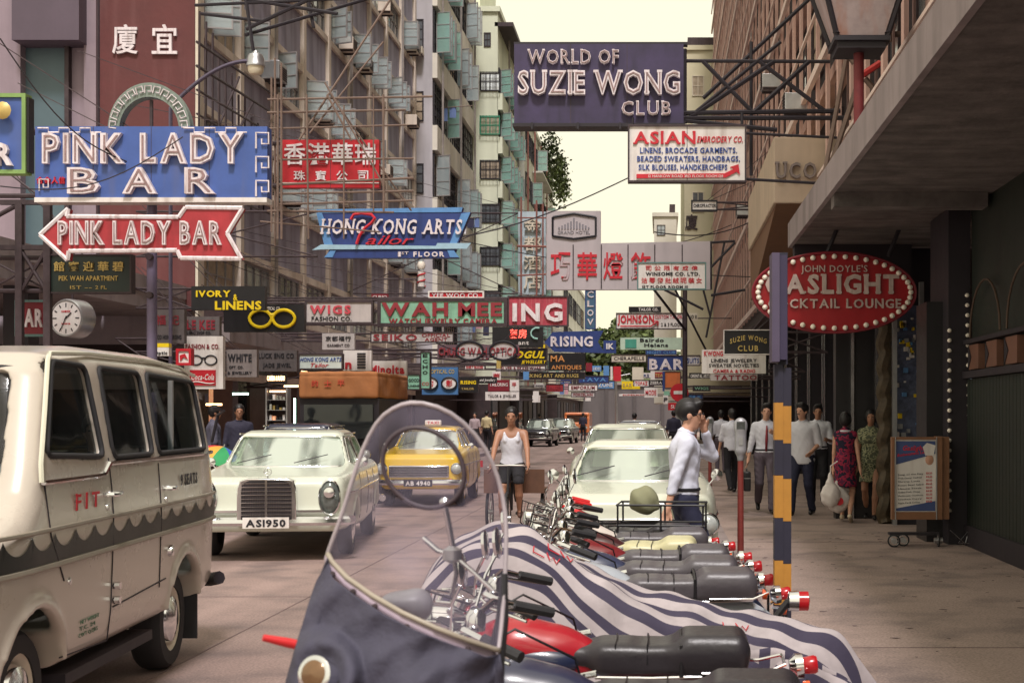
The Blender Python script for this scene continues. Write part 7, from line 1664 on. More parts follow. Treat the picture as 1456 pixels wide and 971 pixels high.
# ---------------------------------------------------------------- parked motorcycles: nose to the left (road), tails to the pavement
vinyl = mat('seat_vinyl', rgb(46, 42, 47), .38, 0, .12, 6, bump=.1)
def rodm(c, nm): return paint(nm, c)
def build_bike(label, x, y, tank=(150, 40, 44), seatm=None, lean=.06, yaw=0., tankstripe=None, rack=False, seat_len=.33, big=1.0, group='motorcycles parked across the kerb', bars=True, mirror=True, side=None, tail=LENSRED, strap=False, redgrip=False):
    """local: front -X, rear +X, up Z"""
    r = thing('motorcycle', label, 'motorcycle', (x-.08, y, 0), yaw, group); r.rotation_euler = (lean, 0, yaw); s = big; r.scale = (s, s, s)
    tm = rodm(rgb(*tank), 'tank_%d_%d_%d' % tank)
    spoked(r, (-.66, 0, .29), .27, 'y', nsp=20, tw=.036); spoked(r, (.60, 0, .29), .27, 'y', nsp=20, tw=.040)
    for sy in (-1, 1):
        MB().tube([(-.66, sy*.075, .29), (-.52, sy*.075, .62), (-.43, sy*.08, .86)], [.022, .020, .017], 8).build('fork', M_chrome, r)
        MB().tube([(.60, sy*.11, .29), (.52, sy*.12, .62)], .022, 8).build('shock_absorber', M_chrome, r)
        c = MB()
        for k in range(9): c.lathe([(.036, -.006), (.036, .006)], axis_mat((.59-.08*k*.1, sy*.115, .34+.028*k), (-.08, .01, .33)), 10, closed=False)
        c.build('spring', M_chrome, r)
        MB().tube([(.02, sy*.10, .20), (.34, sy*.17, .23), (.92, sy*.17, .34)], [.018, .034, .045], 10).build('exhaust', M_chrome, r)
        MB().cyl((-.10, sy*.06, .24), (-.10, sy*.26, .24), .016).build('footrest', M_rubber, r)
        MB().tube([(.86, sy*.05, .63), (.90, sy*.13, .64)], .008, 6).build('indicator_arm', M_chrome, r); MB().lathe([(0, -.02), (.03, -.015), (.032, .01), (0, .02)], axis_mat((.91, sy*.155, .64), (1, 0, 0)), 12).build('indicator', LENSOR, r)
    MB().tube([(-.66+.31*cos(t), 0, .29+.31*sin(t)) for t in [radians(a) for a in range(20, 175, 12)]], .05, 8).build('front_mudguard', M_chrome, r)
    MB().tube([(.60+.33*cos(t), 0, .29+.33*sin(t)) for t in [radians(a) for a in range(-5, 150, 12)]], .062, 8).build('rear_mudguard', M_chrome if sum(tank) % 2 else tm, r)
    MB().tube([(-.42, 0, .80), (-.15, 0, .74), (.35, 0, .66), (.62, 0, .66)], .022, 8).build('frame', M_black, r); MB().tube([(-.42, 0, .74), (-.22, 0, .36), (-.02, 0, .22), (.25, 0, .30), (.35, 0, .66)], .02, 8).build('cradle', M_black, r)
    g = Grid((-.5, -.3, .5), (.2, .3, 1.05), .012); g.ell((-.18, 0, .76), (.24, .125, .115), .03); g.ell((-.26, 0, .79), (.15, .12, .10), .05); g.box((-.05, 0, .72), (.14, .085, .07), .05, .05); g.box((-.16, 0, .60), (.3, .035, .07), .02, .0, 'cut')
    t_ = link('fuel_tank', g.mesh('tank'), tm, r); MB().lathe([(0, 0), (.035, 0), (.035, .02), (0, .028)], T((-.22, 0, .885)), 14).build('filler_cap', M_chrome, t_)
    for sy in (-1, 1):
        q = Grid((-.5, -.3, .5), (.2, .3, 1.05), .014); q.ell((-.17, sy*.088, .725), (.19, .055, .070), .02); link('knee_panel', q.mesh('p'), M_chrome if not tankstripe else rodm(rgb(*tankstripe), 'stripe_%d_%d_%d' % tankstripe), t_)
    g = Grid((-.1, -.25, .6), (1.0, .25, .95), .013); g.box((.08+seat_len, 0, .735), (seat_len, .122, .062), .034); g.box((.10, 0, .745), (.14, .10, .045), .04, .05); g.box((.08+seat_len*1.55, 0, .785), (seat_len*.42, .120, .05), .034, .08)
    X, Y_, Z = g.ax[0][:, None, None], g.ax[1][None, :, None], g.ax[2][None, None, :]; g.f = g.f+.0012*np.sin(X*24+Y_*9).astype(np.float32)*np.sin(Z*30)
    st = link('seat', g.mesh('seat'), seatm or vinyl, r)
    MB().tube([(.08, .122, .675), (.3, .124, .672), (.08+seat_len*1.95, .11, .68)], .007, 6).build('seat_trim', M_chrome, st); MB().tube([(.08, -.122, .675), (.3, -.124, .672), (.08+seat_len*1.95, -.11, .68)], .007, 6).build('seat_trim', M_chrome, st)
    for k_ in range(4): xs_ = .16+k_*seat_len*.42; MB().tube([(xs_, .124, .73), (xs_, .112, .803), (xs_+.006, .0, .812), (xs_, -.112, .803), (xs_, -.124, .73)], .0035, 4).build('seat_welt', M_black, st)
    if strap: MB().tube([(.42, .128, .68), (.42, .124, .80), (.42, .06, .826), (.42, -.06, .826), (.42, -.124, .80), (.42, -.128, .68)], .009, 6).build('strap', M_black, st)
    e = MB(); e.box(-.12, .18, -.10, .10, .20, .42); e.lathe([(.10, -.13), (.12, -.10), (.12, .10), (.10, .13)], T((.08, 0, .31)) @ Mx, 18); e.build('engine', M_alu, r, bevel=.01)
    f = MB()
    for k in range(7): f.lathe([(.085, 0), (.088, .004), (.085, .009)], axis_mat((-.14-.016*k, 0, .42+.024*k), (-.45, 0, 1)), 14)
    f.build('cylinder_fins', M_alu, r)
    MB().box(.12, .38, -.12, .12, .46, .62).build('side_cover', tm, r, bevel=.03)
    h = MB().tube([(-.18, -.36, .98), (-.33, -.27, 1.03), (-.42, -.10, .96), (-.42, .10, .96), (-.33, .27, 1.03), (-.18, .36, .98)], .0125, 8).build('handlebar', M_chrome, r)
    for sy in (-1, 1):
        MB().tube([(-.26, sy*.31, 1.01), (-.13, sy*.385, .97)], .019, 8).build('grip', mat('red_rubber', rgb(206, 40, 44), .5) if redgrip else M_rubber, h); MB().tube([(-.36, sy*.25, 1.02), (-.30, sy*.34, .99), (-.16, sy*.42, .955)], .006, 6).build('lever', M_chrome, h)
        if mirror:
            MB().tube([(-.38, sy*.22, 1.02), (-.36, sy*.30, 1.12), (-.32, sy*.33, 1.20)], .006, 6).build('mirror_stem', M_chrome, h); MB().lathe([(0, -.02), (.05, -.012), (.058, 0), (.05, .006), (0, .006)], axis_mat((-.32, sy*.33, 1.23), (1, 0, .1)), 16).build('mirror', M_chrome, h)
    hd = MB().lathe([(0, -.14), (.05, -.12), (.085, -.05), (.09, .0), (.095, .01)], axis_mat((-.56, 0, .87), (-1, 0, 0)), 18).build('headlamp', M_chrome, r); MB().lathe([(.088, .0), (.06, .03), (0, .04)], axis_mat((-.565, 0, .87), (-1, 0, 0)), 18).build('lens', MATS['lamp_glass'], hd)
    MB().lathe([(0, 0), (.045, 0), (.045, .05), (0, .05)], axis_mat((-.46, .05, .95), (.5, 0, 1)), 14).build('speedometer', M_black, r)
    tl = MB().lathe([(.022, -.06), (.033, -.045), (.038, 0), (.032, .012)], axis_mat((.955, 0, .70), (1, 0, .1)), 16).build('tail_light', tail, r); MB().lathe([(.03, -.10), (.052, -.075), (.050, -.045)], axis_mat((.955, 0, .70), (1, 0, .1)), 16).build('light_housing', M_chrome, tl)
    MB().box(.93, .94, -.08, .08, .50, .62).build('rear_plate', M_black, r)
    MB().tube([(-.36, .0, .90), (-.22, .07, .97), (-.02, .12, .86), (.02, .14, .70)], .005, 5).build('brake_cable', M_black, r); MB().tube([(-.10, .13, .64), (-.05, .17, .78), (.05, .16, .80)], .012, 6).build('chrome_bracket', M_chrome, r); MB().lathe([(0, 0), (.03, 0), (.034, .05), (.02, .07)], T((-.30, -.22, 1.02)), 10).build('brake_reservoir', M_chrome, r)
    for k_ in range(5):
        a_ = (-.40, (-.2, -.1, .0, .12, .22)[k_], .98); MB().tube([a_, (-.56, a_[1]*1.2, 1.04-.02*k_), (-.60, a_[1]*.7, .86), (-.42, a_[1]*.3, .66-.03*k_)], .0055, 5).build('control_cable', (M_black, M_chrome)[k_ % 2], r)
    MB().lathe([(0, 0), (.045, 0), (.045, .05), (0, .05)], axis_mat((-.46, -.06, .95), (.5, 0, 1)), 14).build('rev_counter', M_chrome, r)
    MB().tube([(.50, .125, .69), (.74, .125, .69), (.83, .09, .72), (.83, -.09, .72), (.74, -.125, .69), (.50, -.125, .69)], .007, 6).build('grab_rail', M_chrome, r)
    if rack:
        k = MB()
        for z, a in ((.84, .02), (1.0, 0)): k.tube([(.17, -.16, z), (.86, -.16, z), (.86, .16, z), (.17, .16, z)], .009, 6, closed=True)
        for xx in (.18, .52, .85): [k.cyl((xx, sy*.16, .66), (xx, sy*.16, 1.0), .008) for sy in (-1, 1)]
        k.build('rack', M_black, r)
    MB().tube([(.0, .10, .2), (.05, .28, .02)], .012, 6).build('side_stand', M_chrome, r)
    return r
tan_seat = mat('tan_seat', rgb(196, 190, 150), .4, 0, .08, 6); greyv = mat('worn_grey_vinyl', rgb(82, 77, 82), .38, 0, .15, 6, bump=.1)
build_bike('red and black motorcycle with a strapped black seat, nearest to the camera in the row', -.26, 5.75, (164, 26, 40), tankstripe=(34, 40, 66), strap=True, seat_len=.30, lean=.05)
build_bike('motorcycle cut by the bottom edge with chrome bars and a big red tail light', -.20, 4.80, (44, 46, 70), yaw=radians(-3), lean=.04, big=1.0)
build_bike('silver tanked motorcycle with a long worn grey seat behind the striped cover', -.16, 8.0, (170, 176, 184), seatm=greyv, strap=True, seat_len=.34, yaw=radians(3))
build_bike('motorcycle with a grey saddle and a blue grey tank, fourth from the camera', -.20, 8.75, (52, 58, 84), seatm=greyv, yaw=radians(-2), lean=.07, rack=False)
build_bike('red tanked motorcycle with a strapped grey seat in the middle of the row', -.22, 9.45, (116, 30, 36), seatm=greyv, strap=True, yaw=radians(2))
build_bike('motorcycle with a yellowish tan front seat', -.24, 10.15, (64, 28, 32), seatm=tan_seat, seat_len=.24, yaw=radians(-3), lean=.08)
build_bike('white and maroon motorcycle with a rear rack, far end of the row', -.32, 10.85, (206, 196, 188), tankstripe=(140, 36, 44), seatm=greyv, rack=False, yaw=radians(4), lean=.05, redgrip=True)
build_bike('farthest motorcycle with red grips and a wire carrier, beside the man in blue', -.42, 11.35, (130, 60, 40), seatm=vinyl, rack=True, yaw=radians(-6), lean=.03, redgrip=True)
bsk = thing('bundle', 'olive cloth bundle strapped on the wire carrier of the farthest motorcycle', 'bundle', (-.14, 11.35, 1.02)); q = Grid((-.2, -.2, -.2), (.2, .2, .3), .016); q.ell((0, 0, 0), (.115, .10, .115), .03); q.cone((-.08, -.02, -.03), (.10, -.02, -.06), .035, .03, .04)
X, Y_, Z = q.ax[0][:, None, None], q.ax[1][None, :, None], q.ax[2][None, None, :]; q.f = q.f+.008*np.sin(X*40+Z*30).astype(np.float32); link('cloth', q.mesh('cloth'), mat('olive_cloth', rgb(132, 132, 104), .85), bsk)
# ---------------------------------------------------------------- striped motorcycle cover
strp = mat('striped_cotton', rgb(172, 162, 164), .85, 0, .14, 3, .4, bump=.2)
n, l = strp.node_tree.nodes, strp.node_tree.links; bs = n['Principled BSDF']; src = bs.inputs['Base Color'].links[0].from_socket
uvn = n.new('ShaderNodeUVMap'); uvn.uv_map = 'cloth'; sx = n.new('ShaderNodeSeparateXYZ'); l.new(uvn.outputs[0], sx.inputs[0])
mm = n.new('ShaderNodeMath'); mm.operation = 'FRACT'; l.new(sx.outputs[1], mm.inputs[0]); gt = n.new('ShaderNodeMath'); gt.operation = 'GREATER_THAN'; gt.inputs[1].default_value = .56; l.new(mm.outputs[0], gt.inputs[0])
mx = n.new('ShaderNodeMix'); mx.data_type = 'RGBA'; l.new(gt.outputs[0], mx.inputs[0]); l.new(src, mx.inputs[6]); mx.inputs[7].default_value = rgb(60, 54, 74); l.new(mx.outputs[2], bs.inputs['Base Color'])
cov = thing('motorcycle_cover', 'blue grey and white striped cloth draped over a parked motorcycle', 'cover', (0, 6.75, 0))
RX = [-1.28, -1.2, -1.05, -.85, -.62, -.4, -.15, .1, .35, .6, .82, .95, 1.02]; RZ = [.30, .86, 1.06, 1.19, 1.17, 1.02, .90, .82, .775, .755, .70, .60, .34]
NU, NV = 150, 64; V = []; UV = []
def cs_(x, t, off=0.):
    zt = float(np.interp(x, np.linspace(-1.28, 1.02, NU+1), rz_)); wd = .19+.15*max(0, sin(pi*min(1, (x+1.3)/2.3)))+.12*max(0, min(1, (-x-.3)/.5)); zb_ = .30+.10*max(0, min(1, (x-.7)/.3)); s = abs(t); wd *= 1-.75*max(0, min(1, (x-.72)/.32))**2; e = 1 if t > 0 else -1
    if s < .45: yy = wd*.75*(s/.45); z = zt-.10*(s/.45)**2
    else: q_ = (s-.45)/.55; yy = wd*(.75+.25*sin(q_*pi/2)+.10*q_); z = zt-.10-(zt-.10-zb_)*q_
    wv = .008*sin(x*17+4*t)+.006*sin(x*31-t*7+1)+.012*sin(x*7+t*3); fold = .022*sin(x*24+2*sin(t*4))*max(0, s-.4)*2+.008*sin(x*47+t*9)*max(0, s-.5)
    sag = .02*sin(t*13+x*6)*(.3+s)-.012*abs(sin(x*5+t*6))**3
    arc = (s/.45*(wd*.75) if s < .45 else wd*.75+(s-.45)/.55*(zt-.1-zb_))*e
    return (x+.015*sin(t*9+x*3), (yy+off+fold)*e, z+off+wv*(.5+.5*(1-s))+sag), (x, arc/.118+.6*sin(x*2.2)+.28*x-.12*sin(x*9))
rz_ = np.interp(np.linspace(-1.28, 1.02, NU+1), RX, RZ); rz_ = np.convolve(np.pad(rz_, 8, 'edge'), np.ones(17)/17, 'valid')
for i in range(NU+1):
    x = -1.28+2.30*i/NU
    for j in range(NV+1): p_, uv_ = cs_(x, j/NV*2-1); V.append(p_); UV.append(uv_)
Q = np.array([[i*(NV+1)+j, (i+1)*(NV+1)+j, (i+1)*(NV+1)+j+1, i*(NV+1)+j+1] for i in range(NU) for j in range(NV)])
me = mesh_np('cover_cloth', np.array(V), Q, True); uvl = me.uv_layers.new(name='cloth'); li = np.zeros(len(me.loops), np.int32); me.loops.foreach_get('vertex_index', li); uvl.data.foreach_set('uv', np.array(UV, np.float32)[li].ravel())
co = link('cover_cloth', me, strp, cov); sm = co.modifiers.new('thickness', 'SOLIDIFY'); sm.thickness = .006
V = []; UV = []
for i in range(61):
    for j in range(17):
        u, v = i/60, j/16; x = .40+.52*u; p_ = cs_(x, -.52)[0]; V.append((p_[0]-.02*v, p_[1]-.012-.035*v-.02*sin(x*30)*v, p_[2]+(.20-p_[2])*v)); UV.append((0, x/.125+.05*v))
Q = np.array([[i*17+j, (i+1)*17+j, (i+1)*17+j+1, i*17+j+1] for i in range(60) for j in range(16)]); me = mesh_np('side_flap', np.array(V), Q, True); uvl = me.uv_layers.new(name='cloth'); li = np.zeros(len(me.loops), np.int32); me.loops.foreach_get('vertex_index', li); uvl.data.foreach_set('uv', np.array(UV, np.float32)[li].ravel())
co = link('side_flap', me, strp, cov); sm = co.modifiers.new('thickness', 'SOLIDIFY'); sm.thickness = .006
for (x_, t_) in ((-.60, -.30), (-.53, -.20), (.30, -.30)):
    for P in ([(0, 0), (0, .10), (.05, .10)], [(.06, 0), (.075, .10), (.09, .03), (.105, .10), (.12, 0)]):
        MB().tube([cs_(x_+a_, t_-b_*.6, .007)[0] for a_, b_ in P], .003, 5).build('laundry_mark', M_inkred, cov)
lt = thing('tail_lamp', 'round red tail lamp poking out above the tail end of the striped cover', 'tail lamp', (.74, 7.35, .74)); MB().lathe([(0, -.05), (.05, -.03), (.05, .02), (0, .03)], axis_mat((0, 0, 0), (1, 0, 0)), 16).build('lens', LENSRED, lt); MB().lathe([(0, -.09), (.05, -.08), (.055, -.03)], axis_mat((0, 0, 0), (1, 0, 0)), 16).build('housing', M_chrome, lt); MB().tube([(-.08, 0, 0), (-.16, 0, -.1)], .02, 8).build('stem', M_black, lt)
# ---------------------------------------------------------------- foreground scooter with a tall clear windshield and blue cloth over its front
YS = 2.8
scm = mat('blue_tarpaulin', rgb(66, 64, 80), .8, 0, .25, 3, .3, bump=.5)
s_ = thing('scooter', 'closest scooter with a tall clear windshield and dark blue cloth over its front', 'scooter', (WX(580, YS), YS+.1, 0))
ox, oy = s_.location[0], s_.location[1]
def SP(px, py, dy=0.): w_ = W(px, py, YS+dy); return (w_[0]-ox, w_[1]-oy, w_[2])
OUT = [(590, 571), (565, 577), (540, 594), (520, 628), (503, 675), (487, 730), (470, 775), (462, 800), (474, 822), (505, 846), (545, 872), (590, 895), (640, 915), (690, 933), (708, 932), (714, 880), (719, 810), (720, 740), (712, 690), (695, 645), (668, 608), (632, 581)]
OS = smooth_poly(OUT, 1)
def bow(px, py): u = (px-600)/125.; return .10*u*u-.10*((py-571)/360.)
gw_ = bpy.data.materials.new('clear_windshield'); gw_.use_nodes = True; nn, ll = gw_.node_tree.nodes, gw_.node_tree.links; b_ = nn['Principled BSDF']; b_.inputs['Base Color'].default_value = rgb(170, 160, 186); b_.inputs['Roughness'].default_value = .12
tc = nn.new('ShaderNodeTexCoord'); no = nn.new('ShaderNodeTexNoise'); no.inputs['Scale'].default_value = 9; no.inputs['Detail'].default_value = 5; ll.new(tc.outputs['Object'], no.inputs[0]); mr = nn.new('ShaderNodeMapRange'); mr.inputs[1].default_value = .35; mr.inputs[2].default_value = .75; mr.inputs[3].default_value = .93; mr.inputs[4].default_value = .74; ll.new(no.outputs['Fac'], mr.inputs[0])
trn = nn.new('ShaderNodeBsdfTransparent'); trn.inputs[0].default_value = (.93, .92, .95, 1); ms = nn.new('ShaderNodeMixShader'); ll.new(mr.outputs[0], ms.inputs[0]); ll.new(b_.outputs[0], ms.inputs[1]); ll.new(trn.outputs[0], ms.inputs[2]); ll.new(ms.outputs[0], nn['Material Output'].inputs[0])
# sheet: fan of rings from the middle out so that it bows
cx_, cy_ = 605, 745; V = [SP(cx_, cy_, bow(cx_, cy_))]; Fq = []; n_ = len(OS); R_n = 6
for k in range(1, R_n+1):
    for p in OS:
        x_, y_ = cx_+(p[0]-cx_)*k/R_n, cy_+(p[1]-cy_)*k/R_n; V.append(SP(x_, y_, bow(x_, y_)))
for i in range(n_): Fq.append([0, 1+i, 1+(i+1) % n_])
for k in range(R_n-1):
    for i in range(n_): a = 1+k*n_; Fq.append([a+i, a+n_+i, a+n_+(i+1) % n_, a+(i+1) % n_])
link('windshield', mesh_np('windshield', V, Fq, True), gw_, s_)
MB().tube([SP(p[0], p[1], bow(*p)) for p in OS], .0046, 8, closed=True).build('windshield_rim', mat('smoky_edge', rgb(176, 166, 172), .3, .0, .2, 6), s_, True)
low = [(462, 800), (474, 822), (505, 846), (545, 872), (590, 895), (640, 915), (690, 933), (706, 937)]
ls = [low[0]]+[((low[i][0]+low[i+1][0])/2, (low[i][1]+low[i+1][1])/2) for i in range(len(low)-1)]+[low[-1]]
V = []; Fq = []
for i, p in enumerate(ls):
    for dz in (-11, 6): V.append(SP(p[0], p[1]+dz, bow(*p)-.012))
for i in range(len(ls)-1): Fq.append([2*i, 2*i+1, 2*i+3, 2*i+2])
o = link('lower_band', mesh_np('lower_band', V, Fq, True), mat('band_celluloid', rgb(178, 160, 176), .35), s_); sd_ = o.modifiers.new('t', 'SOLIDIFY'); sd_.thickness = .004
MB().tube([SP(p[0]+4, p[1]-13, bow(*p)-.014) for p in ls], .0052, 8).build('beading', mat('yellow_grey_bead', rgb(158, 148, 134), .4), s_, True)
for px, py in ((473, 818), (502, 843), (533, 864), (578, 893), (665, 925)): MB().lathe([(0, 0), (.0065, 0), (.005, .005), (0, .006)], T(SP(px, py-2, bow(px, py)-.018)) @ Mx, 10).build('rivet', M_steel, s_)
# mirror ring and chrome stalks seen through the sheet
MB().tube([tuple(Vector(SP(602+58*cos(t), 665+56*sin(t)+.35*58*cos(t)*.5, -.03))) for t in [2*pi*k/36 for k in range(36)]], .0050, 8, closed=True).build('mirror_rim', mat('dark_rubber_ring', rgb(66, 54, 62), .5), s_, True)
for P, rr__ in (([(632, 716), (638, 745), (646, 790)], .006), ([(646, 790), (649, 815), (642, 848)], .005), ([(601, 764), (622, 782), (646, 790)], .006), ([(646, 790), (672, 812), (700, 838)], .005)):
    MB().tube([SP(p[0], p[1], .10) for p in P], rr__, 8).build('mirror_stalk', M_chrome, s_)
MB().lathe([(0, -.012), (.010, -.006), (.010, .006), (0, .012)], T(SP(632, 714, .10)) @ Mx, 12).build('ball_joint', M_chrome, s_); MB().lathe([(0, -.02), (.02, -.01), (.02, .01), (0, .02)], T(SP(643, 788, .10)), 12).build('clamp', M_alu, s_)
MB().tube([SP(717, 815, .02), SP(714, 880, .01), SP(704, 940, .0), SP(700, 1010, .02)], [.007, .013, .019, .022], 10).build('rubber_stay', M_rubber, s_)
q = Grid((-.2, -.1, -.12), (.2, .3, .2), .008); q.ell((0, 0.02, 0), (.05, .045, .022), .02); q.ell((.03, .02, -.01), (.03, .04, .035), .02); cc = SP(572, 856, .14); link('brake_reservoir', q.mesh('r'), mat('milky_cover', rgb(140, 138, 142), .4), s_, cc)
# cloth over the legshield: a draped sheet tied under the band, with deep folds
TOP = [(466, 792), (474, 822), (505, 846), (545, 872), (590, 895), (640, 915), (690, 933), (712, 930)]
BOT = [(392, 1030), (418, 1050), (470, 1070), (530, 1085), (585, 1090), (640, 1090), (695, 1085), (722, 1060)]
NU, NV = 150, 110; V = []
tx_, ty_, bx_, by_ = ([p[k] for p in Q_] for Q_, k in ((TOP, 0), (TOP, 1), (BOT, 0), (BOT, 1)))
kk = np.linspace(0, 1, 8)
for i in range(NU+1):
    u = i/NU; x0, y0, x1, y1 = (float(np.interp(u, kk, a)) for a in (tx_, ty_, bx_, by_))
    for j in range(NV+1):
        v = j/NV; e = v**.85
        px = x0+(x1-x0)*e; py = y0+(y1-y0)*v
        base = bow(x0, y0)*(1-v)-.03-.10*sin(pi*min(1, u*1.05))*min(1, v*1.6)
        f1 = sin(u*15+5*v+2*sin(v*3)); f2 = sin(u*9-6*v+1.2); f3 = sin(v*9+u*14+2*sin(u*7))
        fold = .018*abs(f1)**1.5*(.35+v)+.022*f2*v+.010*f3*(1-.3*v)+.002*sin(u*60+v*14)
        d2 = ((px-456)/34.)**2+((py-957)/36.)**2; bump = -.05*math.exp(-((d2-1.5)**2)*.8)-.03*math.exp(-d2)
        V.append(SP(px, py, base+fold+bump))
Q = np.array([[i*(NV+1)+j, (i+1)*(NV+1)+j, (i+1)*(NV+1)+j+1, i*(NV+1)+j+1] for i in range(NU) for j in range(NV)])
o = link('cloth_cover', mesh_np('cloth_cover', np.array(V), Q, True), scm, s_); sd_ = o.modifiers.new('t', 'SOLIDIFY'); sd_.thickness = .004
g = Grid((-.35, -.02, .1), (.35, .55, 1.25), .022); g.box((-.02, .28, .62), (.17, .05, .5), .05); g.cone((-.02, .2, .3), (-.02, .26, 1.12), .07, .05, .04); link('leg_shield', g.mesh('b'), paint('scooter_grey', rgb(120, 122, 134)), s_)
MB().tube([SP(452, 900, .14), SP(560, 890, .22), SP(690, 930, .2)], .014, 8).build('handlebar', M_chrome, s_)
M = axis_mat(SP(450, 958, -.20), (-.35, -1, .25)) @ Matrix.Scale(.72, 4); hl_o = MB().lathe([(0, -.06), (.036, -.05), (.044, 0), (.047, .012), (.040, .016)], M, 24).build('headlight', M_chrome, s_); MB().lathe([(.040, .012), (.028, .022), (0, .026)], M, 24).build('lens', mat('amber_reflector', rgb(120, 92, 66), .15, .3, .2, 12), hl_o)
MB().tube([SP(374, 906, .10), SP(408, 913, .12), SP(440, 920, .14)], [.007, .010, .010], 10).build('red_lever', mat('red_rubber', rgb(206, 40, 44), .5), s_)
# the rest of the scooter, below the frame
MB().lathe([(.12, -.05), (.2, -.045), (.215, 0), (.2, .045), (.12, .05)], T((-.12, .22, .215)) @ Matrix.Rotation(pi/2, 4, 'Y'), 24).build('front_wheel', M_rubber, s_); MB().lathe([(.12, -.05), (.2, -.045), (.215, 0), (.2, .045), (.12, .05)], T((-.02, 1.35, .215)) @ Matrix.Rotation(pi/2, 4, 'Y'), 24).build('rear_wheel', M_rubber, s_)
g = Grid((-.4, .3, .1), (.4, 1.8, 1.0), .025); g.box((-.04, 1.25, .52), (.2, .38, .2), .12); g.box((-.05, .75, .27), (.2, .4, .04), .03, .06); link('rear_body', g.mesh('b'), paint('scooter_grey', rgb(120, 122, 134)), s_)
g = Grid((-.4, .3, .6), (.4, 1.8, 1.1), .02); g.box((-.04, 1.2, .78), (.13, .36, .06), .05); link('seat', g.mesh('b'), vinyl, s_)
# ---------------------------------------------------------------- street furniture
pp = thing('striped_post', 'square kerbside post in yellow and black bands with an edge-on sign box at its top', 'post', (WX(1112, 8.3), 8.3, .13)); py_ = mat('post_yellow', rgb(180, 126, 50), .6, 0, .15, 5, .25); pk = mat('post_black', rgb(38, 36, 54), .6, 0, .15, 5, .25)
zz = [WZ(y, 8.3)-.13 for y in (1010, 930, 858, 795, 735, 675, 625, 572, 518)]
for i in range(8):
    MB().box(-.048, .002, -.048, .048, max(0, zz[i]), zz[i+1]-.002).build('band', (py_, pk)[i % 2], pp); MB().box(.0025, .050, -.044, .052, max(0, zz[i]-.02), zz[i+1]-.022).build('band', (pk, py_)[(i+1) % 2] if i % 1 else (py_, pk)[i % 2], pp)
MB().box(-.02, .03, -.03, .03, zz[8]-.002, WZ(360, 8.3)-.13).build('upper_post', pk, pp); MB().box(-.066, -.022, -.10, .10, WZ(515, 8.3)-.13, WZ(362, 8.3)-.13).build('sign_box', mat('sign_box_violet', rgb(84, 74, 98), .5, 0, .1, 4, .3), pp); MB().box(-.02, .022, -.09, .09, WZ(512, 8.3)-.13, WZ(365, 8.3)-.13).build('sign_back', mat('sign_back', rgb(56, 48, 76), .5), pp)
mred2 = mat('meter_post_red', rgb(120, 46, 40), .6, 0, .15, 6, .2)
def meter(label, x, y):
    m_ = thing('parking_meter', label, 'parking meter', (x, y, .13), 0, 'parking meters along the right kerb'); MB().cyl((0, 0, 0), (0, 0, 1.08), .036, .032, 12).build('post', mred2, m_)
    MB().lathe([(.07, 0), (.07, .02), (.04, .05)], None, 14).build('base', mred2, m_)
    q = Grid((-.15, -.12, 1.0), (.15, .12, 1.65), .01); q.box((0, 0, 1.30), (.062, .05, .15), .04); q.ell((0, 0, 1.46), (.075, .05, .085), .03); q.cone((0, 0, 1.1), (0, 0, 1.18), .035, .05, .03); link('head', q.mesh('h'), mat('meter_grey', rgb(150, 148, 152), .4, .3, .1, 8), m_)
    MB().box(-.045, .045, -.055, -.05, 1.42, 1.50).build('dial_window', M_glassdark, m_); MB().box(-.02, .02, -.056, -.05, 1.25, 1.33).build('coin_plate', M_alu, m_)
meter('nearest grey headed parking meter on a red post, right of the man in blue', WX(1053, 15.2), 15.2); meter('second parking meter, its red post beside the man walking away', WX(1010, 26), 26.2); meter('third small parking meter between the second one and the grey street post', WX(992, 34), 36)
# menu board
Y = 16.95; mbd = thing('menu_board', 'wood framed wheeled menu board on the pavement before the dark doorway', 'menu board', (WX(1303, Y), Y, .13)); wd = mat('brown_wood', rgb(132, 92, 66), .55, 0, .15, 5)
w2 = (WX(1339, Y)-WX(1267, Y))/2; zt = WZ(621, Y)-.13; zb2 = WZ(738, Y)-.13
for a, b, c, d in ((-w2, -w2+.035, zb2, zt), (w2-.06, w2, zb2, zt), (-w2+.0355, w2-.0605, zt-.03, zt), (-w2+.0355, w2-.0605, zb2, zb2+.09)): MB().box(a, b, -.04, .04, c, d).build('frame_rail', wd, mbd)
MB().box(w2+.001, w2+.09, .0, .5, zb2, zt).build('side_board', wd, mbd)
MB().box(-w2+.036, w2-.061, -.018, .018, zb2+.091, zt-.031).build('panel', M_white, mbd)
for xx in (-w2+.045, w2-.07): MB().box(xx-.006, xx+.006, -.05, -.041, zb2, zt).build('metal_strip', M_alu, mbd)
px0, px1 = -w2+.05, w2-.08; bl = mat('menu_blue', rgb(66, 82, 130), .6)
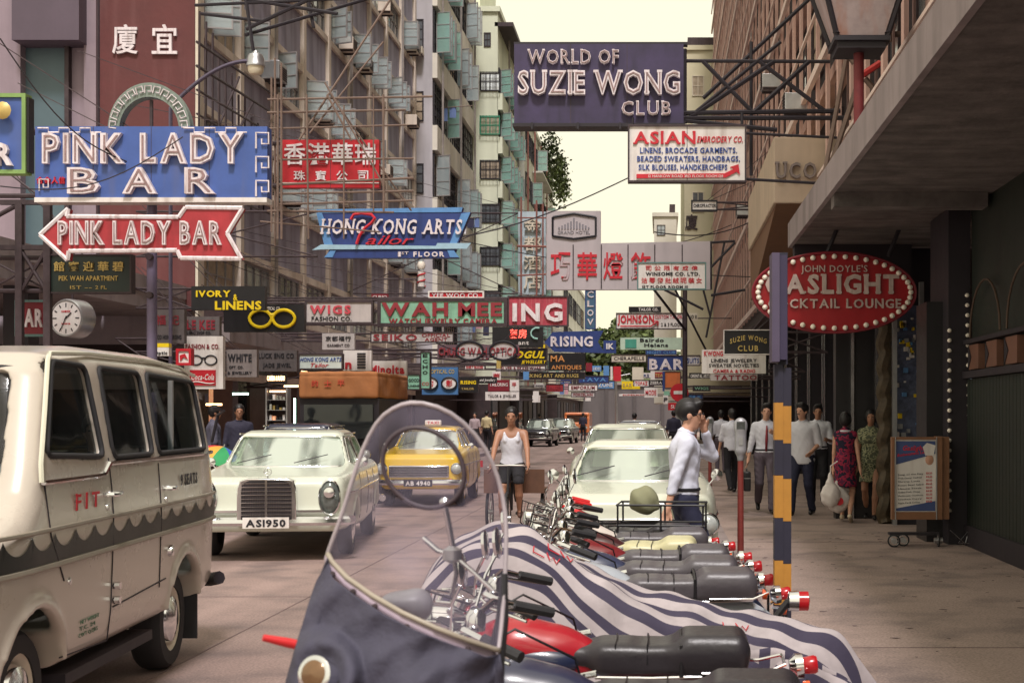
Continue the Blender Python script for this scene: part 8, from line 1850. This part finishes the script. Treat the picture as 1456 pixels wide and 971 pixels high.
MB().prism([(px0, zt-.05), (px1, zt-.05), (px1, zt-.20), (px0, zt-.33)], -.022, -.0185).build('title_band', bl, mbd); MB().prism([(px0, zb2+.10), (px1, zb2+.10), (px1, zb2+.22), (px0, zb2+.13)], -.022, -.0185).build('foot_band', bl, mbd)
lettering(mbd, 'Gaslight', .26, .06, T((px0+.08, -.0225, zt-.16)), M_inkred, slant=.3, depth=.003); lettering(mbd, 'Businessmans Lunch', .38, .035, T((px0+.02, -.0225, zt-.235)) @ Matrix.Rotation(-.12, 4, 'Y'), M_inkred, slant=.3, depth=.003)
for i, t in enumerate(('Soup of the Day', 'Fresh Oyster Cocktail', 'Shrimp Louis', 'Roast Beef Salad', 'Minute Steak', 'Grilled Pork Chops', 'Mushroom Omelette', 'Chicken Curry', 'Apple Pie & Coffee')):
    lettering(mbd, t, .30-.02*(i % 3), .020, T((px0+.03, -.0225, zt-.46-i*.042)) @ Matrix.Rotation(-.05, 4, 'Y'), M_ink, bold=0., depth=.002); lettering(mbd, '$%d.50' % (3+i % 4), .07, .022, T((px1-.11, -.0225, zt-.44-i*.042)), M_inkred, bold=.018, depth=.002)
ch_ = MB(); ch_.lathe([(0, 0), (.05, 0), (.045, .004)], T((px1-.07, -.019, zt-.27)) @ Mx @ Matrix.Diagonal((1, 1.3, 1, 1)), 14); ch_.build('chef_face', skin, mbd); MB().prism([(px1-.12, zt-.22), (px1-.02, zt-.22), (px1+.0, zt-.1), (px1-.1, zt-.07), (px1-.15, zt-.12)], -.026, -.0225).build('chef_hat', M_white, mbd)
for x_, y_ in ((-w2+.03, -.03), (-w2+.16, .1), (w2-.03, .05)): spoked(mbd, (x_, y_, .075), .068, 'x' if x_ > 0 else 'y', nsp=8, tw=.010, name='castor')
MB().box(-w2+.0, w2, .1, .25, .13, .16).build('under_tray', M_dark, mbd)
MB().tube([(w2+.1, .0, .2), (w2+.3, .1, .03), (w2+.35, .1, .2), (w2+.2, 0, .05), (w2+.4, 0, .04)], .005, 5).build('trailing_wire', M_alu, mbd)
print('scene built in %.1f s' % (time.time()-T0))
